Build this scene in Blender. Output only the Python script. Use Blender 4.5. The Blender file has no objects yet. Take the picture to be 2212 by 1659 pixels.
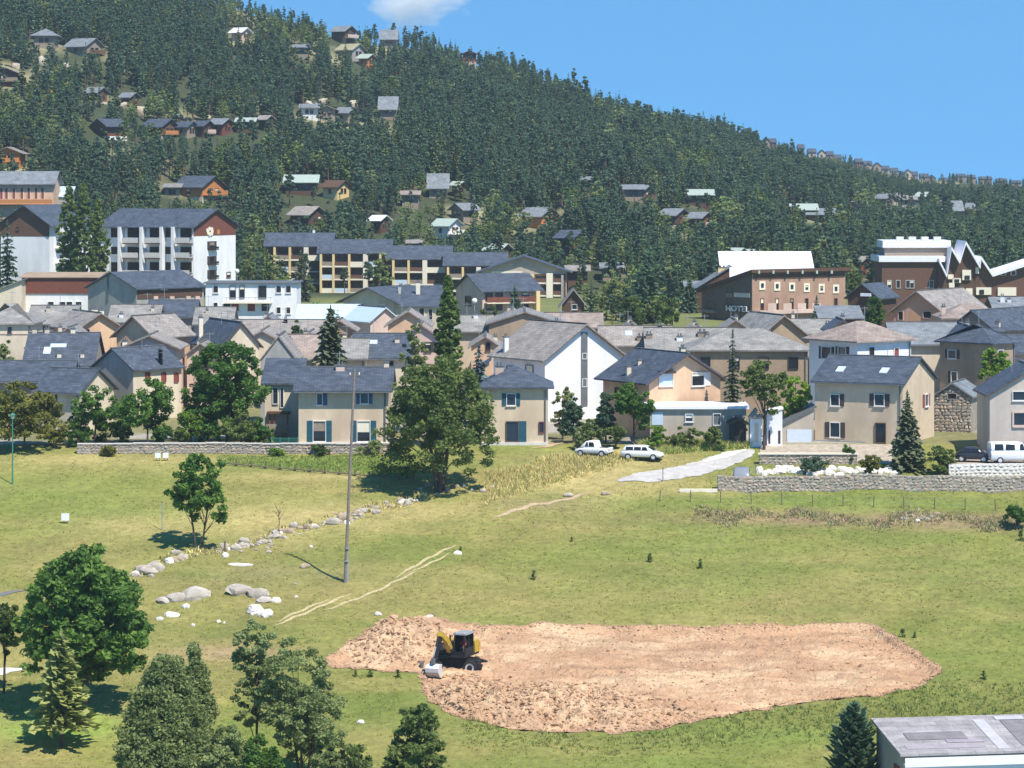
import bpy, bmesh, math, random
import numpy as np
from mathutils import Vector, Matrix

# ------------------------------------------------------------------ camera, sky, sun, exposure
SC = bpy.context.scene
COL = SC.collection
F, UC, VH, ZC = 6600.0, 1106.0, 380.0, 60.0      # focal length in photo units, centre column, horizon row, eye height
R = math.radians
cam = bpy.data.cameras.new('camera')
cam.sensor_width = 36.0
cam.lens = 36.0 * F / 2212.0
cam.shift_y = (VH - 829.5) / 2212.0
cam.clip_start, cam.clip_end = 1.0, 40000.0
camo = bpy.data.objects.new('camera', cam)
COL.objects.link(camo)
camo.location = (0, 0, ZC)
camo.rotation_euler = (R(90), 0, 0)
SC.camera = camo

SUN_EL, SUN_AZ = 57.0, 36.0                       # azimuth: degrees to the right of straight behind the camera
sdir = Vector((math.sin(R(SUN_AZ)) * math.cos(R(SUN_EL)), -math.cos(R(SUN_AZ)) * math.cos(R(SUN_EL)), math.sin(R(SUN_EL))))
world = bpy.data.worlds.new('World')
SC.world = world
world.use_nodes = True
wn = world.node_tree.nodes
wl = world.node_tree.links
wn.clear()
sky = wn.new('ShaderNodeTexSky')
sky.sky_type = 'NISHITA'
sky.sun_disc = False
sky.sun_elevation = R(SUN_EL)
sky.sun_rotation = math.atan2(sdir.x, sdir.y)
sky.altitude = 1600
sky.air_density = 1.0
sky.dust_density = 0.0
sky.ozone_density = 3.0
bg = wn.new('ShaderNodeBackground')
bg.inputs['Strength'].default_value = 0.15
wo = wn.new('ShaderNodeOutputWorld')
tcw = wn.new('ShaderNodeTexCoord'); sx_ = wn.new('ShaderNodeSeparateXYZ'); cx_ = wn.new('ShaderNodeCombineXYZ'); mz = wn.new('ShaderNodeMath')
mz.operation = 'MULTIPLY_ADD'; mz.inputs[1].default_value = 0.80; mz.inputs[2].default_value = 0.23    # clear mountain air: deep blue down to the ridge
wl.new(tcw.outputs['Generated'], sx_.inputs[0]); wl.new(sx_.outputs[0], cx_.inputs[0]); wl.new(sx_.outputs[1], cx_.inputs[1])
wl.new(sx_.outputs[2], mz.inputs[0]); wl.new(mz.outputs[0], cx_.inputs[2]); wl.new(cx_.outputs[0], sky.inputs[0])
hsv = wn.new('ShaderNodeHueSaturation'); hsv.inputs['Saturation'].default_value = 1.3; hsv.inputs['Hue'].default_value = 0.49
wl.new(sky.outputs[0], hsv.inputs['Color']); wl.new(hsv.outputs[0], bg.inputs[0])
wl.new(bg.outputs[0], wo.inputs[0])
sl = bpy.data.lights.new('sun', 'SUN')
sl.energy = 5.0
sl.angle = R(0.53)
sl.color = (1.0, 0.93, 0.82)
so = bpy.data.objects.new('sun', sl)
COL.objects.link(so)
so.rotation_euler = sdir.to_track_quat('Z', 'Y').to_euler()
so.location = (80, 100, 200)
SC.view_settings.view_transform = 'Standard'
SC.view_settings.look = 'None'
SC.view_settings.exposure = 0.42
SC.view_settings.gamma = 1.0
SC.render.engine = 'CYCLES'
SC.cycles.use_denoising = True
SC.cycles.max_bounces = 6
SC.cycles.transparent_max_bounces = 8
SC.cycles.volume_bounces = 4

rng = np.random.default_rng(7)
random.seed(7)

# ------------------------------------------------------------------ materials
MATS = {}
def mat(name, col, rough=0.85, var=0.18, scale=1.5, bump=0.0, bscale=12.0, metal=0.0, spec=0.3, stain=None):
    if name in MATS: return MATS[name]
    m = bpy.data.materials.new(name); m.use_nodes = True
    nt = m.node_tree; n = nt.nodes; l = nt.links
    b = n['Principled BSDF']
    b.inputs['Roughness'].default_value = rough
    b.inputs['Metallic'].default_value = metal
    b.inputs['Specular IOR Level'].default_value = spec
    tc = n.new('ShaderNodeTexCoord')
    no = n.new('ShaderNodeTexNoise'); no.inputs['Scale'].default_value = scale; no.inputs['Detail'].default_value = 6
    no.inputs['Roughness'].default_value = 0.65
    l.new(tc.outputs['Object'], no.inputs['Vector'])
    mr = n.new('ShaderNodeMapRange'); mr.inputs[1].default_value = 0.3; mr.inputs[2].default_value = 0.7
    mr.inputs[3].default_value = 1 - var; mr.inputs[4].default_value = 1 + var
    l.new(no.outputs['Fac'], mr.inputs[0])
    mx = n.new('ShaderNodeMix'); mx.data_type = 'RGBA'; mx.blend_type = 'MULTIPLY'; mx.inputs[0].default_value = 1
    mx.inputs[6].default_value = (*col, 1)
    cb = n.new('ShaderNodeCombineColor')
    for i in range(3): l.new(mr.outputs[0], cb.inputs[i])
    l.new(cb.outputs[0], mx.inputs[7])
    out = mx.outputs[2]
    if stain:
        n2 = n.new('ShaderNodeTexNoise'); n2.inputs['Scale'].default_value = 0.45; n2.inputs['Detail'].default_value = 8
        mp = n.new('ShaderNodeMapping'); mp.inputs['Scale'].default_value = (1, 1, 0.35)
        l.new(tc.outputs['Object'], mp.inputs[0]); l.new(mp.outputs[0], n2.inputs['Vector'])
        m2 = n.new('ShaderNodeMapRange'); m2.inputs[1].default_value = 0.45; m2.inputs[2].default_value = 0.64
        m2.inputs[3].default_value = 0; m2.inputs[4].default_value = 0.85
        l.new(n2.outputs['Fac'], m2.inputs[0])
        x2 = n.new('ShaderNodeMix'); x2.data_type = 'RGBA'
        l.new(m2.outputs[0], x2.inputs[0]); l.new(out, x2.inputs[6]); x2.inputs[7].default_value = (*stain, 1)
        out = x2.outputs[2]
    l.new(out, b.inputs['Base Color'])
    if bump:
        nb = n.new('ShaderNodeTexNoise'); nb.inputs['Scale'].default_value = bscale; nb.inputs['Detail'].default_value = 5
        l.new(tc.outputs['Object'], nb.inputs['Vector'])
        bu = n.new('ShaderNodeBump'); bu.inputs['Strength'].default_value = bump; bu.inputs['Distance'].default_value = 0.1
        l.new(nb.outputs['Fac'], bu.inputs['Height']); l.new(bu.outputs[0], b.inputs['Normal'])
    MATS[name] = m
    return m

def roofmat(name, c1, c2, bw=0.6, bh=0.32, rough=0.6):
    if name in MATS: return MATS[name]
    m = bpy.data.materials.new(name); m.use_nodes = True
    n = m.node_tree.nodes; l = m.node_tree.links; b = n['Principled BSDF']
    b.inputs['Roughness'].default_value = rough
    b.inputs['Specular IOR Level'].default_value = 0.35
    tc = n.new('ShaderNodeTexCoord')
    br = n.new('ShaderNodeTexBrick')
    br.inputs['Scale'].default_value = 1; br.inputs['Brick Width'].default_value = bw; br.inputs['Row Height'].default_value = bh
    br.inputs['Mortar Size'].default_value = 0.018; br.inputs['Color1'].default_value = (*c1, 1); br.inputs['Color2'].default_value = (*c2, 1)
    br.inputs['Mortar'].default_value = tuple(x * 0.55 for x in c1) + (1,)
    l.new(tc.outputs['UV'], br.inputs['Vector'])
    no = n.new('ShaderNodeTexNoise'); no.inputs['Scale'].default_value = 0.7; no.inputs['Detail'].default_value = 8; no.inputs['Roughness'].default_value = 0.7
    l.new(tc.outputs['Object'], no.inputs['Vector'])
    mr = n.new('ShaderNodeMapRange'); mr.inputs[1].default_value = 0.3; mr.inputs[2].default_value = 0.7; mr.inputs[3].default_value = 0.68; mr.inputs[4].default_value = 1.35
    l.new(no.outputs['Fac'], mr.inputs[0])
    cb = n.new('ShaderNodeCombineColor')
    for i in range(3): l.new(mr.outputs[0], cb.inputs[i])
    mx = n.new('ShaderNodeMix'); mx.data_type = 'RGBA'; mx.blend_type = 'MULTIPLY'; mx.inputs[0].default_value = 1
    l.new(br.outputs[0], mx.inputs[6]); l.new(cb.outputs[0], mx.inputs[7]); l.new(mx.outputs[2], b.inputs['Base Color'])
    bu = n.new('ShaderNodeBump'); bu.inputs['Strength'].default_value = 0.5; bu.inputs['Distance'].default_value = 0.04
    l.new(br.outputs['Fac'], bu.inputs['Height']); bu.invert = True
    l.new(bu.outputs[0], b.inputs['Normal'])
    MATS[name] = m
    return m

def leafmat(name, c1, c2, trans=0.25, rough=0.75, spec=0.15):
    if name in MATS: return MATS[name]
    m = bpy.data.materials.new(name); m.use_nodes = True
    n = m.node_tree.nodes; l = m.node_tree.links; b = n['Principled BSDF']
    b.inputs['Roughness'].default_value = rough; b.inputs['Specular IOR Level'].default_value = spec
    at = n.new('ShaderNodeAttribute'); at.attribute_name = 'tint'
    oi = n.new('ShaderNodeObjectInfo')
    ad = n.new('ShaderNodeMath'); ad.operation = 'MULTIPLY_ADD'; ad.inputs[1].default_value = 0.8; 
    l.new(oi.outputs['Random'], ad.inputs[0]); 
    sb = n.new('ShaderNodeMath'); sb.operation = 'SUBTRACT'; sb.inputs[1].default_value = 0.4
    l.new(at.outputs['Fac'], ad.inputs[2]); l.new(ad.outputs[0], sb.inputs[0]); sb.use_clamp = True
    mx = n.new('ShaderNodeMix'); mx.data_type = 'RGBA'
    mx.inputs[6].default_value = (*c1, 1); mx.inputs[7].default_value = (*c2, 1)
    l.new(sb.outputs[0], mx.inputs[0]); l.new(mx.outputs[2], b.inputs['Base Color'])
    tr = n.new('ShaderNodeBsdfTranslucent'); l.new(mx.outputs[2], tr.inputs['Color'])
    ms = n.new('ShaderNodeMixShader'); ms.inputs[0].default_value = trans
    l.new(b.outputs[0], ms.inputs[1]); l.new(tr.outputs[0], ms.inputs[2])
    l.new(ms.outputs[0], n['Material Output'].inputs['Surface'])
    MATS[name] = m
    return m

def vcolmat(name, attr, rough=0.9, nscale=0.8, bump=0.4, bscale=3.0, var=0.35, trans=0.0):
    m = bpy.data.materials.new(name); m.use_nodes = True
    n = m.node_tree.nodes; l = m.node_tree.links; b = n['Principled BSDF']
    b.inputs['Roughness'].default_value = rough; b.inputs['Specular IOR Level'].default_value = 0.15
    at = n.new('ShaderNodeAttribute'); at.attribute_name = attr
    tc = n.new('ShaderNodeTexCoord')
    tot = None
    for sc_, v_ in ((nscale, var), (nscale * 0.12, var * 0.6)):
        no = n.new('ShaderNodeTexNoise'); no.inputs['Scale'].default_value = sc_; no.inputs['Detail'].default_value = 8; no.inputs['Roughness'].default_value = 0.7
        l.new(tc.outputs['Object'], no.inputs['Vector'])
        mr = n.new('ShaderNodeMapRange'); mr.inputs[1].default_value = 0.3; mr.inputs[2].default_value = 0.7; mr.inputs[3].default_value = 1 - v_; mr.inputs[4].default_value = 1 + v_
        l.new(no.outputs['Fac'], mr.inputs[0])
        if tot is None: tot = mr
        else:
            mu = n.new('ShaderNodeMath'); mu.operation = 'MULTIPLY'; l.new(tot.outputs[0], mu.inputs[0]); l.new(mr.outputs[0], mu.inputs[1]); tot = mu
    cb = n.new('ShaderNodeCombineColor')
    for i in range(3): l.new(tot.outputs[0], cb.inputs[i])
    mx = n.new('ShaderNodeMix'); mx.data_type = 'RGBA'; mx.blend_type = 'MULTIPLY'; mx.inputs[0].default_value = 1
    l.new(at.outputs['Color'], mx.inputs[6]); l.new(cb.outputs[0], mx.inputs[7]); l.new(mx.outputs[2], b.inputs['Base Color'])
    if bump:
        nb = n.new('ShaderNodeTexNoise'); nb.inputs['Scale'].default_value = bscale; nb.inputs['Detail'].default_value = 6
        l.new(tc.outputs['Object'], nb.inputs['Vector'])
        bu = n.new('ShaderNodeBump'); bu.inputs['Strength'].default_value = bump; bu.inputs['Distance'].default_value = 0.25
        l.new(nb.outputs['Fac'], bu.inputs['Height']); l.new(bu.outputs[0], b.inputs['Normal'])
    MATS[name] = m
    return m

M_CREAM = mat('stucco_cream', (0.62, 0.50, 0.36), bump=0.2, stain=(0.5, 0.39, 0.28), var=0.08)
M_CREAMP = mat('stucco_pale_cream', (0.66, 0.57, 0.44), bump=0.2, stain=(0.5, 0.42, 0.32), var=0.08)
M_PEACH = mat('stucco_peach', (0.66, 0.45, 0.29), bump=0.2, stain=(0.52, 0.34, 0.23), var=0.1)
M_ORANGE = mat('stucco_orange', (0.62, 0.33, 0.19), bump=0.2, stain=(0.5, 0.28, 0.17), var=0.1)
M_PINK = mat('stucco_pink', (0.62, 0.46, 0.39), bump=0.2, stain=(0.5, 0.38, 0.32), var=0.1)
M_WHITE = mat('white_render', (0.78, 0.78, 0.79), bump=0.1, var=0.05, stain=(0.66, 0.66, 0.66))
M_GREYW = mat('grey_render', (0.36, 0.35, 0.33), bump=0.2, stain=(0.28, 0.27, 0.25), var=0.12)
M_BEIGE = mat('beige_render', (0.46, 0.40, 0.33), bump=0.2, stain=(0.36, 0.31, 0.25), var=0.1)
M_BROWNW = mat('brown_render', (0.36, 0.27, 0.19), bump=0.2, stain=(0.28, 0.21, 0.15), var=0.12)
M_HOTEL = mat('hotel_brown_render', (0.40, 0.25, 0.18), bump=0.2, stain=(0.31, 0.2, 0.14), var=0.12)
M_WOODD = mat('dark_wood', (0.10, 0.055, 0.035), bump=0.2, var=0.3, scale=4)
M_WOODR = mat('red_wood', (0.17, 0.058, 0.038), bump=0.2, var=0.3, scale=4)
M_WOODB = mat('brown_wood', (0.135, 0.072, 0.048), bump=0.2, var=0.3, scale=4)
M_WOODO = mat('orange_wood', (0.50, 0.21, 0.07), bump=0.2, var=0.2, scale=4)
M_WOODG = mat('grey_wood', (0.28, 0.23, 0.18), bump=0.2, var=0.3, scale=4)
M_SLATE = roofmat('slate_roof', (0.052, 0.066, 0.092), (0.09, 0.108, 0.14))
M_SLATEL = roofmat('pale_slate_roof', (0.17, 0.19, 0.21), (0.23, 0.25, 0.27))
M_GREYR = roofmat('grey_stone_roof', (0.22, 0.215, 0.205), (0.30, 0.29, 0.27))
M_BROWNR = roofmat('brown_tile_roof', (0.27, 0.215, 0.185), (0.36, 0.29, 0.25))
M_TANR = roofmat('weathered_tile_roof', (0.25, 0.23, 0.21), (0.34, 0.30, 0.275))
M_METALW = mat('white_metal_sheet', (0.80, 0.80, 0.85), rough=0.45, var=0.04)
M_METALB = mat('blue_metal_sheet', (0.50, 0.62, 0.72), rough=0.45, var=0.06)
M_METALG = mat('green_grey_sheet', (0.36, 0.43, 0.38), rough=0.5, var=0.1)
M_GLASS = mat('window_glass', (0.02, 0.022, 0.028), rough=0.12, var=0.3, spec=0.5)
M_DARK = mat('dark_opening', (0.025, 0.02, 0.018), rough=0.9)
M_FRAME = mat('white_frame', (0.75, 0.73, 0.70), rough=0.5, var=0.05)
M_FRAMEB = mat('brown_frame', (0.16, 0.09, 0.05), rough=0.6)
M_TEAL = mat('teal_shutter', (0.018, 0.085, 0.125), rough=0.6, var=0.2)
M_BLUE = mat('blue_shutter', (0.03, 0.10, 0.19), rough=0.6, var=0.2)
M_BRSHUT = mat('brown_shutter', (0.06, 0.045, 0.045), rough=0.7, var=0.2)
M_REDSHUT = mat('red_shutter', (0.24, 0.06, 0.05), rough=0.7, var=0.2)
M_YEL = mat('yellow_cream_fin', (0.72, 0.55, 0.27), rough=0.7, var=0.06)
M_CREAMF = mat('cream_fin', (0.76, 0.70, 0.56), rough=0.7, var=0.05)
M_CONC = mat('pale_concrete', (0.62, 0.59, 0.55), bump=0.2, var=0.1, bscale=4)
M_STONE = mat('fieldstone', (0.45, 0.385, 0.31), bump=0.6, var=0.3, scale=2.5, bscale=6)
M_STONE2 = mat('pinkish_fieldstone', (0.48, 0.37, 0.29), bump=0.6, var=0.3, scale=2.5, bscale=6)
M_STONE3 = mat('dark_fieldstone', (0.36, 0.32, 0.28), bump=0.6, var=0.3, scale=2.5, bscale=6)
M_MORTAR = mat('lime_mortar', (0.33, 0.29, 0.24), bump=0.4, var=0.25)
M_BOULD = mat('granite_boulder', (0.50, 0.45, 0.40), bump=0.9, var=0.3, scale=1.6, bscale=3.5, stain=(0.28, 0.25, 0.2))
M_BOULDW = mat('white_boulder', (0.72, 0.68, 0.62), bump=0.8, var=0.15, scale=2, bscale=4)
M_BARK = mat('bark', (0.09, 0.07, 0.055), bump=0.8, var=0.4, scale=6)
M_BARKP = mat('pine_bark', (0.15, 0.09, 0.06), bump=0.8, var=0.4, scale=6)
M_POST = mat('weathered_post', (0.16, 0.12, 0.09), bump=0.5, var=0.3, scale=6)
M_POLE = mat('grey_timber_pole', (0.22, 0.18, 0.16), bump=0.4, var=0.25, scale=5)
M_STEEL = mat('galvanised_steel', (0.45, 0.46, 0.47), rough=0.45, var=0.1, metal=0.6)
M_GREENP = mat('green_paint', (0.05, 0.22, 0.16), rough=0.5, var=0.1)
M_YELLOW = mat('machine_yellow', (0.50, 0.33, 0.04), rough=0.5, var=0.4, scale=4, spec=0.4)
M_BLACK = mat('machine_black', (0.018, 0.018, 0.02), rough=0.6, var=0.2)
M_GREYM = mat('machine_grey', (0.13, 0.14, 0.15), rough=0.5, var=0.2)
M_TYRE = mat('tyre_rubber', (0.022, 0.022, 0.022), rough=0.9, var=0.3, bump=0.3)
M_RIM = mat('rim_pale', (0.62, 0.62, 0.64), rough=0.4, var=0.1, metal=0.2)
M_CARW = mat('car_paint_white', (0.80, 0.81, 0.83), rough=0.22, var=0.02, spec=0.5)
M_CARD = mat('car_paint_dark', (0.03, 0.034, 0.045), rough=0.22, var=0.02, spec=0.5)
M_CARG = mat('car_paint_grey', (0.22, 0.24, 0.28), rough=0.25, var=0.02, spec=0.5)
M_CARB = mat('car_paint_pale_blue', (0.55, 0.68, 0.74), rough=0.25, var=0.02, spec=0.5)
M_LAMP = mat('lamp_lens', (0.6, 0.55, 0.5), rough=0.2, var=0.05)
M_RED = mat('red_cloth', (0.62, 0.10, 0.06), rough=0.8, var=0.1)
M_SKIN = mat('skin', (0.50, 0.30, 0.21), rough=0.6, var=0.05)
M_TERRA = mat('terracotta', (0.45, 0.15, 0.07), rough=0.8, var=0.2)

L_PINE = leafmat('pine_needles', (0.076, 0.132, 0.082), (0.140, 0.215, 0.122), 0.28, 0.95, 0.05)
L_PINEL = leafmat('light_pine_needles', (0.0775, 0.124, 0.0465), (0.1735, 0.2269, 0.0801), 0.15)
L_SPRUCE = leafmat('spruce_needles', (0.0581, 0.0871, 0.0542), (0.1669, 0.1919, 0.1034), 0.1)
L_BLUES = leafmat('blue_spruce_needles', (0.0775, 0.1318, 0.124), (0.1601, 0.2402, 0.2269), 0.1)
L_LARCH = leafmat('larch_needles', (0.2923, 0.3413, 0.1138), (0.5873, 0.5873, 0.2238), 0.35)
L_OAK = leafmat('deep_green_leaves', (0.0605, 0.1411, 0.0302), (0.1736, 0.295, 0.0607), 0.38)
L_ASH = leafmat('olive_leaves', (0.0806, 0.1274, 0.0338), (0.1885, 0.247, 0.0715), 0.38)
L_GREY = leafmat('grey_green_leaves', (0.20, 0.25, 0.09), (0.36, 0.42, 0.17), 0.4)
L_GOLD = leafmat('golden_olive_leaves', (0.1705, 0.1791, 0.0427), (0.3523, 0.3376, 0.0881), 0.38)
L_BRIGHT = leafmat('bright_green_leaves', (0.1395, 0.248, 0.0341), (0.2936, 0.4404, 0.0667), 0.38)
L_POP = leafmat('poplar_leaves', (0.1023, 0.162, 0.0427), (0.2496, 0.323, 0.0881), 0.25)

# ------------------------------------------------------------------ mesh helpers
def mesh(name, v, f, m, uv=None):
    me = bpy.data.meshes.new(name)
    me.from_pydata([tuple(p) for p in v], [], f)
    for x in (m if isinstance(m, (list, tuple)) else [m]): me.materials.append(x)
    return me
def ob(name, me, parent=None, loc=None, rotz=None):
    o = bpy.data.objects.new(name, me)
    COL.objects.link(o)
    if parent is not None: o.parent = parent
    if loc is not None: o.location = loc
    if rotz is not None: o.rotation_euler = (0, 0, rotz)
    return o
def tag(o, label, cat, group=None):
    o['label'] = label; o['category'] = cat
    if group: o['group'] = group
    return o
def empty(name, label, cat, loc, rotz=0.0, group=None):
    o = bpy.data.objects.new(name, None)
    o.empty_display_size = 0.3
    COL.objects.link(o)
    o.location = loc; o.rotation_euler = (0, 0, rotz)
    return tag(o, label, cat, group)
def structure(o): o['kind'] = 'structure'; return o
def stuff(o): o['kind'] = 'stuff'; return o

class MB:
    def __init__(s): s.v = []; s.f = []
    def box(s, x0, y0, z0, x1, y1, z1):
        if x1 < x0: x0, x1 = x1, x0
        if y1 < y0: y0, y1 = y1, y0
        if z1 < z0: z0, z1 = z1, z0
        n = len(s.v)
        s.v += [(x0,y0,z0),(x1,y0,z0),(x1,y1,z0),(x0,y1,z0),(x0,y0,z1),(x1,y0,z1),(x1,y1,z1),(x0,y1,z1)]
        s.f += [tuple(n+i for i in q) for q in ((3,2,1,0),(4,5,6,7),(0,1,5,4),(1,2,6,5),(2,3,7,6),(3,0,4,7))]
        return s
    def prism(s, pts, h0, h1, axis='z'):
        n = len(s.v); k = len(pts)
        def mk(p, h):
            return {'z': (p[0], p[1], h), 'x': (h, p[0], p[1]), 'y': (p[0], h, p[1])}[axis]
        s.v += [mk(p, h0) for p in pts] + [mk(p, h1) for p in pts]
        s.f += [tuple(n+i for i in range(k))[::-1], tuple(n+k+i for i in range(k))]
        s.f += [(n+i, n+(i+1)%k, n+k+(i+1)%k, n+k+i) for i in range(k)]
        return s
    def tube(s, pts, rad, sides=7, cap=True):
        pts = [Vector(p) for p in pts]
        if not isinstance(rad, (list, tuple)): rad = [rad]*len(pts)
        n = len(s.v); up = Vector((0.13, 0.31, 0.94))
        for i, p in enumerate(pts):
            t = (pts[min(i+1, len(pts)-1)] - pts[max(i-1, 0)]).normalized()
            a = t.cross(up)
            if a.length < 0.15: a = t.cross(Vector((1, 0, 0)))
            a.normalize(); b = t.cross(a)
            for k in range(sides):
                w = 2*math.pi*k/sides
                q = p + (a*math.cos(w) + b*math.sin(w))*rad[i]
                s.v.append((q.x, q.y, q.z))
        for i in range(len(pts)-1):
            for k in range(sides):
                s.f.append((n+i*sides+k, n+i*sides+(k+1)%sides, n+(i+1)*sides+(k+1)%sides, n+(i+1)*sides+k))
        if cap:
            s.f.append(tuple(n+k for k in range(sides))); s.f.append(tuple(n+(len(pts)-1)*sides+k for k in range(sides))[::-1])
        return s
    def cyl(s, c, r, h, axis='y', sides=18, r2=None):
        d = {'x': (1,0,0), 'y': (0,1,0), 'z': (0,0,1)}[axis]
        c = Vector(c); d = Vector(d)
        return s.tube([c - d*h/2, c + d*h/2], [r, r if r2 is None else r2], sides)
    def quad(s, a, b, c, d):
        n = len(s.v); s.v += [a, b, c, d]; s.f.append((n, n+1, n+2, n+3)); return s
    def build(s, name, m, parent=None, loc=None, rotz=None):
        me = mesh(name, s.v, s.f, m)
        return ob(name, me, parent, loc, rotz)

def npmesh(name, V, nper, m, tint=None, col=None):
    """V: (n*nper,3) vertices of separate faces with nper corners each."""
    n = len(V)//nper
    me = bpy.data.meshes.new(name)
    me.vertices.add(len(V)); me.vertices.foreach_set('co', np.asarray(V, np.float32).ravel())
    me.loops.add(len(V)); me.loops.foreach_set('vertex_index', np.arange(len(V), dtype=np.int32))
    me.polygons.add(n); me.polygons.foreach_set('loop_start', np.arange(0, len(V), nper, dtype=np.int32))
    me.polygons.foreach_set('loop_total', np.full(n, nper, np.int32))
    if tint is not None:
        a = me.attributes.new('tint', 'FLOAT', 'FACE'); a.data.foreach_set('value', np.asarray(tint, np.float32))
    if col is not None:
        a = me.attributes.new('col', 'FLOAT_COLOR', 'FACE')
        c4 = np.ones((n, 4), np.float32); c4[:, :3] = col
        a.data.foreach_set('color', c4.ravel())
    me.materials.append(m)
    me.update(calc_edges=True)
    return me

# ------------------------------------------------------------------ terrain
TU = np.array([-1500, -300, 0, 600, 1000, 1400, 1650, 2000, 2212, 2600, 3700.])
TD = np.array([1150, 1100, 1050, 950, 1000, 1100, 1250, 1500, 1550, 1650, 1800.])
TV = np.array([-270, -220, -150, 60, 126, 268, 314, 392, 402, 415, 430.])
TBU = np.array([-1500, -300, 0, 600, 1000, 1185, 1235, 1400, 1650, 2000, 3700.])
TB = np.array([600, 605, 620, 665, 668, 660, 602, 602, 612, 610, 610.])
TZ = (VH - TV) / F * TD
def poly_sd(px, py, poly):
    px = np.asarray(px, float); py = np.asarray(py, float)
    dmin = np.full(px.shape, 1e9); ins = np.zeros(px.shape, bool)
    n = len(poly)
    for i in range(n):
        x1, y1 = poly[i]; x2, y2 = poly[(i+1) % n]
        ex, ey = x2-x1, y2-y1
        t = np.clip(((px-x1)*ex + (py-y1)*ey)/(ex*ex+ey*ey+1e-9), 0, 1)
        dmin = np.minimum(dmin, np.hypot(px-x1-t*ex, py-y1-t*ey))
        c = ((y1 > py) != (y2 > py)) & (px < (x2-x1)*(py-y1)/(y2-y1+1e-12)+x1)
        ins ^= c
    return np.where(ins, dmin, -dmin)
def sstep(a, b, x):
    t = np.clip((x-a)/(b-a), 0, 1); return t*t*(3-2*t)
SOILP = None
def gz(x, y, raw=False):
    x = np.asarray(x, float); y = np.maximum(np.asarray(y, float), 60.0)
    u = UC + F*x/y
    rd = np.interp(u, TU, TD); rz = np.interp(u, TU, TZ); tb = np.interp(u, TBU, TB)
    zn = np.where(y < 200, -43.8 + 0.10*(y-200), -78.6 + 0.174*y)
    zt = -26.4 + (y-300)*(2.4/300)
    t = (y-tb)/(rd-tb)
    zh = -24 + (rz+24)*np.clip(t, 0, 1)
    zb = rz - 0.3*(y-rd)
    z = np.where(y < 300, zn, np.where(y < tb, np.minimum(zt, -24.0), np.where(y < rd, zh, zb)))
    k = np.clip((y-tb-12)/120, 0, 1)
    z = z + k*(1.3*np.sin(x*0.045+1.2)*np.cos(y*0.037) + 0.8*np.sin(x*0.11+y*0.05) + 0.5*np.sin(y*0.16-x*0.06))
    kn = np.clip((300-y)/12, 0, 1)
    z = z + kn*(0.10*np.sin(x*0.33+y*0.21) + 0.07*np.sin(x*0.81-y*0.47+1) + 0.05*np.sin(x*1.7+y*1.3))
    if SOILP is not None and not raw:
        sd = poly_sd(x, y, SOILP)
        z = z - 0.8*sstep(-0.1, 0.45, sd)
    return z + ZC
def P(u, v, d): return Vector(((u-UC)/F*d, d, ZC + (VH-v)/F*d))
_DD = np.concatenate([np.arange(150, 330, 0.25), np.arange(330, 2000, 1.0)])
def hit(u, v, lift=0.0, raw=False, dmin=0):
    x = (u-UC)/F*_DD; z = ZC + (VH-v)/F*_DD
    g = gz(x, _DD, raw) + lift
    i = np.nonzero((z <= g) & (_DD >= dmin))[0]
    if len(i) == 0: return P(u, v, 1700.)
    i = i[0]
    d = _DD[i]
    if i > 0:
        a = z[i-1]-g[i-1]; b = z[i]-g[i]
        if a > 0 >= b: d = _DD[i-1] + (_DD[i]-_DD[i-1])*a/(a-b)
    p = P(u, v, d)
    return p
def G(x, y): return float(gz(np.array([x]), np.array([y]))[0])
def proj(p): return (UC + F*p[0]/p[1], VH - F*(p[2]-ZC)/p[1])

soil_uv = [(716,1424),(765,1385),(850,1345),(930,1331),(965,1346),(1050,1355),(1300,1354),(1600,1352),(1890,1352),(1925,1377),(1962,1400),(2028,1443),(1990,1478),(1880,1503),(1700,1519),(1560,1545),(1440,1569),(1330,1580),(1200,1581),(1100,1572),(1020,1554),(955,1526),(918,1492),(914,1452),(830,1450),(725,1440)]
_sp = [hit(u, v, raw=True) for u, v in soil_uv]
SOILP = [(p.x, p.y) for p in _sp]

us = np.concatenate([np.arange(-1400, -150, 125), np.arange(-150, 2370, 10), np.arange(2375, 3600, 125)]).astype(float)
ds = np.concatenate([np.arange(70, 200, 10), np.arange(200, 318, 0.5), np.arange(318, 620, 6), np.arange(620, 1800, 9), np.arange(1800, 2600, 100)]).astype(float)
UU, DD = np.meshgrid(us, ds)
XX = (UU-UC)/F*DD
ZZ = gz(XX, DD)
VVv = VH - F*(ZZ-ZC)/DD
nr, nc = XX.shape
verts = np.stack([XX.ravel(), DD.ravel(), ZZ.ravel()], 1)
idx = np.arange(nr*nc).reshape(nr, nc)
quads = np.stack([idx[:-1,:-1].ravel(), idx[:-1,1:].ravel(), idx[1:,1:].ravel(), idx[1:,:-1].ravel()], 1)

def vnoise(x, y, s, seed):
    """cheap smooth noise"""
    r = np.random.default_rng(seed); T = r.random((64, 64))
    fx = x/s; fy = y/s
    ix = np.floor(fx).astype(int); iy = np.floor(fy).astype(int)
    tx = fx-ix; ty = fy-iy
    tx = tx*tx*(3-2*tx); ty = ty*ty*(3-2*ty)
    g = lambda a, b: T[a % 64, b % 64]
    return (g(ix,iy)*(1-tx)+g(ix+1,iy)*tx)*(1-ty)+(g(ix,iy+1)*(1-tx)+g(ix+1,iy+1)*tx)*ty
def fbm(x, y, s, seed): return 0.5*vnoise(x,y,s,seed)+0.3*vnoise(x,y,s*0.45,seed+1)+0.2*vnoise(x,y,s*0.2,seed+2)

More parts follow.
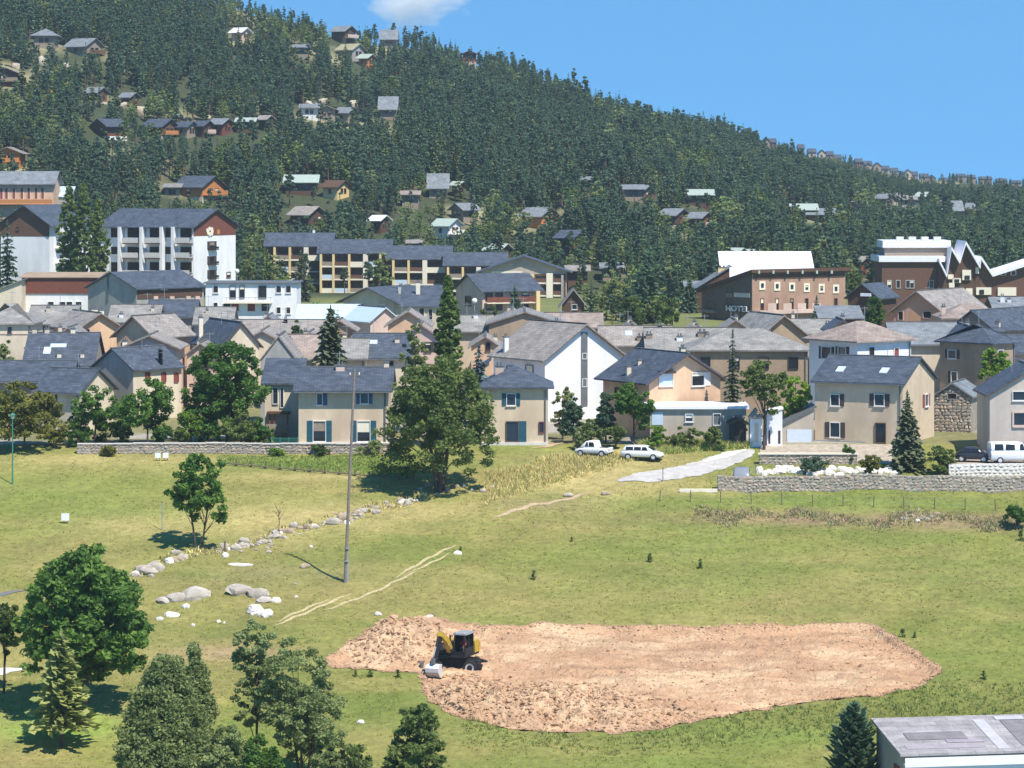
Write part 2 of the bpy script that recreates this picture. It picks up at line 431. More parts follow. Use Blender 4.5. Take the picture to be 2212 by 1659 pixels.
C_GREEN = np.array([0.198, 0.206, 0.054]); C_LUSH = np.array([0.150, 0.208, 0.044]); C_DRY = np.array([0.275, 0.236, 0.086])
C_STRAW = np.array([0.42, 0.345, 0.145]); C_DULL = np.array([0.20, 0.19, 0.085]); C_EARTH = np.array([0.33, 0.23, 0.14])
def meadow_col(x, y):
    x = np.asarray(x, float); y = np.asarray(y, float)
    z = gz(x, y, True); u = UC + F*x/y; v = VH - F*(z-ZC)/y
    n1 = fbm(x, y, 16, 3); n2 = fbm(x, y*1.6, 4.5, 11)
    c = C_GREEN + np.zeros(x.shape+(3,))
    def mixc(w, k): 
        nonlocal c
        w = np.clip(w, 0, 1)[..., None]; c = c*(1-w)+k*w
    n3 = fbm(x*0.55, y*2.4, 6.5, 17)
    mixc(sstep(0.42, 0.72, n1)*0.5 + sstep(0.5, 0.75, n2)*0.4, C_DRY)
    mixc(sstep(0.52, 0.72, n3)*0.5, C_DRY*1.1); mixc(sstep(0.45, 0.25, n3)*0.4, C_LUSH*0.85)
    mixc(sstep(0.55, 0.3, n1)*0.35, C_LUSH)
    def blob(u0, v0, su, sv, k, s=1.0):
        w = np.exp(-((u-u0)/su)**2-((v-v0)/sv)**2)*s
        mixc(w*(0.45+1.1*n2), k)
    blob(560, 1130, 190, 45, C_STRAW, 0.75); blob(150, 1190, 260, 30, C_DRY, 0.8); blob(300, 1135, 180, 22, C_STRAW, 0.6)
    blob(250, 995, 300, 14, C_STRAW, 0.8); blob(800, 1110, 200, 30, C_STRAW, 0.7); blob(700, 1030, 200, 8, C_STRAW, 0.6)
    blob(150, 1060, 260, 38, C_LUSH, 0.65); blob(700, 1005, 240, 12, C_LUSH, 1.0); blob(1750, 1085, 500, 14, C_LUSH, 0.7)
    blob(1250, 1030, 170, 45, C_STRAW, 0.9); blob(1350, 1000, 120, 30, C_STRAW, 0.7)
    blob(1850, 1122, 400, 14, C_EARTH*0.8, 0.8); blob(2100, 1135, 200, 14, C_EARTH*0.9, 0.6)
    blob(1300, 1260, 700, 40, C_DRY, 0.35); blob(1200, 1310, 900, 28, C_DRY, 0.3)
    blob(600, 1240, 200, 25, C_DULL, 0.5); blob(480, 1410, 120, 18, C_EARTH, 0.8); blob(1150, 1090, 120, 14, C_EARTH, 0.5)
    blob(120, 1570, 130, 35, C_LUSH*1.5, 1.4); blob(30, 1640, 120, 28, C_DRY, 1.0); blob(2000, 1545, 320, 30, C_GREEN*0.75, 0.8); blob(1700, 1590, 200, 20, C_LUSH, 0.6)
    blob(820, 1600, 140, 30, C_DRY, 0.6); blob(1000, 1590, 120, 15, C_LUSH, 0.5); blob(2100, 1250, 220, 60, C_LUSH, 0.3)
    mixc(sstep(0.35, 0.15, n2)*0.25, C_DULL*0.9)
    blob(140, 1050, 300, 45, C_GREEN*1.15, 0.5)
    return c
col = np.ones((nr*nc, 4), np.float32)
fx, fy = XX.ravel(), DD.ravel()
cm = meadow_col(fx, fy)
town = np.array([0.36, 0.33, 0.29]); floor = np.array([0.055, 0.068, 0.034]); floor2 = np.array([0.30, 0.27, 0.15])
w = sstep(299, 303, fy)[:, None]
nt_ = fbm(fx, fy, 14, 21)[:, None]
gfar = sstep(400, 440, fy)[:, None]
cm = cm*(1-w) + w*((town*(1-sstep(0.4, 0.6, nt_)) + sstep(0.4, 0.6, nt_)*C_DULL)*(1-gfar) + gfar*(C_DULL*0.6+C_LUSH*0.35))
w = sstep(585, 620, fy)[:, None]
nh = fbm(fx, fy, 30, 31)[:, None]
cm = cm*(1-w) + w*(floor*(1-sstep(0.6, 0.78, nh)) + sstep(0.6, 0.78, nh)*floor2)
# cut earth inside the dug plot
sdp = poly_sd(fx, fy, SOILP)
w = sstep(-0.05, 0.15, sdp)[:, None]
cm = cm*(1-w) + w*np.array([0.30, 0.19, 0.12])
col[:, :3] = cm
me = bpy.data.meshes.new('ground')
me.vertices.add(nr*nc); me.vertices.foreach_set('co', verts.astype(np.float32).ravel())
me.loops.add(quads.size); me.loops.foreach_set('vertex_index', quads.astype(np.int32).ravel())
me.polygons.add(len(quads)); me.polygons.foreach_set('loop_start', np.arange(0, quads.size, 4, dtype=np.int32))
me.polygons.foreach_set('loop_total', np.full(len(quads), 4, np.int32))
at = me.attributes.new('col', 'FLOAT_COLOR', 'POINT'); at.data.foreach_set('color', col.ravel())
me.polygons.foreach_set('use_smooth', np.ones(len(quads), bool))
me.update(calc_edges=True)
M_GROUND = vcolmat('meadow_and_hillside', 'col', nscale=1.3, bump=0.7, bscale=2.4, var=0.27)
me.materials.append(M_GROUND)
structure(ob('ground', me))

# sheets that follow the ground: ruts, paths, road
RUTS = []
def strip(name, uv, wid, m, lift=0.02, seed=0, ragged=0.3, kind=True):
    r = random.Random(seed)
    pts = [hit(u, v) for u, v in uv]
    P2 = []
    for a, b in zip(pts, pts[1:]):
        n = max(2, int((b-a).length/0.35))
        for i in range(n): P2.append(a.lerp(b, i/n))
    P2.append(pts[-1])
    RUTS.append((np.array([(p.x, p.y) for p in P2]), wid))
    mb = MB()
    for i, p in enumerate(P2):
        t = (P2[min(i+1, len(P2)-1)]-P2[max(i-1, 0)]).xy.normalized()
        nrm = Vector((-t.y, t.x))
        w0 = wid*(1 + ragged*(r.random()-0.5)*2)/2; w1 = wid*(1 + ragged*(r.random()-0.5)*2)/2
        e = min(1, i/6, (len(P2)-1-i)/6)*0.8+0.2
        for s_, w_ in ((-1, w0), (-0.33, w0), (0.33, w1), (1, w1)):
            q = p.xy + nrm*s_*w_*e
            mb.v.append((q.x, q.y, G(q.x, q.y)+lift))
        if i:
            k = 4*i
            for j in range(3): mb.f.append((k-4+j, k-3+j, k+1+j, k+j))
    o = mb.build(name, m)
    return structure(o) if kind else o
M_RUT = mat('dry_rut', (0.46, 0.38, 0.21), var=0.3, scale=3, bump=0.5, bscale=5)
M_PATH = mat('dusty_path', (0.44, 0.33, 0.21), var=0.3, scale=3, bump=0.5, bscale=5)
M_ROAD = mat('pale_concrete_road', (0.46, 0.44, 0.42), var=0.2, scale=1.2, bump=0.2, bscale=6)
strip('track', [(590,1352),(650,1329),(700,1307),(760,1282)], 0.32, M_RUT, seed=1)
strip('track', [(600,1344),(660,1316),(712,1294)], 0.30, M_RUT, 0.024, seed=6)
strip('track', [(700,1318),(760,1297),(820,1275),(870,1250),(905,1232)], 0.30, M_RUT, seed=2)
strip('track', [(855,1248),(900,1222),(950,1193),(985,1178)], 0.30, M_RUT, 0.024, seed=3)
strip('track', [(880,1240),(940,1212),(972,1194)], 0.26, M_RUT, 0.028, seed=4)
strip('path', [(1065,1118),(1100,1106),(1150,1090),(1210,1081),(1275,1064)], 0.55, M_PATH, seed=5)
strip('path', [(1150,968),(1185,964),(1225,955)], 0.9, M_PATH, 0.03, seed=8)
strip('road', [(1335,1040),(1400,1030),(1480,1020),(1545,1003),(1590,985),(1625,972)], 3.3, M_ROAD, 0.05, seed=7, ragged=0.12)
strip('road', [(1520,1000),(1570,984),(1612,972)], 1.2, M_CONC, 0.075, seed=9, ragged=0.2)

def sheet(name, u0, u1, d0, d1, m, lift=0.03, nu=40, nd=10):
    mb = MB()
    for j in range(nd+1):
        d_ = d0+(d1-d0)*j/nd
        for i in range(nu+1):
            x = (u0+(u1-u0)*i/nu-UC)/F*d_; mb.v.append((x, d_, G(x, d_)+lift))
    for j in range(nd):
        for i in range(nu):
            a = j*(nu+1)+i; mb.f.append((a, a+1, a+nu+2, a+nu+1))
    return structure(mb.build(name, m))
M_GRAVEL = mat('beige_gravel', (0.40, 0.34, 0.27), var=0.3, scale=2, bump=0.5, bscale=8)
sheet('terrace', 1642, 1960, 293.2, 300.2, M_GRAVEL, 0.035)
sheet('pavement', 1380, 1640, 299.2, 303, M_GRAVEL, 0.035)
sheet('pavement', 150, 860, 298.6, 306, mat('garden_earth', (0.16, 0.15, 0.07), var=0.4, scale=1, bump=0.5), 0.03, 70)
zt_ = ZC+(VH-1000)/F*289
MB().box((2052-UC)/F*289, 287.45, zt_-2.2, (2400-UC)/F*289, 293.5, zt_).build('pavement', M_GRAVEL)
structure(bpy.data.objects['pavement.002'] if 'pavement.002' in bpy.data.objects else bpy.data.objects['pavement'])
PARK_Z = zt_

strip('path', [(-30,1452),(10,1450),(48,1446)], 2.2, M_CONC, 0.04, seed=21)
strip('road', [(-40,1290),(10,1283),(62,1276)], 1.0, mat('asphalt', (0.16,0.16,0.17), var=0.2), 0.04, seed=22, ragged=0.08)

# ------------------------------------------------------------------ houses
def planar_uv(me):
    uvl = me.uv_layers.new(name='UVMap')
    Z = Vector((0, 0, 1))
    for p in me.polygons:
        n = p.normal
        a = Z.cross(n)
        a = Vector((1, 0, 0)) if a.length < 1e-3 else a.normalized()
        b = n.cross(a)
        for li in p.loop_indices:
            c = me.vertices[me.loops[li].vertex_index].co
            uvl.data[li].uv = (c.dot(a), c.dot(b))

WRND = random.Random(21)
BLOCK = []          # (u0, u1, v0, v1, d) picture extents of buildings, to keep the forest off them
FOOT = []
class House:
    def __init__(s, name, label, u, d, ve, rise, yaw=0, depth=None, ridge='x', kind='gable', wall=None, roof=None,
                 over=0.5, cat='house', vb=None, group=None, thick=0.16, hipin=None, gablecut=None, sink=0.8, split=None):
        th = R(abs(yaw)); c, sn = math.cos(th), math.sin(th)
        s.yaw = yaw
        if yaw == 0:
            u0, u1 = u; k0 = (u0-UC)/F; k1 = (u1-UC)/F
            s.W = (k1-k0)*d; s.D = depth or 8.0
            org = Vector((k0*d, d)); s.rot = 0.0
        else:
            u0, un, u1 = u; k0, kn, k1 = ((q-UC)/F for q in (u0, un, u1))
            xn = kn*d
            if yaw > 0:
                s.W = (xn-k0*d)/(c+k0*sn); s.D = (k1*d-xn)/(sn-k1*c); s.rot = -th
                org = Vector((xn-s.W*c, d+s.W*sn))
            else:
                s.W = (k1*d-xn)/(c-k1*sn); s.D = (xn-k0*d)/(sn+k0*c); s.rot = th
                org = Vector((xn, d))
            if depth: s.D = depth
        ca, sa = math.cos(s.rot), math.sin(s.rot)
        s.loc2 = lambda x, y: (org.x + ca*x - sa*y, org.y + sa*x + ca*y)
        ze = ZC + (VH-ve)/F*d
        cs = [s.loc2(*q) for q in ((0,0),(s.W,0),(s.W,s.D),(0,s.D))]
        if vb is not None: zb = ZC + (VH-vb)/F*d
        else: zb = min(G(*q) for q in cs)
        zb -= sink
        s.zb = zb; s.H = ze-zb; s.rise = rise; s.ridge = ridge; s.kind = kind; s.over = over; s.org = org; s.d = d
        s.root = empty(name, label, cat, (org.x, org.y, zb), s.rot, group)
        s.inv = s.root_matrix().inverted()
        s.wallm = wall
        W, D, H = s.W, s.D, s.H
        hi = hipin if hipin is not None else min(D, W)*0.5
        s.hi = hi
        # walls
        mb = MB()
        if kind == 'gable' and ridge == 'x':
            mb.prism([(0,0),(D,0),(D,H),(D/2,H+rise),(0,H)], 0, W, 'x')
        elif kind == 'gable':
            ax = (split if split else 0.5)*W
            mb.prism([(0,0),(W,0),(W,H),(ax,H+rise),(0,H)], 0, D, 'y')
        elif kind == 'shed':      # rise = height change towards the back (negative: falls away)
            mb.prism([(0,0),(D,0),(D,H+rise),(0,H)], 0, W, 'x')
        elif kind == 'shedx':     # rise towards the right end
            mb.prism([(0,0),(W,0),(W,H+rise),(0,H)], 0, D, 'y')
        else:
            mb.box(0, 0, 0, W, D, H)
        s.wall = mb.build('wall', wall, s.root)
        # roof
        t = thick; o = over; mb = MB()
        def slab(q):
            n = len(mb.v)
            mb.v += [(p[0], p[1], p[2]+0.03+t) for p in q] + [(p[0], p[1], p[2]+0.03) for p in q]
            k = len(q)
            mb.f += [tuple(n+i for i in range(k)), tuple(n+k+i for i in range(k))[::-1]]
            mb.f += [(n+i, n+k+i, n+k+(i+1)%k, n+(i+1)%k) for i in range(k)]
        if kind == 'gable' and ridge == 'x':
            sl = rise/(D/2); e = H-o*sl
            pr = [(-o, e), (D/2, H+rise), (D+o, e)]
            mb.prism([(-o,e+.03),(D/2,H+rise+.03),(D+o,e+.03),(D+o,e+.03+t),(D/2,H+rise+.03+t),(-o,e+.03+t)], -o*0.7, W+o*0.7, 'x')
        elif kind == 'gable':
            ax = (split if split else 0.5)*W
            s1 = rise/ax; s2 = rise/(W-ax)
            mb.prism([(-o,H-o*s1+.03),(ax,H+rise+.03),(W+o,H-o*s2+.03),(W+o,H-o*s2+.03+t),(ax,H+rise+.03+t),(-o,H-o*s1+.03+t)], -o*0.9, D+o*0.7, 'y')
        elif kind == 'shed':
            sl = rise/D
            mb.prism([(-o,H-o*sl+.03),(D+o,H+rise+o*sl+.03),(D+o,H+rise+o*sl+.03+t),(-o,H-o*sl+.03+t)], -o, W+o, 'x')
        elif kind == 'shedx':
            sl = rise/W
            mb.prism([(-o,H-o*sl+.03),(W+o,H+rise+o*sl+.03),(W+o,H+rise+o*sl+.03+t),(-o,H-o*sl+.03+t)], -o, D+o, 'y')
        elif kind == 'flat':
            mb.box(-o, -o, H+.03, W+o, D+o, H+.03+t)
        elif kind == 'hip':
            n0 = [(-o,-o,H),(W+o,-o,H),(W+o,D+o,H),(-o,D+o,H)]
            if ridge == 'x': ra, rb = (hi, D/2, H+rise), (W-hi, D/2, H+rise)
            else: ra, rb = (W/2, hi, H+rise), (W/2, D-hi, H+rise)
            for q in n0: mb.v.append((q[0], q[1], q[2]+.03))
            for q in n0: mb.v.append((q[0], q[1], q[2]+.03+t))
            mb.v += [(ra[0],ra[1],ra[2]+t), (rb[0],rb[1],rb[2]+t)]
            mb.f += [(3,2,1,0)] + [(i,(i+1)%4,4+(i+1)%4,4+i) for i in range(4)]
            if ridge == 'x': mb.f += [(4,5,9,8),(5,6,9),(6,7,8,9),(7,4,8)]
            else: mb.f += [(4,5,8),(5,6,9,8),(6,7,9),(7,4,8,9)]
        s.deco = (kind, ridge, W, D, H, rise, o, t)
        me = mesh('roof', mb.v, mb.f, roof)
        planar_uv(me)
        s.roof = ob('roof', me, s.root)
        if d < 420:
            q = random.Random(int(d*13+W*7))
            if kind == 'gable' and ridge == 'x':
                MB().box(-o*0.7, D/2-0.14, H+rise+t+0.0, W+o*0.7, D/2+0.14, H+rise+t+0.09).build('ridge_cap', M_GREYR if roof is not M_SLATE else M_GREYM, s.roof)
            elif kind == 'gable':
                ax_ = (split if split else 0.5)*W
                MB().box(ax_-0.14, -o*0.9, H+rise+t, ax_+0.14, D+o*0.7, H+rise+t+0.09).build('ridge_cap', M_GREYR if roof is not M_SLATE else M_GREYM, s.roof)
                for k_ in (-1, 1):
                    sl_ = rise/(W/2)
                if abs(yaw) < 35:
                    s1_ = rise/ax_; s2_ = rise/(W-ax_)
                    MB().prism([(-o,H-o*s1_-.05),(ax_,H+rise-.05),(ax_,H+rise+.02),(-o,H-o*s1_+.02)], -o*0.9-0.01, -o*0.9+0.05, 'y').build('bargeboard', M_WOODB, s.roof)
                    MB().prism([(W+o,H-o*s2_-.05),(ax_,H+rise-.05),(ax_,H+rise+.02),(W+o,H-o*s2_+.02)], -o*0.9-0.012, -o*0.9+0.05, 'y').build('bargeboard', M_WOODB, s.roof)
            if cat == 'house' and kind in ('gable', 'hip'):
                x_ = W*q.uniform(0.25, 0.75); y_ = D*0.5; zz = H+rise*(1.0 if ridge == 'x' else (1-abs(x_-W/2)/(W/2)))
                a_ = MB().tube([(x_,y_,zz-0.2),(x_,y_,zz+1.7)], 0.03, 5).build('aerial', M_STEEL, s.roof)
                b_ = MB().tube([(x_-0.5,y_,zz+1.5),(x_+0.5,y_,zz+1.5)], 0.025, 4); b_.build('aerial_bar', M_STEEL, s.roof)
                if ridge == 'x': MB().box(W-0.32, -0.14, 0, W-0.22, -0.04, H-0.1).build('downpipe', M_GREYM, s.root)
            if kind == 'gable' and ridge == 'x':
                sl_ = rise/(D/2)
                MB().box(-o*0.5, -o-0.11, H-o*sl_-0.02, W+o*0.5, -o-0.004, H-o*sl_+0.09).build('gutter', M_GREYM, s.roof)
        pts = [(x, y, z) for x in (-o, W+o) for y in (-o, D+o) for z in (H-0.3, H+max(rise, 0.2))]
        pj = []
        for x, y, z in pts:
            a, b = s.loc2(x, y); pj.append(proj((a, b, zb+z)))
        gb = [proj((a, b, zb+sink)) for a, b in cs]
        s.ext = (min(p[0] for p in pj), max(p[0] for p in pj), min(p[1] for p in pj), max(p[1] for p in gb))
        BLOCK.append(s.ext + (org.y,))
        FOOT.append((cs[0], cs[1], cs[2], cs[3]))
    def root_matrix(s): return Matrix.Translation((s.org.x, s.org.y, s.zb)) @ Matrix.Rotation(s.rot, 4, 'Z')
    def on(s, face, u, v, off=0.0):
        """picture point -> (along, up) on a face of this house"""
        o = s.inv @ Vector((0, 0, ZC)); dr = (s.inv.to_3x3() @ Vector(((u-UC)/F, 1, (VH-v)/F)))
        if face == 'F': t = (off-o.y)/dr.y
        elif face == 'R': t = (s.W-off-o.x)/dr.x
        else: t = (off-o.x)/dr.x
        p = o + dr*t
        return (p.x if face == 'F' else p.y), p.z
    def fbox(s, mb, face, a0, b0, z0, a1, b1, z1):
        """box in face coordinates: a along, b outwards, z up"""
        if face == 'F': mb.box(a0, -b1, z0, a1, -b0, z1)
        elif face == 'R': mb.box(s.W+b0, a0, z0, s.W+b1, a1, z1)
        else: mb.box(-b1, a0, z0, -b0, a1, z1)
    def panel(s, name, face, u0, v0, u1, v1, m, b0=0.0, b1=0.05, parent=None):
        a0, z1 = s.on(face, u0, v0); a1, z0 = s.on(face, u1, v1)
        mb = MB(); s.fbox(mb, face, min(a0,a1), b0, z0, max(a0,a1), b1, z1)
        return mb.build(name, m, parent or s.root)
    def win(s, face, u0, v0, u1, v1, sh='', shm=None, fm=None, pm=None, sill=True, name='window', uv=True, bars=False, fw=0.06, shw=None):
        if uv:
            a0, z1 = s.on(face, u0, v0); a1, z0 = s.on(face, u1, v1)
            if a0 > a1: a0, a1 = a1, a0
            z0, z1 = min(z0, z1), max(z0, z1)
        else: a0, a1, z0, z1 = u0, u1, v0, v1
        mb = MB(); fm = fm or M_FRAME
        B = 0.13
        s.fbox(mb, face, a0-fw, 0, z0-fw, a0, B, z1+fw); s.fbox(mb, face, a1, 0, z0-fw, a1+fw, B, z1+fw)
        s.fbox(mb, face, a0, 0, z1, a1, B, z1+fw); s.fbox(mb, face, a0, 0, z0-fw, a1, B, z0)
        if bars and a1-a0 > 0.7: s.fbox(mb, face, (a0+a1)/2-0.03, 0, z0, (a0+a1)/2+0.03, 0.05, z1)
        w = mb.build(name, fm, s.root)
        mb = MB(); s.fbox(mb, face, a0, 0, z0, a1, 0.012, z1); mb.build('pane', pm or M_GLASS, w)
        if pm is None and a1-a0 > 0.55 and WRND.random() < 0.4:
            mb = MB(); s.fbox(mb, face, a0+0.02, 0.012, z1-(z1-z0)*WRND.uniform(0.25, 0.6), a1-0.02, 0.03, z1-0.01); mb.build('blind', (M_FRAME, M_CREAMF, M_WOODG)[WRND.randrange(3)], w)
        if sill:
            mb = MB(); s.fbox(mb, face, a0-0.12, 0, z0-fw-0.08, a1+0.12, 0.16, z0-fw-0.004); mb.build('sill', fm, w)
        sw = shw or (a1-a0)*0.5
        flip = face == 'L'
        for ch in sh:
            left = (ch == 'l') != flip
            mb = MB()
            if left: s.fbox(mb, face, a0-fw-sw-0.01, 0, z0-fw, a0-fw-0.01, 0.07, z1+fw)
            else: s.fbox(mb, face, a1+fw+0.01, 0, z0-fw, a1+fw+sw+0.01, 0.07, z1+fw)
            mb.build('shutter', shm or M_BRSHUT, s.root)
        return w
    def rz(s, x, y):
        W, D, H, r = s.W, s.D, s.H, s.rise
        if s.kind == 'gable' and s.ridge == 'x': return H + r*(1-abs(y-D/2)/(D/2))
        if s.kind == 'gable': return H + r*(1-abs(x-W/2)/(W/2))
        if s.kind == 'shed': return H + r*y/D
        if s.kind == 'shedx': return H + r*x/W
        if s.kind == 'hip': return H + r*max(0, min(1, min(x, W-x)/max(s.hi, .1), (1-abs(y-D/2)/(D/2))))
        return H
    def chim(s, u, vt, wpx=10, fy=0.5, m=None, cap=True):
        y = fy*s.D
        x, zt = s.on('F', u, vt, off=y)
        x = min(max(x, 0.3), s.W-0.3)
        w = wpx/F*s.d
        zb = s.rz(x, y)-0.5
        zt = max(zt, zb+1.1)
        m = m or M_CREAMP
        mb = MB().box(x-w/2, y-w*0.32, zb, x+w/2, y+w*0.32, zt)
        c = mb.build('chimney', m, s.roof)
        if cap:
            mb = MB().box(x-w/2-.07, y-w*.32-.07, zt, x+w/2+.07, y+w*.32+.07, zt+.09)
            for k in (-1, 1): mb.cyl((x+k*w*0.22, y, zt+.24), w*0.13, 0.3, 'z', 8)
            # joined by their slab: cap and pots
            o = mb.build('chimney_cap', M_GREYM, s.roof)
        return c
    def gutter(s):
        mb = MB(); sl = s.rise/(s.D/2) if s.kind == 'gable' and s.ridge == 'x' else 0
        mb.box(-0.3, -s.over-0.12, s.H-s.over*sl-0.03, s.W+0.3, -s.over-0.005, s.H-s.over*sl+0.09)
        mb.build('gutter', M_GREYM, s.roof)
    def auto(s, face, n, rows, w=0.9, h=1.15, fm=None, sh='', shm=None, pm=None, z0=1.0, fh=2.7, inset=0.0, sill=False, seed=0):
        L = s.W if face == 'F' else s.D
        for r_ in range(rows):
            zc = s.H-0.7-h/2-r_*fh
            for i in range(n):
                a = inset + (L-2*inset)*(i+0.5)/n
                s.win(face, a-w/2, zc-h/2, a+w/2, zc+h/2, sh, shm, fm, pm, sill, uv=False)
    def cladding(s, face, m, zdown=0.0):
        """gable boarding: triangular panel set on the gable"""
        mb = MB(); H, r = s.H, s.rise; z0 = H-zdown
        if face == 'F':
            mb.prism([(0.02,z0),(s.W-0.02,z0),(s.W-0.02,H-0.02),(s.W/2,H+r-0.03),(0.02,H-0.02)], -0.04, 0.0, 'y')
        elif face == 'R':
            mb.prism([(0.02,z0),(s.D-0.02,z0),(s.D-0.02,H-0.02),(s.D/2,H+r-0.03),(0.02,H-0.02)], s.W, s.W+0.04, 'x')
        else:
            mb.prism([(0.02,z0),(s.D-0.02,z0),(s.D-0.02,H-0.02),(s.D/2,H+r-0.03),(0.02,H-0.02)], -0.04, 0, 'x')
        return mb.build('gable_cladding', m, s.root)
    def balcony(s, face, a0, a1, z, depth=1.1, m=None, slabm=None, hr=0.95):
        mb = MB(); s.fbox(mb, face, a0, 0, z-0.15, a1, depth, z); b = mb.build('balcony', slabm or m, s.root)
        mb = MB()
        s.fbox(mb, face, a0, depth-0.06, z+0.08, a1, depth, z+hr)
        mb.build('parapet', m, b)
        return b
    def skylight(s, fx, fy, w=0.8, l=1.0):
        x, y = fx*s.W, fy*s.D
        sl = s.rise/(s.D/2) if s.ridge == 'x' else 0
        z = s.rz(x, y)+0.2
        mb = MB(); n = 0
        mb.v += [(x-w/2,y-l/2,z-sl*l/2),(x+w/2,y-l/2,z-sl*l/2),(x+w/2,y+l/2,z+sl*l/2),(x-w/2,y+l/2,z+sl*l/2)]
        mb.v += [(a,b,c+0.06) for a,b,c in mb.v[:4]]
        mb.f += [(3,2,1,0),(4,5,6,7),(0,1,5,4),(1,2,6,5),(2,3,7,6),(3,0,4,7)]
        mb.build('skylight', M_METALB, s.roof)

# ---- front row, at the edge of the meadow
h = House('cream_house', 'cream two storey house with teal shutters beside the utility pole', (645,838), 300, 840, 1.75, depth=8, wall=M_CREAM, roof=M_SLATE, over=0.75)
h.win('F',677,910,703,953,'lr',M_TEAL,shw=0.55); h.win('F',772,910,799,953,'lr',M_TEAL,shw=0.55)
h.win('F',779,849,795,871,'lr',M_BLUE); h.win('F',685,850,696,874,'r',M_BLUE,shw=0.42)
h.chim(735,790,19,0.42,M_PINK); h.chim(836,792,11,0.5,M_CREAMP)
h.panel('plinth','F',645,955,838,962,M_CONC,0,0.25)
MB().box(8.4,-0.12,0.8,8.5,-0.02,h.H-.2).build('downpipe', M_GREYM, h.root)
MB().box(5.25,-0.05,3.0,5.45,0,3.25).build('wall_lamp', M_WOODO, h.root)
h = House('hipped_house', 'cream house with hipped slate roof, right of the great olive green tree', (1040,1184), 300, 840, 1.9, depth=7.5, kind='hip', wall=M_CREAM, roof=M_SLATE, over=0.6, hipin=3.2)
h.win('F',1094,911,1119,953,'r',M_TEAL,shw=0.75,fm=M_FRAMEB); h.win('F',1095,851,1113,875,'lr',M_TEAL)
h.win('F',1165,912,1174,934,'',fm=M_REDSHUT,sill=False); h.chim(1079,791,18,0.4,M_PINK)
h.panel('plinth','F',1040,955,1184,962,M_CONC,0,0.2)
h = House('annexe_house', 'pale house with lean slate roof and red posted porch beside cream house', (572,646), 307, 829, 1.9, kind='shed', depth=6, wall=M_CREAMP, roof=M_SLATE, over=0.4)
h.win('F',590,838,600,872,'',sill=False); h.win('F',606,838,612,880,'',sill=False)
b = h.balcony('F', 0.2, 2.4, h.H-4.9, 1.2, M_WOODG)
for i, u_ in enumerate((583,593,621)): h.panel('porch_post','F',u_,892,u_+3,927,M_REDSHUT,0.9,1.05)
h.panel('porch_roof','F',578,888,628,892,M_WOODD,0.0,1.4)
h = House('grey_gable_house', 'tall narrow house with plain grey gable behind the pale annexe', (563,640), 318, 778, 2.4, depth=9, ridge='y', wall=M_GREYW, roof=M_TANR, over=0.15)
h = House('garden_gable_house', 'beige house with broad gable and two wide windows above flat roofed garage', (1308,1402,1556), 306, 822, 2.5, yaw=-29, ridge='y', wall=M_PEACH, roof=M_SLATE, over=0.8, depth=9)
h.win('F',1424,806,1452,832,'',pm=M_METALB); h.win('F',1494,806,1520,832,'r',M_FRAME)
h.win('L',1330,838,1337,858,'',fm=M_BRSHUT); h.win('L',1365,838,1376,862,'',fm=M_BRSHUT)
h.chim(1345,792,11,0.5); h.chim(1381,786,9,0.55); h.chim(1474,752,12,0.25)
h.panel('awning','F',1421,802,1455,806,M_BRSHUT,0.0,0.5)
h = House('flat_garage', 'long low garage with white flat roof edge in front of gable house', (1404,1612), 301, 884, 0, kind='flat', depth=6, wall=M_BEIGE, roof=M_METALW, over=0.35, thick=0.28, cat='garage')
h.panel('garage_door','F',1408,890,1432,918,M_METALB,0,0.06); h.win('F',1481,895,1496,910); h.win('F',1541,894,1556,918,'',sill=False,pm=M_GREYM)
h = House('log_store', 'small black roofed store at the end of flat garage', (1578,1610), 299.2, 914, 0.4, kind='gable', depth=2.0, ridge='y', wall=M_BLACK, roof=M_BLACK, over=0.3, cat='shed')
h.panel('store_opening','F',1585,918,1603,938,M_DARK,0,0.03)
h = House('cream_gable_house', 'cream house with dark brown shutters, gable lit and spruce beside it', (1760,1950,2018), 300, 828, 2.15, yaw=26, wall=M_CREAM, roof=M_SLATE, over=0.45)
h.win('F',1795,852,1813,876,'r',M_BRSHUT); h.win('F',1890,852,1910,876,'lr',M_BRSHUT); h.win('F',1794,913,1814,944,'lr',M_BRSHUT)
h.win('F',1892,914,1913,956,'',fm=M_FRAMEB,sill=False,name='door'); h.win('R',1997,853,2004,876,'lr',M_REDSHUT,shw=0.5)
h.skylight(0.22,0.2); h.skylight(0.72,0.2)
h.panel('terrace_rail','F',1764,950,1880,952,M_STEEL,1.3,1.36)
h.panel('terrace','F',1762,957,1945,964,M_CONC,0,1.5)
h = House('lean_garage', 'lean-to garage with pale blue door against the cream gable house', (1690,1758), 303, 918, 1.6, kind='shedx', depth=5, wall=M_BEIGE, roof=M_GREYM, over=0.25, cat='garage', thick=0.12)
h.panel('garage_door','F',1700,928,1753,966,mat('pale_blue_door',(0.55,0.62,0.74),rough=0.5,var=0.05),0,0.07)
h = House('white_kiosk', 'small white rendered hut with stone top beside young tree', (1620,1646), 299, 905, 0.9, kind='hip', depth=1.6, wall=M_WHITE, roof=M_STONE2, over=0.05, cat='hut', hipin=0.5)
h.panel('door','F',1630,915,1638,955,M_CREAMP,0,0.04)
h = House('white_porch', 'white box porch beside the lean-to garage', (1657,1690), 299.5, 893, 0.35, kind='shedx', depth=2.5, wall=M_WHITE, roof=M_WHITE, over=0.1, cat='porch')
h.panel('porch_opening','F',1660,930,1664,958,M_BRSHUT,0,0.03); h.panel('porch_opening','F',1681,930,1686,958,M_BRSHUT,0,0.03)
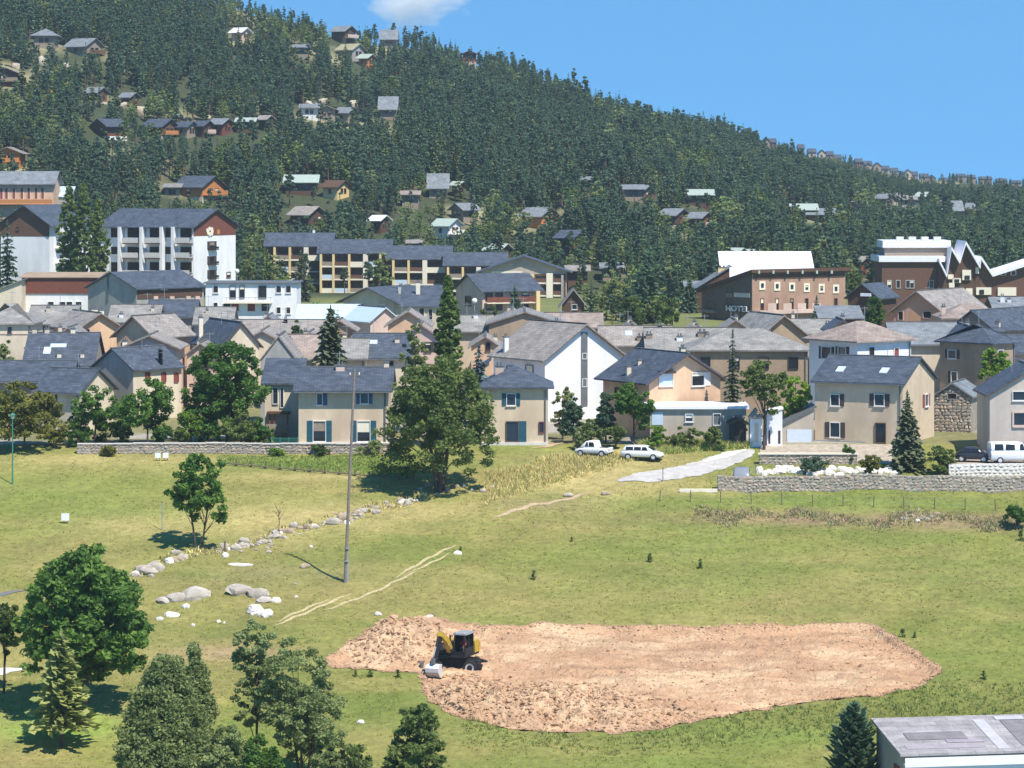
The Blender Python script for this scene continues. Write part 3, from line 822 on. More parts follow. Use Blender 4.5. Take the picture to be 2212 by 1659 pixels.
h = House('stone_barn', 'rubble stone barn with small square hole under its gable', (2018,2098,2130), 313, 857, 1.25, yaw=20, ridge='y', wall=M_MORTAR, roof=M_SLATEL, over=0.3, depth=6, cat='barn')
h.win('F',2048,850,2066,862,'',fm=M_STONE3,sill=False,bars=False)
BARN = h
h = House('beige_corner_house', 'pale beige house with gable and pink framed windows beside parked van', (2138,2330), 293, 852, 2.6, depth=8, ridge='y', wall=mat('pale_beige_render',(0.52,0.45,0.39),bump=0.2,var=0.08,stain=(0.42,0.37,0.32)), roof=M_SLATE, over=0.4)
h.win('F',2188,846,2222,864); h.win('F',2190,892,2230,918,'',fm=M_PINK,fw=0.16)
h = House('brown_tower_house', 'tall brown house with pyramid slate roof behind the stone barn', (2030,2144,2192), 332, 745, 1.9, yaw=-45, kind='hip', wall=M_BROWNW, roof=M_SLATE, over=0.45, hipin=2.6)
h.win('L',2049,756,2066,774,'lr',M_BRSHUT,shw=0.35); h.win('L',2056,803,2068,826,'l',M_BRSHUT); h.win('F',2155,757,2166,776)
h.chim(2170,735,8,0.5)
# ---- centre, around the white gable
h = House('white_gable_house', 'big house with plain white gable split by dark vertical strip', (1066,1177,1345), 326, 774, 3.4, yaw=-33, ridge='y', wall=M_WHITE, roof=M_TANR, over=0.6)
a, z = h.on('F',1255,722)
mb = MB(); h.fbox(mb,'F',h.W/2-0.42,0,2.2,h.W/2+0.42,0.06,h.H+h.rise-0.75); st = mb.build('strip_cladding', M_GREYM, h.root)
h.win('F',h.W/2-.25,h.H-0.2,h.W/2+.25,h.H+.35,uv=False,sill=False,bars=False); h.win('F',h.W/2-.25,h.H-3.2,h.W/2+.25,h.H-2.4,uv=False,sill=False,bars=False)
h.win('L',1096,791,1111,804,fm=M_GREYM); h.win('L',1137,789,1152,816,'',fm=M_GREYM,sill=False); h.chim(1088,728,11,0.8,M_WHITE); h.chim(1202,694,12,0.75,M_WHITE)
h = House('brown_gable_house', 'old house with brown gable behind the white gable house', (1056,1212), 362, 700, 1.35, depth=12, ridge='y', wall=M_BROWNW, roof=M_GREYR, over=0.4)
h.win('F',1118,716,1130,730,fm=M_BRSHUT)
House('tile_roof_house', 'long house with reddish brown tiles behind white gable', (1180,1300), 378, 708, 1.5, depth=9, wall=M_PEACH, roof=M_BROWNR, over=0.4)
h = House('weathered_roof_house', 'house with weathered grey tiles and large skylight right of white gable', (1298,1452), 352, 746, 1.9, depth=8, wall=M_CREAMP, roof=M_TANR, over=0.4)
h.skylight(0.72,0.3,1.6,1.1); h.skylight(0.4,0.28); h.chim(1425,706,11,0.4,M_SLATE); h.chim(1385,742,18,0.1,M_WOODG)
h = House('grey_roof_house', 'wide house under pale grey stone roof with dark chimney stack', (1398,1592), 346, 757, 2.2, depth=8.5, wall=M_GREYW, roof=M_GREYR, over=0.4)
h.chim(1517,722,20,0.3,M_WOODG); h.chim(1528,737,8,0.25); h.chim(1468,741,13,0.2,M_WHITE); h.chim(1370,760,14,0.25,M_WOODG)
h = House('hip_roof_house', 'house with broad grey hipped roof behind the slender spruce', (1492,1745), 337, 759, 2.15, depth=9, kind='hip', wall=M_BROWNW, roof=M_GREYR, over=0.5, hipin=4.6)
h.auto('F',4,1,1.0,1.2,fm=M_BRSHUT)
h = House('dark_gable_house', 'house with dark brown gable below the hotel', (1600,1640,1742), 368, 727, 2.4, yaw=-18, ridge='y', wall=M_BROWNW, roof=M_GREYR, over=0.6, depth=10)
h = House('low_grey_house', 'low house with grey roof and cream chimney below the hotel', (1690,1800), 380, 721, 1.5, depth=8, wall=M_BEIGE, roof=M_GREYR, over=0.4)
h.chim(1713,678,7,0.5); h.chim(1788,712,11,0.2)
h = House('pink_roof_house', 'grey and white house with brown hipped roof and wide window', (1748,1852,1968), 323, 741, 1.95, yaw=-36, kind='hip', wall=M_WHITE, roof=M_BROWNR, over=0.6, hipin=3.3)
h.win('L',1776,749,1796,775,'lr',M_BRSHUT,shw=0.4); h.win('L',1812,749,1828,775,'lr',M_BRSHUT,shw=0.4)
h.win('F',1879,752,1886,782,'',M_BRSHUT,fm=M_BRSHUT,sill=False); h.win('F',1931,752,1940,784,'',pm=M_REDSHUT,sill=False)
h = House('blue_slate_house', 'house with blue grey slate roof between hipped roofs', (1928,2072), 342, 743, 2.1, depth=8, wall=M_CREAMP, roof=M_SLATEL, over=0.4)
h = House('beige_slate_house', 'beige gabled house with long slate roof behind the brown tower house', (2056,2146,2290), 352, 712, 2.0, yaw=38, ridge='y', wall=M_BROWNW, roof=M_SLATE, over=0.5)
h.chim(2160,732,9,0.1)
House('slate_edge_house', 'house under plain dark slate roof behind bright round tree', (2172,2330), 338, 762, 1.6, depth=8, wall=M_PINK, roof=M_SLATE, over=0.4)
h = House('orange_gable_house', 'orange gabled house with two black unglazed openings', (1930,2033,2128), 402, 673, 2.5, yaw=33, ridge='y', wall=M_ORANGE, roof=M_TANR, over=0.5)
h.win('F',1941,673,1951,691,fm=M_PINK,pm=M_DARK,sill=False,bars=False); h.win('F',1995,673,2012,687,fm=M_PINK,pm=M_DARK,sill=False,bars=False)
h = House('brown_hip_house', 'low house with brown hipped roof beside orange gable', (2038,2168), 384, 690, 1.7, depth=8, kind='hip', wall=M_BEIGE, roof=M_BROWNR, over=0.4, hipin=3)
h.chim(2038,662,9,0.3,M_PINK)
h = House('dark_wood_chalet', 'dark timber chalet with slate roof beside the hotel', (1832,1896,1936), 432, 642, 1.7, yaw=30, ridge='y', wall=M_WOODD, roof=M_SLATE, over=0.5, cat='chalet')
h.panel('balcony','F',1862,633,1884,640,M_METALW,0,0.6)
House('slate_shed', 'low shed with smooth slate roof below the hotel', (1773,1860), 398, 688, 1.2, kind='shed', depth=5, wall=M_WOODD, roof=M_SLATEL, over=0.4, cat='shed')
h = House('roof_edge_house', 'slate roofed house with white chimneys at the foot of the white trimmed residence', (2150,2290), 420, 672, 1.6, depth=9, wall=M_WOODR, roof=M_SLATEL, over=0.5)
h.chim(2165,640,9,0.3,M_WHITE); h.chim(2180,652,8,0.3,M_WHITE)
# ---- hotel
h = House('hotel', 'brown hotel with square cream window surrounds and white lettering on its side', (1516,1625,1826), 515, 592, -3.4, yaw=-35, kind='shed', wall=M_HOTEL, roof=M_WOODD, over=0.7, cat='hotel', thick=0.6, vb=690)
HOTEL = h
for u_ in (1646,1678,1710,1742,1774,1805):
    h.win('F',u_-3.2,612+ (u_-1646)*0.045,u_+3.2,622+(u_-1646)*0.045,fm=M_CREAMF,fw=0.34,sill=False,bars=False)
for u_ in (1646,1678,1710,1742,1805):
    h.win('F',u_-3,645,u_+3,669,fm=M_FRAMEB,sill=False,bars=False,name='balcony_door')
for u_ in (1661,1694,1725,1757): h.panel('balcony_panel','F',u_-9,655,u_+9,671,M_PINK,0.8,0.86)
b = h.panel('balcony','F',1634,671,1752,675,M_PINK,0,0.95)
h.panel('wood_band','F',1627,593,1824,598,M_WOODD,0,0.1)
for u_ in (1633,1664,1695,1727,1758,1790): h.panel('rafter_end','F',u_-2,584,u_+2,591,M_METALG,0.75,0.85)
for u0_, v0_, u1_, v1_, m_ in ((1530,652,1546,664,M_GLASS),(1571,622,1582,632,M_GLASS),(1571,646,1582,655,M_GLASS),(1533,680,1546,694,M_GLASS),(1572,682,1586,694,M_GLASS)):
    h.win('L',u0_,v0_,u1_,v1_,fm=M_WOODD,sill=False)
h.panel('side_balcony','L',1521,669,1549,676,M_WOODG,0,0.6)
MB().prism([(0.05,0.1),(h.D-.05,0.1),(h.D-.05,h.H+h.rise-.1),(0.05,h.H-.1)],-0.05,-0.002,'x').build('timber_cladding', M_WOODG if False else mat('dark_grey_timber',(0.15,0.115,0.09),var=0.3,scale=3,bump=0.3), h.root)  # darker wood, with the shade of this side wall also put into its colour
h.panel('sign_board','L',1569,633,1582,642,M_WOODG,0,0.1); h.panel('sign_board','L',1586,632,1620,643,M_CONC,0,0.1)
h.panel('sign_backing','L',1566,657,1622,676,M_WOODD,0,0.12)
fc = bpy.data.curves.new('letters', 'FONT'); fc.body = 'HOTEL'; fc.extrude = 0.05; fc.align_x = 'LEFT'; fc.size = 1.0; fc.offset = 0.015
fo = bpy.data.objects.new('letters', fc); COL.objects.link(fo)
bpy.context.view_layer.update()
tm = bpy.data.meshes.new_from_object(fo.evaluated_get(bpy.context.evaluated_depsgraph_get()))
bpy.data.objects.remove(fo)
tm.materials.clear(); tm.materials.append(M_METALW)
a0, z1 = h.on('L',1569,659); a1, z0 = h.on('L',1620,674)
w_ = max(v.co.x for v in tm.vertices); hh = max(v.co.y for v in tm.vertices)
to = ob('lettering', tm, h.root)
to.location = (-0.2, max(a0,a1), z0)
to.rotation_euler = (R(90), 0, R(-90))
to.scale = (abs(a1-a0)/w_, (z1-z0)/hh, 1)
House('white_roof_hall', 'hall with large bright white metal roof behind the hotel', (1563,1758), 548, 602, 4.3, kind='shed', depth=9, wall=M_WOODD, roof=M_METALW, over=0.4, cat='hall', vb=680)
h = House('hotel_wing', 'older wing with steep slate roof and cream chimney behind hotel', (1492,1576), 545, 630, 4.2, kind='shedx', depth=9, wall=M_WOODD, roof=M_SLATEL, over=0.4, cat='hotel', vb=690)
h.chim(1560,578,18,0.3,M_YEL)
# ---- white trimmed residence
h = House('holiday_residence', 'dark timber residence with stepped roofs edged in bright white', (1905,2034), 562, 566, 0, kind='flat', depth=12, wall=M_WOODB, roof=M_METALW, over=0.6, thick=1.05, cat='apartments', vb=660)
for u_ in (1921,1940,1961,1970,2012): h.win('F',u_-4,606,u_+4,622,fm=M_FRAME,sill=False)
MB().box(0.8,2.5,h.H+1.1,h.W+1.6,11,h.H+2.6).build('upper_wall', M_WOODG, h.root)
MB().box(0.4,2,h.H+2.6,h.W+2,11.4,h.H+3.9).build('upper_roof', M_METALW, h.root)
for k in range(4): MB().box(3+k*2.3,2.2,h.H+3.95,4.3+k*2.3,3.4,h.H+4.6).build('roof_vent', M_WHITE, h.root)
zig = [(2028,562),(2045,596),(2055,536),(2073,566),(2086,524),(2117,577),(2119,557),(2144,594),(2232,566)]
zp = [P(u_, v_, 560) for u_, v_ in zig]
for i, (a, b) in enumerate(zip(zp, zp[1:])):
    ax, az = a.x-h.org.x, a.z-h.zb; bx, bz = b.x-h.org.x, b.z-h.zb
    t_ = 0.62
    MB().prism([(ax,az-t_*.5),(bx,bz-t_*.5),(bx,bz+t_*.5),(ax,az+t_*.5)], -2.5+0.004*i, 9, 'y').build('folded_roof', M_METALW, h.root)
    zb_ = 1.0
    MB().prism([(ax,zb_),(bx,zb_),(bx,bz-t_*.45),(ax,az-t_*.45)], -1.2-0.01*i, 8, 'y').build('bay_wall', M_WOODD if i < 6 else M_WOODB, h.root)
def rwin(u0, v0, u1, v1, m, n='bay_window'):
    a, b = P(u0, v1, 558), P(u1, v0, 558)
    MB().box(a.x-h.org.x, -1.6, a.z-h.zb, b.x-h.org.x, -1.2, b.z-h.zb).build(n, m, h.root)
for q in ((2062,602,2080,612),(2052,594,2064,604),(2083,584,2102,606),(2054,612,2066,622),(2091,624,2105,640),(2112,578,2119,592),(2113,622,2146,638),(2160,622,2200,640),(2166,586,2178,596),(2188,584,2200,596)):
    rwin(*q, M_CREAMF)
for q in ((2066,604,2076,611),(2088,596,2099,605),(2168,588,2176,595),(2190,587,2198,595),(2120,627,2130,637)):
    a, b = P(q[0], q[3], 558), P(q[2], q[1], 558)
    MB().box(a.x-h.org.x, -1.7, a.z-h.zb, b.x-h.org.x, -1.61, b.z-h.zb).build('bay_pane', M_GLASS, h.root)
# ---- left: apartment blocks, hall, barn
h = House('white_apartments', 'white apartment block with brown timber gable and dark balconies', (218,418,509), 548, 489, 2.9, yaw=27, wall=M_WHITE, roof=M_SLATE, over=0.9, cat='apartments', vb=612)
WA = h
h.cladding('R', M_WOODR, 1.75)
h.panel('eave_band','F',222,487,417,492,M_WOODR,0,0.12)
for u_ in (265,312,355,380): h.panel('pilaster','F',u_-3,490,u_+3,610,M_WHITE,0.1,1.2)
for v0_, v1_ in ((492,513),(533,549),(566,588)):
    for u0_, u1_ in ((240,258),(276,304),(324,352),(357,372),(390,415)):
        h.win('F',u0_,v0_,u1_,v1_,fm=M_FRAME,pm=M_DARK,sill=False)
for v_ in (519,551,589):
    for u0_, u1_ in ((272,306),(320,354),(386,417)):
        a0, z = h.on('F',u0_,v_); a1, _z = h.on('F',u1_,v_); h.balcony('F',a0,a1,z-0.5,1.3,M_CONC,M_WOODB,1.0)
for v_ in (530,562,592):
    h.win('R',452,v_-8,463,v_+8,'lr',M_BRSHUT,shw=0.6,fm=M_FRAMEB)
    a0, z = h.on('R',449,v_+9); a1, _z = h.on('R',467,v_+9); h.balcony('R',a0,a1,z,0.6,M_BLACK,M_BLACK,0.5)
h.win('R',489,588,497,598,fm=M_FRAMEB)
a, z = h.on('R',453,500)
mb = MB()
for k in range(7): mb.prism([(a+0.75*math.cos(k*.9)*(1+0.3*(k%2))+.45*math.cos(w_*1.05), z+0.5*math.sin(k*.9)+.42*math.sin(w_*1.05)) for w_ in range(6)], h.W+0.05+.01*k, h.W+0.1+.012*k, 'x')
mb.build('gable_ornament', M_CREAMF, h.root)
h.panel('gable_emblem','R',468,496,474,506,M_WOODO,0.045,0.1)
h = House('white_gable_block', 'white block with brown timber gable behind the poplars', (2,107,131), 540, 484, 3.2, yaw=20, ridge='y', wall=M_WHITE, roof=M_SLATE, over=0.9, cat='apartments', vb=612, depth=16)
h.cladding('F', M_WOODB, 2.2); h.win('F',36,490,41,497,fm=M_WOODD); 
for v_ in (515,545,575): h.balcony('R',2,7,h.H-1.5-2.7*((v_-515)/30),1.0,M_WHITE)
h = House('peach_apartments', 'peach apartment row with blue grey roof and red doors on the slope', (-40,115), 672, 395, 2.4, depth=10, wall=M_PEACH, roof=M_SLATEL, over=0.9, cat='apartments')
for u_ in (3,14,30,47,62,78,92): h.win('F',u_-3,406,u_+3,430,fm=M_CREAMF,pm=M_REDSHUT,sill=False,bars=False)
h.balcony('F',0,h.W,h.H-4.6,1.5,M_WOODO)
House('blue_roof_cottage', 'small house with pale blue roof beside the peach apartments', (112,152), 680, 425, 2.0, kind='shed', depth=6, wall=M_GREYW, roof=M_METALB, over=0.3)
h = House('timber_hall', 'low hall with dark red timber upper wall and white base', (47,212), 482, 600, 0.5, kind='gable', depth=14, wall=M_WHITE, roof=M_BROWNW, over=0.5, cat='hall')
h.panel('timber_band','F',48,600,211,634,M_WOODR,0,0.18)
for u_ in (110,135,150,170): h.win('F',u_-6,652,u_+6,660,sill=False,bars=False)
House('grey_lean_roof', 'long low shed with grey roof beside the timber hall', (-40,47), 478, 640, 2.4, kind='shedx', depth=10, wall=M_CREAMP, roof=M_GREYR, over=0.4, cat='shed')
h = House('grey_barn', 'grey gabled barn with long dark slate roof and open eaves', (190,295,440), 466, 624, 2.3, yaw=40, ridge='y', wall=M_GREYW, roof=M_SLATE, over=0.5, cat='barn')
h.panel('timber_band','R',296,627,436,640,M_WOODD,0,0.1); h.panel('drainpipe','F',232,596,235,650,M_GREYM,0,0.12)
for u_ in (330,365,400,420): h.panel('pier','R',u_,640,u_+9,660,M_PINK,0.1,0.3)
h = House('white_town_hall', 'white flat roofed two storey building with long balcony behind tractor', (444,641), 450, 613, 0, kind='flat', depth=9, wall=M_WHITE, roof=M_GREYM, over=0.35, thick=0.16, cat='building')
for u_ in (466,602,623): h.win('F',u_-5,618,u_+5,632,fm=M_FRAME,pm=M_GLASS)
for u_ in (602,623): h.win('F',u_-4,664,u_+4,677,fm=M_FRAME)
h.win('F',462,654,470,662)
for u_, w_ in ((503,6),(523,5),(567,8)): h.win('F',u_-w_,618,u_+w_,644,fm=M_GREYM,sill=False)
for u_, m_ in ((490,M_DARK),(508,M_REDSHUT),(543,M_REDSHUT),(573,M_GLASS)): h.win('F',u_-8,656,u_+8,672,fm=M_FRAME,pm=m_,sill=False)
h.panel('balcony','F',486,652,588,655,M_CREAMF,0,1.0)
for u_ in (490,505,521,537,553,569,585): h.panel('balcony_post','F',u_,643,u_+0.8,652,M_STEEL,0.85,0.9)
h.panel('balcony_rail','F',486,642,588,643,M_STEEL,0.85,0.92)
# ---- yellow framed apartments
def fins(h, fu, wide, v0, v1, slabs, m=M_YEL):
    for u_ in fu:
        w_ = 5 if u_ in wide else 2.4
        h.panel('fin','F',u_-w_,v0,u_+w_,v1,M_CREAMF if u_ in wide else m,0,1.5)
    ff = sorted(fu)
    for j, v_ in enumerate(slabs):
        for k, (a, b) in enumerate(zip(ff, ff[1:])):
            s_ = h.panel('balcony','F',a+2.5,v_-3,b-2.5,v_,M_CREAMF,0,1.45)
            h.panel('parapet','F',a+2.6,v_-12,b-2.6,v_-3.5,(M_WOODG,M_WOODB,M_CREAMF,M_METALB)[(j*3+k) % 4],1.3,1.38,s_)
            h.win('F',a+6,v_-22,b-6,v_-4,fm=M_WOODD,pm=M_GLASS,sill=False,name='balcony_door')
h = House('apartment_row', 'highest block of yellow finned apartment row under slate roof', (575,716), 640, 530, 2.4, depth=11, wall=M_WOODB, roof=M_SLATE, over=0.8, cat='apartments', vb=640, group='yellow finned apartment blocks')
fins(h, (594,627,662,700), (662,), 534, 625, (563,588,613))
h.chim(678,496,5,0.5,M_WHITE)
h = House('apartment_row', 'second block of yellow finned apartments with framed ground floor balconies', (690,842), 628, 545, 2.4, depth=11, wall=M_WOODB, roof=M_SLATE, over=0.8, cat='apartments', vb=645, group='yellow finned apartment blocks')
fins(h, (694,721,755,790,822), (790,), 549, 634, (577,605,634))
h = House('apartment_row', 'third block of yellow finned apartments with blue awning', (838,972), 618, 558, 2.3, depth=11, wall=M_WOODB, roof=M_SLATE, over=0.8, cat='apartments', vb=650, group='yellow finned apartment blocks')
fins(h, (850,883,918,966), (918,), 562, 648, (589,616,643))
h = House('apartment_row', 'fourth block of finned apartments joined to the broad beige gable', (962,1092), 612, 572, 2.2, depth=11, wall=M_WOODB, roof=M_SLATE, over=0.8, cat='apartments', vb=672, group='yellow finned apartment blocks')
fins(h, (968,1000,1034,1066,1090), (1034,), 577, 660, (603,630,656))
h = House('apartment_row', 'lowest block of finned apartments with broad beige gable and tall cream pillar', (1040,1224), 603, 586, 2.9, ridge='y', depth=12, wall=M_BEIGE, roof=M_SLATE, over=1.2, cat='apartments', vb=682, group='yellow finned apartment blocks')
h.panel('loggia','F',1150,592,1222,676,M_WOODD,0,0.2); h.panel('gable_panel','F',1062,586,1128,608,M_CREAMF,0,0.08)
for u0_, u1_ in ((1063,1078),(1090,1108),(1130,1146)):
    for v_ in (612,640): h.win('F',u0_,v_,u1_,v_+14,fm=M_WOODD,pm=M_GLASS,sill=False)
for v_ in (596,620,648): 
    for u0_, u1_ in ((1158,1178),(1198,1210)): h.panel('balcony_window','F',u0_,v_,u1_,v_+12,M_GLASS,0.2,0.24)
h.panel('pillar','F',1180,590,1194,680,M_CREAMF,0.2,1.4); h.panel('pillar','F',1212,594,1217,672,M_GREYW,0.2,1.4); h.panel('pillar','F',1146,592,1154,676,M_YEL,0.2,1.3)
for v_ in (612,639,666):
    for u0_, u1_ in ((1155,1179),(1195,1211)):
        s_ = h.panel('balcony','F',u0_,v_-2,u1_,v_+1,M_CREAMF,0.2,1.3); h.panel('parapet','F',u0_,v_-11,u1_,v_-2.5,M_WOODB,1.2,1.28,s_)
# ---- houses below the apartments
h = House('beige_gable_bungalow', 'beige bungalow with wide low gable below the finned apartments', (742,852,935), 482, 651, 2.0, yaw=25, ridge='y', wall=M_CREAMP, roof=M_SLATE, over=1.0)
h.win('F',756,657,767,667); h.win('F',780,657,787,667); h.win('F',818,657,832,667); h.chim(866,617,10,0.4,M_CREAMF)
h.win('R',880,658,890,670); 
h = House('white_slate_house', 'white house with stepped slate roof behind the poplar', (870,952), 470, 662, 2.6, kind='shed', depth=8, wall=M_CREAMP, roof=M_SLATE, over=0.5)
h.win('F',884,668,894,680); h.win('F',906,666,916,688,sill=False); h.win('F',926,668,934,690,sill=False); h.chim(903,610,9,0.6,M_CREAMF)
h = House('pink_balcony_house', 'pink rendered house with brown balconies and slate roof', (985,1042,1166), 502, 627, 2.4, yaw=-25, wall=M_PINK, roof=M_SLATE, over=0.8)
for u_ in (1056,1078,1110,1135): 
    h.win('F',u_-7,632,u_+7,650,fm=M_WOODB,sill=False); h.win('F',u_-6,658,u_+6,670,fm=M_WOODB,sill=False)
a0, z = h.on('F',1046,654); a1, _z = h.on('F',1150,654); h.balcony('F',a0,a1,z,1.2,M_WOODR,M_CREAMF)
h.win('L',1006,640,1018,660,fm=M_WOODB); h.panel('pillar','F',1152,628,1160,676,M_YEL,0,1.2)
h = House('blue_metal_hall', 'long low hall with pale blue metal roof', (641,770), 424, 692, 1.9, depth=9, wall=M_CREAMP, roof=M_METALB, over=0.3, cat='hall')
h = House('blue_metal_annexe', 'annexe with pale blue roof pointing toward meadow', (745,800,862), 418, 694, 1.7, yaw=-32, ridge='y', wall=M_PINK, roof=M_METALB, over=0.4, cat='hall')
h = House('brown_chalet_edge', 'dark chalet with pale gable window beside parked cars', (1216,1262), 505, 656, 2.2, depth=8, ridge='y', wall=M_WOODD, roof=M_TANR, over=0.7, cat='chalet')
h.win('F',1236,658,1246,668)
# ---- old town, left
h = House('old_cream_house', 'cream house with grey hipped roof and brown sloping trim', (-45,68), 372, 702, 2.3, depth=9, kind='hip', wall=M_CREAMP, roof=M_GREYR, over=0.4, hipin=4)
h.win('F',18,708,24,718,fm=M_BRSHUT); h.panel('string_course','F',0,720,64,722,M_PINK,0,0.08)
h = House('old_grey_roof_house', 'house with broad grey roof and timber loft below the timber hall', (62,158), 384, 698, 1.9, depth=8, wall=M_WOODG, roof=M_GREYR, over=0.5)
h.chim(104,664,8,0.3); h.auto('F',3,1,0.9,1.0,fm=M_WOODD)
h = House('peach_gable_house', 'peach gabled house with left roof slope and loft opening', (118,172,258), 366, 708, 1.6, yaw=-28, ridge='y', wall=M_PEACH, roof=M_TANR, over=0.6)
h.win('F',183,712,192,724,fm=M_WOODB,pm=M_DARK); h.chim(203,668,14,0.7,M_CREAMF); h.chim(238,670,9,0.6,M_CREAMF)
h = House('peach_long_house', 'peach house with long stone tiled roof behind little peach house', (252,330,410), 347, 724, 2.0, yaw=30, ridge='y', wall=M_PEACH, roof=M_TANR, over=0.6)
h.win('F',266,735,272,744,fm=M_BRSHUT)
h = House('small_peach_house', 'little peach gabled house in front of the peach long house', (262,382), 338, 752, 1.3, depth=8, ridge='y', wall=M_PINK, roof=M_TANR, over=0.5)
h.chim(238,742,10,0.1,M_CREAMF); h.chim(268,757,9,0.1,M_CREAMF)
h = House('grey_mid_house', 'house with grey roof between the old gables and grey barn', (236,340), 395, 695, 1.9, depth=8, wall=M_GREYW, roof=M_GREYR, over=0.4)
h.chim(262,690,9,0.1,M_WHITE); h.chim(330,670,7,0.3)
h = House('blue_mid_house', 'house with blue slate roof below the grey barn', (318,420), 405, 684, 1.9, depth=8, wall=M_GREYW, roof=M_SLATE, over=0.4)
h = House('dark_slate_house', 'house with broad dark slate roof and white bargeboard', (386,480,560), 352, 746, 2.5, yaw=-24, ridge='y', wall=M_CREAMP, roof=M_SLATE, over=0.4, depth=11)
h.chim(419,686,9,0.8,M_CREAMF)
h = House('grey_hall_house', 'house with pale grey roof in front of the white flat roofed building', (420,500), 398, 700, 1.9, depth=8, wall=M_GREYW, roof=M_GREYR, over=0.4)
h.chim(447,686,6,0.3)
h = House('brown_grey_house', 'long house with weathered brown roof in front of the tractor yard', (497,690), 380, 730, 1.9, depth=9, wall=M_PINK, roof=M_TANR, over=0.4)
h.chim(617,706,8,0.4,M_BLACK)
h = House('terracotta_chimney_house', 'house with pinkish roof and terracotta chimney beside dark spruce', (596,680), 340, 774, 2.3, depth=8, wall=M_CREAM, roof=M_BROWNR, over=0.4)
h.chim(624,742,14,0.3,M_TERRA)
h = House('cream_inset_house', 'cream gabled house with inset tiled dormer behind the big round tree', (510,622), 356, 748, 1.7, depth=10, ridge='y', wall=M_CREAMP, roof=M_TANR, over=0.4)
h = House('big_slate_house', 'house with large plain blue slate roof and skylights', (52,200), 342, 788, 3.2, depth=9.5, wall=M_GREYW, roof=M_SLATE, over=0.4)
h.skylight(0.45,0.28,1.8,.5); h.skylight(0.3,0.2); h.chim(128,772,9,0.1,M_CREAMF); h.chim(178,776,8,0.1,M_CREAMF)
for u_, m_ in ((75,M_CREAMP),(102,M_CREAMP),(158,M_CREAMF)): h.chim(u_,716,10,0.5,m_)
h = House('slate_row_house', 'low house with patched slate roof behind the golden olive tree', (-40,150), 322, 822, 1.7, depth=8, wall=M_BROWNW, roof=M_SLATE, over=0.5)
h = House('patched_slate_house', 'slate roofed house with cream gable behind the garden trees', (78,172,246), 314, 846, 2.0, yaw=24, wall=M_CREAMP, roof=M_SLATE, over=0.5, ridge='x')
h.win('F',110,852,122,880,fm=M_BRSHUT,sill=False)
h = House('grey_blue_gable_house', 'grey gabled house with long slate roof and red brown shutters', (202,288,392), 326, 798, 2.0, yaw=40, ridge='y', wall=M_CREAMP, roof=M_SLATE, over=0.4)
h.cladding('F', M_GREYW, h.H-0.1)
for u_ in (318,353,380): h.win('R',u_-4,806,u_+4,824,'',fm=M_REDSHUT,pm=M_REDSHUT,sill=False)
h.chim(356,756,8,0.6,M_BLACK); h.chim(372,764,8,0.6,M_BLACK)
h = House('slate_center_house', 'cream house with slate roof between dark spruce and poplar', (762,882), 336, 773, 2.3, depth=9, wall=M_CREAMP, roof=M_SLATE, over=0.4)
h.win('F',834,782,849,797,fm=M_BRSHUT); h.chim(858,744,10,0.3); h.skylight(0.35,0.3,.9,.7)
h = House('grey_center_house', 'house with pale grey tiled roof beside dark spruce', (690,790), 334, 774, 1.8, depth=8, wall=M_CREAM, roof=M_GREYR, over=0.4)
h = House('peach_small_house', 'small peach gabled house right of the poplar', (1018,1078), 346, 748, 1.0, depth=9, ridge='y', wall=M_PEACH, roof=M_TANR, over=0.4)
h.win('F',1050,741,1058,756,fm=M_BRSHUT); h.chim(1070,746,9,0.5)
h = House('pale_roof_house', 'house with pale grey roof behind the poplar', (985,1062), 366, 716, 1.6, depth=8, wall=M_CREAM, roof=M_GREYR, over=0.4)
h.chim(1028,694,10,0.4,M_WHITE)
h = House('orange_eave_house', 'orange rendered house with brown eaves left of the poplar', (838,925), 378, 702, 1.6, depth=9, ridge='y', wall=M_PEACH, roof=M_TANR, over=0.5)
h.panel('chimney_wall','F',905,715,913,750,M_CREAMF,0,0.4)
h = House('garden_wall_house', 'low peach outbuilding left of hipped house', (1020,1056), 318, 808, 1.2, kind='shedx', depth=5, wall=M_PEACH, roof=M_SLATE, over=0.25, cat='outbuilding')
h = House('grey_apron_house', 'low house with plain grey roof beside the blue metal hall', (592,700), 396, 716, 1.0, kind='shed', depth=7, wall=M_CREAMP, roof=M_TANR, over=0.3, cat='outbuilding')
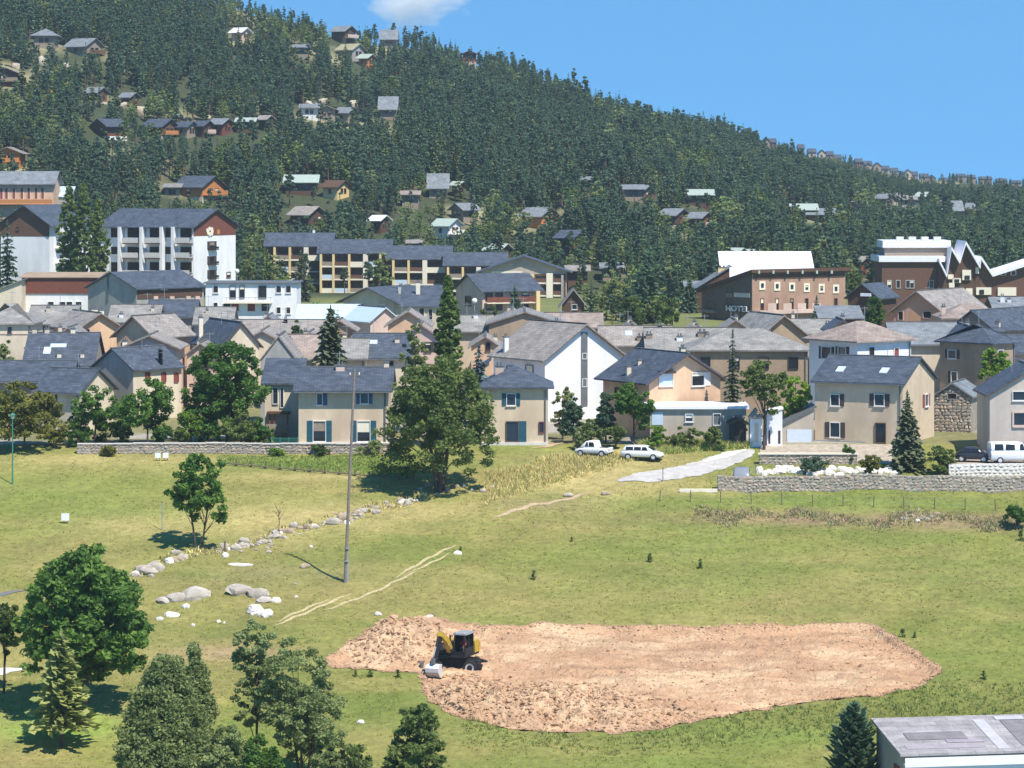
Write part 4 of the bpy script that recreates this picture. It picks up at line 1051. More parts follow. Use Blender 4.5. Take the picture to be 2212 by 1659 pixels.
# small houses packed between the larger ones
for nm, lb, uu_, d_, ve_, ri_, yw_, rg_, wm_, rm_, ch_ in (
    ('town_cottage','small peach gabled cottage left of the brown roofed long house',(452,522),373,724,1.3,0,'y',M_PEACH,M_GREYR,470),
    ('town_cottage','small cream gabled cottage left of the dark ragged spruce',(636,702),357,744,1.3,0,'y',M_CREAMP,M_TANR,660),
    ('town_cottage','pink gabled cottage left of the tall slim poplar',(872,948),351,730,1.4,0,'y',M_PINK,M_BROWNR,905),
    ('town_cottage','cream gabled cottage behind the large plain slate roof',(116,180),356,732,1.2,0,'y',M_CREAM,M_GREYR,130),
    ('town_cottage','cream cottage with tan roof behind the pale grey stone roof',(1470,1545),358,728,1.3,0,'y',M_CREAM,M_TANR,1500),
    ('town_cottage','peach cottage just below the hotel side wall',(1556,1622),374,716,1.3,0,'y',M_PEACH,M_GREYR,1590),
    ('town_cottage','brown cottage between blue metal hall and spruce',(700,766),393,714,1.2,0,'y',M_BROWNW,M_TANR,730),
    ('town_cottage','white cottage in front of the grey barn',(326,392),424,672,1.2,0,'y',M_WHITE,M_GREYR,350),
    ('town_cottage','peach cottage in front of the flat roofed white building',(552,606),392,704,1.2,0,'y',M_PEACH,M_SLATEL,575),
    ('town_cottage','cream cottage behind the brown gable house',(1078,1136),398,690,1.2,0,'y',M_CREAMP,M_TANR,1100),
    ('town_cottage','slate roofed cottage right of the low grey house',(1792,1850),372,714,1.2,0,'y',M_BEIGE,M_SLATE,1820),
    ('town_cottage','grey roofed cottage left of the weathered skylight roof',(1338,1392),366,720,1.2,0,'y',M_PEACH,M_GREYR,1360),
    ('town_cottage','little slate cottage right of the blue slate roof',(2066,2120),338,728,1.1,0,'y',M_CREAM,M_SLATE,2090),
    ('town_cottage','cream cottage below the old cream house',(60,118),350,748,1.2,0,'y',M_CREAMP,M_TANR,80),
    ('town_cottage','tan cottage right of the peach long house',(404,462),344,766,1.2,0,'y',M_PINK,M_GREYR,430)):
    h = House(nm, lb, uu_, d_, ve_, ri_, yaw=yw_, ridge=rg_, wall=wm_, roof=rm_, over=0.4, depth=7)
    h.win('F', h.W*0.25, h.H-1.5, h.W*0.42, h.H-0.5, uv=False, fm=M_BRSHUT); h.win('F', h.W*0.6, h.H-1.5, h.W*0.77, h.H-0.5, 'lr', M_BRSHUT, uv=False, fm=M_BRSHUT, shw=0.35)
    h.chim(ch_, ve_-26, 8, 0.35)
# foreground shed
h = House('metal_roof_shed', 'long shed with weathered grey sheet roof beside young pine', (1914,1952,2440), 197, 1632, 1.0, yaw=-9, kind='shed', depth=6.4, wall=M_BEIGE, roof=roofmat('weathered_sheet_roof', (0.30,0.28,0.285), (0.37,0.345,0.35), 1.9, 0.8, 0.6), over=0.3, cat='shed', vb=1730)
SHED = h
h.panel('fascia','F',1952,1636,2430,1641,M_METALW,0.3,0.36); h.panel('plinth','F',1954,1657,2430,1662,M_METALW,0,0.1)
h.panel('door','L',1932,1648,1944,1700,M_REDSHUT,0,0.05)

# ------------------------------------------------------------------ chalets on the hillside
def chalet(u, v, wpx, label, wall, roof, side='r', ridge=None, hw=4.2, rise=None, name='chalet', group=None, over=1.0, win=True, yaw=28, balc=None, kind='gable', base=None, d=None):
    """u: centre column, v: eave row, wpx: overall width in the picture"""
    if d is None:
        d = hit(u, v, lift=hw-0.8).y
        d = min(d, float(np.interp(u, TU, TD))-9)      # those on the crest stand just below it
    gw = wpx*0.45
    if side == 'r': uu, yw, rg = (u-wpx/2, u+wpx/2-gw, u+wpx/2), yaw, ridge or 'x'
    elif side == 'l': uu, yw, rg = (u-wpx/2, u-wpx/2+gw, u+wpx/2), -yaw, ridge or 'x'
    elif side == 'g': uu, yw, rg = (u-wpx/2, u+wpx/2), 0, 'y'
    else: uu, yw, rg = (u-wpx/2, u+wpx/2), 0, 'x'
    h = House(name, label, uu, d, v, rise if rise else wpx/F*d*0.2, yaw=yw, ridge=rg, wall=wall, roof=roof, over=over, cat='chalet', depth=(None if yw else 7.5), kind=kind, sink=1.2, group=group)
    gf = {'r': 'R', 'l': 'L', 'g': 'F', 'e': 'F'}[side]
    if win:
        L = h.W if gf == 'F' else h.D
        h.win(gf, L*0.28, h.H-1.7, L*0.45, h.H-0.6, uv=False, sill=False, bars=False, fm=M_FRAMEB); h.win(gf, L*0.56, h.H-1.7, L*0.73, h.H-0.6, uv=False, sill=False, bars=False, fm=M_FRAMEB)
        if gf != 'F': h.win('F', h.W*0.4, h.H-1.8, h.W*0.55, h.H-0.8, uv=False, sill=False, bars=False, fm=M_FRAMEB)
    if balc: 
        L = h.W if gf == 'F' else h.D
        h.balcony(gf, 0.1, L-0.1, h.H-2.1, 1.2, balc)
    if base:
        mb = MB(); 
        h.fbox(mb, 'F', -0.03, 0, 0.0, h.W+0.03, 0.05, h.H-2.6); h.fbox(mb, gf, 0.0, 0, 0.0, (h.W if gf == 'F' else h.D), 0.054, h.H-2.61) if gf != 'F' else None
        mb.build('masonry_base', base, h.root)
    return h
chalet(95,78,44,'chalet with blue grey hipped roof at the top of the slope',M_WOODG,M_SLATEL,'e',kind='hip',rise=2.2)
chalet(182,98,78,'big weathered chalet with gable balcony high on the slope',M_WOODG,M_SLATEL,'r',balc=M_WOODB,base=M_BEIGE)
chalet(12,158,56,'chalet with red brown gable in the clearing of pale rocks',M_WOODR,M_TANR,'g',balc=M_WOODG)
chalet(208,198,46,'dark red gabled chalet above cream retaining wall',M_WOODR,M_SLATEL,'r',base=M_CREAMP)
chalet(280,208,38,'small red brown chalet above pale bare earth',M_WOODR,M_SLATEL,'r')
chalet(236,272,76,'slate roofed chalet with red end bay and white masonry',M_WOODR,M_SLATE,'l',base=M_WHITE)
chalet(346,272,72,'chalet with orange balcony gable in the row of five',M_WOODB,M_SLATE,'r',balc=M_WOODO,base=M_BEIGE)
chalet(402,272,44,'chalet with dark slate roof in the row of five',M_WOODG,M_SLATE,'r')
chalet(438,270,42,'chalet with pink balcony in the row of five',M_WOODD,M_SLATE,'r',balc=M_PINK)
chalet(478,266,48,'chalet with pale roof and red gable in the row of five',M_WOODR,M_SLATEL,'r')
chalet(530,262,36,'half hidden chalet with green grey roof beside the row of five',M_WOODD,M_METALG,'e')
chalet(16,330,56,'orange timber chalet with white edged gable',M_WOODO,M_TANR,'g',balc=M_WOODO)
chalet(432,402,104,'large orange timber chalet with stacked balconies and slate roof',M_WOODO,M_SLATE,'r',balc=M_WOODO,base=M_CREAMP,hw=4.6)
chalet(372,404,30,'low outbuilding with grey roof beside the large orange chalet',M_WOODG,M_GREYR,'e',hw=3)
chalet(520,68,40,'chalet with white metal roof and pink wall near the skyline',M_PINK,M_METALW,'r')
chalet(742,66,52,'chalet with pale roof and pink balcony just below the skyline',M_WOODD,M_SLATEL,'r',balc=M_PINK)
chalet(650,102,30,'small chalet with lilac grey roof in the pines',M_WOODG,M_SLATEL,'e')
chalet(758,106,58,'chalet with moss yellow roof and wide gable',M_GREYW,roofmat('mossy_roof',(0.30,0.28,0.17),(0.38,0.35,0.22)),'r')
chalet(792,124,34,'little orange chalet beside the moss yellow roof',M_WOODO,M_METALG,'r')
chalet(840,82,32,'chalet with steep pale grey roof on the skyline',M_WOODG,M_SLATEL,'e',rise=2.6)
chalet(1014,116,28,'small red timber chalet standing on the skyline',M_WOODR,M_WOODR,'g',base=M_PINK)
chalet(668,232,36,'chalet with white lower roof beside bright bare earth',M_WHITE,M_SLATEL,'e')
chalet(706,236,36,'brown chalet with steep roof below bright bare earth',M_WOODG,M_TANR,'g')
chalet(750,242,50,'lilac roofed chalet with two steep gables',M_WOODG,M_SLATEL,'r',base=M_PINK)
chalet(838,232,34,'chalet with steep lilac grey roof in dense pines',M_WOODG,M_SLATEL,'e',rise=3)
chalet(574,256,30,'small dark chalet half hidden in pines',M_WOODD,M_TANR,'r')
chalet(650,392,66,'chalet with green grey roof behind birches',M_WOODD,M_METALG,'e')
chalet(726,402,56,'chalet with pale yellow wall and dark open gable',M_YEL,M_WOODD,'r')
chalet(886,420,34,'small chalet with brown roof in the lower pines',M_WOODG,M_BROWNR,'e')
chalet(946,402,38,'chalet with tall grey roof plane in the lower pines',M_WOODG,M_SLATEL,'e',rise=3)
chalet(990,398,26,'chalet with pale green roof edge in the lower pines',M_WOODD,M_METALG,'r')
chalet(1272,388,28,'chalet with bright grey roof alone in the pines',M_WOODD,M_SLATEL,'e')
chalet(1368,408,40,'chalet with grey roof left of the brown gabled chalet',M_WOODG,M_SLATEL,'e')
chalet(1388,410,44,'brown gabled chalet above grey boulders',M_WOODB,M_SLATEL,'r',balc=M_WOODB)
chalet(1512,420,54,'chalet with long pale green roof in the pines',M_WOODD,M_METALG,'e',rise=1.2)
chalet(1456,464,60,'chalet with cream masonry base and bright roof',M_WOODD,M_SLATEL,'r',base=M_CREAMF,balc=M_WOODR)
chalet(1512,470,52,'chalet with twin steep gables right of the cream based chalet',M_WOODB,M_SLATEL,'r',balc=M_PINK)
chalet(1164,466,80,'chalet with glowing orange gable and long low roof',M_WOODO,M_SLATEL,'r',balc=M_WOODO)
chalet(1236,512,66,'black timber chalet with grey roof',M_WOODD,M_SLATE,'r')
chalet(820,474,38,'chalet with white roof and dark gable',M_WOODD,M_METALW,'r')
chalet(966,486,60,'white chalet with dark gable and white terrace',M_WHITE,M_METALG,'r',balc=M_WHITE)
chalet(1004,452,58,'brown chalet with stone pillar behind the white chalet',M_WOODG,M_SLATEL,'l')
chalet(664,462,74,'chalet with broad grey roof and dark brown gable above apartments',M_WOODD,M_TANR,'r')
chalet(1076,540,58,'low chalet with pale green roof above the finned apartments',M_WOODD,M_METALG,'r',hw=3.4)
chalet(1248,584,42,'small house with grey roof plane right of the finned apartments',M_WOODB,M_TANR,'e',hw=3.6)
chalet(1322,578,40,'house with pale roof among round trees',M_WOODG,M_SLATEL,'e',hw=3.6)
chalet(895,525,26,'flat pale chimney house behind the apartment roofs',M_WOODG,M_TANR,'e',hw=3.2)
chalet(1680,408,24,'chalet with grey roof high on the far slope',M_WOODG,M_SLATEL,'r')
chalet(1738,452,52,'chalet with long mint green roof beside dark slate roof',M_WOODD,M_METALG,'e',rise=1.4,hw=3.4)
chalet(1774,462,58,'chalet with long dark slate roof beside the mint green roof',M_WOODD,M_SLATEL,'e',rise=1.4,hw=3.4)
chalet(1858,440,24,'chalet with pale grey gable left of the twin roofs',M_GREYW,M_SLATEL,'e')
chalet(1912,428,40,'grey roofed chalet below a cream house',M_WOODG,M_SLATEL,'r')
chalet(1936,424,30,'cream house on the far slope',M_CREAMP,M_TANR,'e')
chalet(1962,430,34,'low stone coloured house on the far slope',M_BEIGE,M_GREYR,'e')
chalet(1998,424,42,'chalet with green grey roof on the far slope',M_WOODG,M_METALG,'r')
chalet(2058,452,40,'chalet with steep lilac roof beside the twin roofed chalet',M_WOODG,M_SLATEL,'e',rise=2.6)
chalet(2096,450,52,'twin roofed grey chalet beside the steep lilac roof',M_WOODG,M_SLATEL,'r')
chalet(1592,544,34,'small house with pale roof behind the hotel hall',M_WOODD,M_METALG,'r',hw=3.5)
chalet(1640,548,38,'house with grey green roof behind the hotel hall',M_WOODD,M_METALG,'e',hw=3.5)
chalet(1858,564,44,'brown chalet among trees left of the white trimmed residence',M_WOODR,M_TANR,'r',hw=4)
chalet(1505,618,40,'pale roofed cottage left of the hotel',M_WOODG,M_SLATEL,'e',hw=3.5,d=560)
# houses along the far ridge
nr_ = 0
for i in range(20):
    rj = random.Random(i); u = 1652 + i*20.3 + rj.uniform(-5, 5)
    if i in (2, 3, 9): continue
    v = np.interp(u, [1640,1700,1850,2030,2060,2212], [291,302,338,378,380,388])
    ms = [(M_WOODG,M_SLATE),(M_WOODG,M_SLATE),(M_BEIGE,M_SLATE),(M_GREYW,M_SLATE),(M_BROWNW,M_SLATE),(M_WOODB,M_SLATE)][(i*5+i//3) % 6]
    d_ = float(np.interp(u, TU, TD))-6
    if u > 2040: continue
    h = House('ridge_house', 'small gabled house in the terraced row along the far ridge', (u-rj.uniform(6,9), u+rj.uniform(6,9)), d_, v+12+rj.uniform(-2,2), 1.5, depth=6, ridge='x' if i % 3 else 'y', wall=ms[0], roof=ms[1], over=0.35, cat='house', group='row of houses along the ridge', vb=None, sink=2.0)
    h.win('F', h.W*0.3, h.H-1.6, h.W*0.55, h.H-0.5, uv=False, sill=False, bars=False)
for i, (u, v, w_) in enumerate(((2078,381,18),(2100,384,16),(2130,387,26),(2165,391,22),(2196,395,20))):
    h = House('ridge_house', 'low brown house at the end of the far ridge', (u-w_/2, u+w_/2), 1535, v, 1.2, depth=6, wall=M_WOODG, roof=M_SLATE, over=0.3, group='low houses at the end of the ridge', sink=2.0)

# ------------------------------------------------------------------ trees
def diamonds(C, A, B, tint):
    """C centres, A, B half axes -> diamond faces"""
    V = np.empty((len(C), 4, 3)); V[:,0] = C-A; V[:,1] = C-B; V[:,2] = C+A; V[:,3] = C+B
    return V.reshape(-1, 3), tint
def rand_dirs(n, r):
    v = r.normal(size=(n, 3)); return v/np.linalg.norm(v, axis=1)[:, None]
def leafset(C, size, r, flat=0.3, elong=0.55):
    n = len(C); a = rand_dirs(n, r); t = rand_dirs(n, r)
    a[:, 2] *= (1-flat); a /= np.linalg.norm(a, axis=1)[:, None]
    b = np.cross(a, t); b /= np.linalg.norm(b, axis=1)[:, None]+1e-9
    s = size*(0.6+0.8*r.random(n))[:, None]
    return a*s, b*s*elong
def crown_broad(name, h, w, z0, r, m, nclump=90, nleaf=45, leaf=0.26, shape='round', lobes=6, gap=0.18, fine=True):
    """leaf clumps over several limb lobes"""
    cz = (z0+h)/2; rz = (h-z0)/2
    if m is L_GREY and fine: leaf *= 0.8; nleaf = int(nleaf*1.35)
    if fine: nclump = int(nclump*1.25); nleaf = int(nleaf*1.5); leaf *= 0.78
    cl = []
    L = []
    for k in range(lobes):
        a = 2*math.pi*(k+r.random()*0.6)/lobes; rr = w/2*(0.25+0.35*r.random())
        zz = z0+(h-z0)*(0.25+0.55*r.random())
        L.append((rr*math.cos(a), rr*math.sin(a), zz, w*0.5*(0.42+0.22*r.random()), rz*(0.42+0.25*r.random())))
    L.append((0, 0, z0+(h-z0)*0.62, w*0.36, (h-z0)*0.38))
    while len(cl) < nclump:
        l_ = L[r.integers(len(L))]
        dv = rand_dirs(1, r)[0]; q = (r.random()**0.28)
        p = np.array([l_[0]+dv[0]*l_[3]*q, l_[1]+dv[1]*l_[3]*q, l_[2]+dv[2]*l_[4]*q])
        t = (p[2]-z0)/(h-z0)
        if t < 0 or t > 1: continue
        if shape == 'cone': lim = w/2*(1.02-t)**0.8
        elif shape == 'column': lim = w/2*min(1, (1.0-t)*2.2+0.12)*min(1, t*3+.45)
        elif shape == 'dome': lim = w/2*math.sqrt(max(0.02, 1-t**2.2))
        else: lim = w/2*math.sqrt(max(0.03, 1-(2*t-0.9)**2/1.25))
        rad = math.hypot(p[0], p[1])
        if rad > lim: p[:2] *= lim/rad*(0.86+0.14*r.random())
        if r.random() < gap and rad < lim*0.5: continue
        cl.append(p)
    cl = np.array(cl)
    if shape == 'column':      # upright crowns fill their whole envelope
        t = r.random(nclump)**1.15; cl[:, 2] = z0+(h-z0)*t
        lim = w/2*np.minimum(1, (1.0-t)*2.9+0.08)*np.minimum(1, t*3+.5)
        an = r.random(nclump)*6.28; rr = lim*np.sqrt(r.random(nclump))*0.9; cl[:, 0] = rr*np.cos(an); cl[:, 1] = rr*np.sin(an)
    rc = (0.085*w**0.72)*(0.8+0.7*r.random(len(cl)))*1.25
    C = np.repeat(cl, nleaf, 0); N = len(C)
    off = rand_dirs(N, r)*(r.random(N)**0.45)[:, None]*np.repeat(rc, nleaf)[:, None]
    off[:, 2] *= 0.72
    C = C+off
    tc = np.clip(r.normal(0.45, 0.32, len(cl)), 0, 1)
    T = np.clip(np.repeat(tc, nleaf)+r.normal(0, 0.12, N), 0, 1)
    A, B = leafset(C, leaf, r)
    V, T = diamonds(C, A, B, T)
    return npmesh(name, V, 4, m, tint=T), cl
def trunk_mesh(h, z0, cl, rad, r, m, nlimb=9, stems=1, spread=0.5, lean=0.0):
    mb = MB()
    for s_ in range(stems):
        a0 = 2*math.pi*s_/max(1, stems)+0.5; sp = spread if stems > 1 else 0.0
        bx, by = (0.28*math.cos(a0), 0.28*math.sin(a0)) if stems > 1 else (0, 0)
        tx, ty = bx+math.cos(a0)*sp*h*0.3+lean*h, by+math.sin(a0)*sp*h*0.3
        pts = []; n = 6
        for i in range(n+1):
            t = i/n; pts.append((bx+(tx-bx)*t**1.3+0.05*h*0.2*math.sin(3*t+s_), by+(ty-by)*t**1.3, -0.35+(h*0.86+0.35)*t))
        rr = rad*(1 if stems == 1 else 0.7)
        mb.tube(pts, [rr*(1.15-0.95*(i/n)) for i in range(n+1)], 8)
        if cl is not None and len(cl):
            for k in range(nlimb):
                c = cl[r.integers(len(cl))]
                t = min(0.85, max(0.22, (c[2]-z0*0.2)/h*0.62)); i = t*n; a = Vector(pts[int(i)]).lerp(Vector(pts[min(n, int(i)+1)]), i-int(i))
                cc = Vector(c); mid = a.lerp(cc, 0.5)+Vector((0, 0, 0.04*h))
                r0 = rr*(1.1-0.9*t)*0.45
                mb.tube([a, mid, cc], [r0, r0*0.6, r0*0.2], 5)
    return mesh('trunk', mb.v, mb.f, m)
def crown_conifer(name, h, w, z0, r, m, whorls=26, per=9, seg=4, droop=0.25, leaf=0.35, power=0.85, ragged=0.25):
    C, A, B, T = [], [], [], []
    for i in range(whorls):
        t = (i+0.5*r.random())/whorls; z = z0+(h-z0)*t
        R_ = w/2*1.12*(1-t)**power*(1-ragged*r.random())+0.08
        ph = r.random()*6.28; tn = np.clip(r.normal(0.42, 0.2), 0, 1)
        np_ = max(4, int(per*(0.55+0.6*(1-t))))
        for k in range(np_):
            a = ph+2*math.pi*k/np_+r.normal(0, 0.15); rr = R_*(0.75+0.4*r.random()); tb = np.clip(tn+r.normal(0, 0.2), 0, 1)
            sg = max(2, int(seg*(0.5+rr/(w/2))))
            for q in range(sg):
                f = (q+0.6)/sg; L = rr/sg*0.85
                d = np.array([math.cos(a), math.sin(a), -droop*(0.4+f)+0.15*(f > 0.8)])
                c = np.array([math.cos(a)*rr*f, math.sin(a)*rr*f, z-droop*rr*f*f*0.8])
                side = np.array([-math.sin(a), math.cos(a), r.normal(0, 0.5)])
                for rep in range(2):
                    C.append(c+r.normal(0, 0.05*w/4, 3)); A.append(d*L*1.05); sd = np.array([-math.sin(a), math.cos(a), r.normal(0, 0.6)-0.3*(rep)]); B.append(sd*min(leaf, L*1.1)*(1.1-0.5*f)*(0.7+0.6*r.random())); T.append(np.clip(tb+r.normal(0, 0.1)+0.12*(f > 0.7), 0, 1))
    # leader
    for k in range(6):
        C.append(np.array([0, 0, h-0.1*k])); a = r.random()*6.28
        A.append(np.array([0.02, 0, 0.3])); B.append(np.array([math.cos(a), math.sin(a), 0.2])*0.12); T.append(0.5)
    V, T = diamonds(np.array(C), np.array(A), np.array(B), np.array(T))
    return npmesh(name, V, 4, m, tint=T)
TREEBOX = []
def tree(kind, label, u, vbase, vtop, wpx, leafm, d=None, z0f=0.25, cat='tree', name=None, seed=0, stems=1, **kw):
    r = np.random.default_rng(seed+int(u*7+vtop))
    if d is None:
        p = hit(u, vbase); d = p.y
    x = (u-UC)/F*d; zg = G(x, d)
    ztop = ZC+(VH-vtop)/F*d
    h = ztop-zg; w = wpx/F*d
    nm = name or {'b': 'broadleaf_tree', 'c': 'conifer_tree'}[kind]
    root = empty(nm, label, cat, (x, d, zg))
    if kind == 'b':
        bark = kw.pop('bark', M_BARK); rad = kw.pop('rad', max(0.1, h*0.016)); nl = kw.pop('nlimb', 10)
        me_, cl = crown_broad('crown', h, w, h*z0f, r, leafm, **kw)
        ob('crown', me_, root)
        ob('trunk', trunk_mesh(h, h*z0f, cl, rad, r, bark, stems=stems, nlimb=nl), root)
    else:
        me_ = crown_conifer('crown', h, w, h*z0f, r, leafm, **kw)
        ob('crown', me_, root)
        mb = MB().tube([(0,0,-0.3),(0,0,h*0.5),(0,0,h*0.97)], [h*0.017, h*0.010, 0.02], 8)
        ob('trunk', mesh('trunk', mb.v, mb.f, M_BARK), root)
    return root
# meadow edge and gardens
tree('b','great many stemmed olive green tree in the middle of the meadow',948,1062,778,282,L_ASH,z0f=0.07,stems=4,nclump=250,nleaf=46,leaf=0.23,shape='dome',lobes=10,rad=0.3,nlimb=8,gap=0.25)
tree('b','tall slim poplar rising above the great olive green tree',968,1000,596,62,L_POP,d=298,z0f=0.1,shape='column',nclump=400,nleaf=40,leaf=0.2,lobes=9,gap=0.05)
tree('b','grey green tree left of the tall slim poplar',895,960,690,66,L_GREY,d=314,nclump=70,nleaf=40,leaf=0.22)
tree('c','blue grey spruce right of the tall slim poplar',1034,960,742,84,L_BLUES,d=304,z0f=0.05)
tree('c','dark ragged spruce above the cream house with teal shutters',714,940,662,112,L_SPRUCE,d=324,z0f=0.08,whorls=34,per=11,ragged=0.4,leaf=0.46,power=0.62)
tree('b','big round green garden tree with light tips behind the stone wall',490,950,735,212,L_OAK,d=303,z0f=0.1,nclump=190,nleaf=48,leaf=0.24,shape='dome',lobes=9)
tree('b','yellowish green young tree against the big round garden tree',520,952,880,96,L_ASH,d=299,z0f=0.12,nclump=50,nleaf=36,leaf=0.17,shape='dome')
tree('b','garden tree with clear trunk left of the big round tree',318,948,820,156,L_OAK,d=300,z0f=0.18,nclump=90,nleaf=46,leaf=0.22,shape='dome')
tree('b','broad dark garden bush tree behind the end of stone wall',205,948,838,134,L_OAK,d=301,z0f=0.06,nclump=70,nleaf=44,leaf=0.22)
tree('b','small light green tree with pale leaf tips behind the stone wall',412,952,882,76,L_BRIGHT,d=300,z0f=0.15,nclump=40,nleaf=36,leaf=0.18)
tree('b','broad golden olive tree beside the green lamp post',52,968,824,196,L_GOLD,d=298,z0f=0.12,nclump=150,nleaf=48,leaf=0.24,shape='dome',lobes=8)
tree('b','lone upright tree in the meadow beside the row of boulders',428,1188,980,150,L_OAK,z0f=0.2,nclump=90,nleaf=44,leaf=0.24,stems=2,shape='round',lobes=7,gap=0.3)
tree('c','dark spruce in front of the cream gable house',1960,1014,846,84,L_SPRUCE,z0f=0.04,whorls=28)
tree('b','airy dark green tree beside the white hut',1650,958,770,106,L_ASH,d=298,z0f=0.3,nclump=70,nleaf=40,leaf=0.22)
tree('c','slender dark spruce in front of the grey hipped roof',1583,950,715,58,L_SPRUCE,d=306,z0f=0.1)
tree('b','bright green rounded bush tree left of the cream gable house',1718,952,806,74,L_BRIGHT,d=306,z0f=0.2,nclump=60,nleaf=42,leaf=0.22)
tree('b','low spreading dark pine beside the flat roofed garage',1368,932,828,104,L_OAK,d=300.5,z0f=0.25,nclump=70,nleaf=44,leaf=0.22)
tree('b','dark juniper below the big white gable',1238,934,848,70,L_PINE,d=302,z0f=0.02,nclump=60,nleaf=42,leaf=0.2,shape='cone')
tree('b','dark evergreen with narrow top below the big white gable',1308,940,842,62,L_PINE,d=301,z0f=0.02,nclump=60,nleaf=42,leaf=0.2,shape='cone')
tree('b','pale silver bush behind the dark juniper',1215,930,830,60,L_GREY,d=305,z0f=0.1,nclump=40,nleaf=40,leaf=0.18)
tree('b','bright green round tree in front of the slate edge house',2150,846,752,82,L_BRIGHT,d=322,z0f=0.2,nclump=70,nleaf=44,leaf=0.22)
tree('b','yellow green shrub behind the white garden boulders',2040,1022,962,76,L_ASH,d=289,z0f=0.02,nclump=46,nleaf=40,leaf=0.16,cat='shrub',name='garden_shrub')
tree('b','low dark hedge bush on the garden terrace',1758,1008,986,84,L_PINE,d=289,z0f=0.02,nclump=30,nleaf=40,leaf=0.14,cat='shrub',name='garden_shrub')
tree('b','clipped dark bush on the terrace wall',1835,992,952,34,L_OAK,d=293,z0f=0.02,nclump=26,nleaf=40,leaf=0.14,cat='shrub',name='garden_shrub')
tree('b','yellowish flowering bush left of the dark spruce',1880,1012,985,60,L_GOLD,d=288,z0f=0.02,nclump=28,nleaf=40,leaf=0.14,cat='shrub',name='garden_shrub')
tree('b','dark round bush at the end of the weedy ditch',2196,1142,1090,66,L_OAK,z0f=0.02,nclump=36,nleaf=42,leaf=0.17,cat='shrub',name='garden_shrub')
for i, (u, v, t, w_, m_) in enumerate(((1275,950,905,60,L_ASH),(1330,948,915,50,L_ASH),(1255,948,925,40,L_GREY),(1420,948,918,60,L_BRIGHT),(1480,950,922,70,L_ASH),(1540,952,925,60,L_ASH))):
    tree('b', ['olive shrub at the edge of the car park behind white pickup','olive shrub behind the white cars','grey leaved shrub beside hipped house','green weedy shrub below flat garage door','wide weedy shrub below flat garage','weedy shrub below the black roofed store'][i], u, v, t, w_, m_, d=299-(i % 3)*0.6, z0f=0.02, nclump=30, nleaf=40, leaf=0.16, cat='shrub', name='wild_shrub')
for i, (u, vt, w_, m_, lb) in enumerate(((690,962,46,L_ASH,'low bramble against the garden wall near utility pole'),(800,952,60,L_GREY,'grey bramble hiding the right end of garden wall'),(600,968,40,L_BRIGHT,'light green bramble at the foot of garden wall'),(235,962,44,L_GOLD,'straw coloured bramble at the left part of garden wall'),(860,955,50,L_ASH,'olive bramble between garden wall and great tree'))):
    tree('b', lb, u, 985, vt, w_, m_, d=296.0, z0f=0.01, nclump=26, nleaf=36, leaf=0.14, cat='shrub', name='bramble')
# foreground
tree('b','huge dark leafy tree behind the golden green larch',182,1548,1178,300,L_OAK,d=224,z0f=0.1,nclump=330,nleaf=52,leaf=0.27,shape='dome',lobes=12,rad=0.28,gap=0.1)
tree('b','dark tree with bare trunk beside the pale path near larch',8,1475,1300,104,L_ASH,d=229,z0f=0.3,nclump=70,nleaf=46,leaf=0.22)
tree('c','golden green larch on the bright lawn',132,1588,1365,152,L_LARCH,d=218,z0f=0.18,whorls=24,per=10,droop=0.1,leaf=0.34,power=0.75)
tree('b','wide grey green willow, broadest of the willows near the larch',358,1720,1415,310,L_GREY,d=207,z0f=0.04,nclump=300,nleaf=50,leaf=0.2,shape='cone',lobes=12,stems=3,rad=0.16)
tree('b','second grey green willow leaning behind the wide willow',418,1690,1392,150,L_GREY,d=211,z0f=0.1,nclump=160,nleaf=44,leaf=0.19,shape='cone',lobes=7)
tree('b','slender birch with dark bare trunk between the willows',552,1645,1342,126,L_GREY,d=213,z0f=0.28,nclump=110,nleaf=44,leaf=0.19,shape='round',rad=0.11)
tree('b','leaning willow right of the slender birch',652,1700,1380,196,L_GREY,d=210,z0f=0.1,nclump=180,nleaf=46,leaf=0.19,shape='round',stems=3,lobes=8,rad=0.14)
tree('b','green bushy willow below the digger',898,1715,1512,160,L_ASH,d=205,z0f=0.05,nclump=170,nleaf=46,leaf=0.2,shape='dome')
tree('b','pale willow scrub between the wide willow and birch',478,1715,1560,130,L_GREY,d=205,z0f=0.03,nclump=100,nleaf=44,leaf=0.18,shape='dome',cat='shrub',name='wild_shrub')
tree('b','low yellow green scrub left of the bushy willow',775,1710,1600,110,L_ASH,d=204,z0f=0.03,nclump=70,nleaf=44,leaf=0.18,shape='dome',cat='shrub',name='wild_shrub')
tree('b','grey green scrub at the foot of the wide willow',300,1712,1575,150,L_GREY,d=204.5,z0f=0.03,nclump=110,nleaf=44,leaf=0.18,shape='dome',cat='shrub',name='wild_shrub')
tree('b','olive scrub right of the leaning willow',720,1712,1575,120,L_GREY,d=205.5,z0f=0.03,nclump=90,nleaf=44,leaf=0.18,shape='dome',cat='shrub',name='wild_shrub')
tree('b','low dark scrub under the leaning willow',560,1705,1590,110,L_OAK,d=206,z0f=0.03,nclump=60,nleaf=44,leaf=0.18,shape='dome',cat='shrub',name='wild_shrub')
tree('c','young dense pine beside the metal roofed shed',1845,1730,1518,132,L_PINE,d=203,z0f=0.03,whorls=36,per=12,droop=-0.35,leaf=0.26,power=0.42,ragged=0.2)
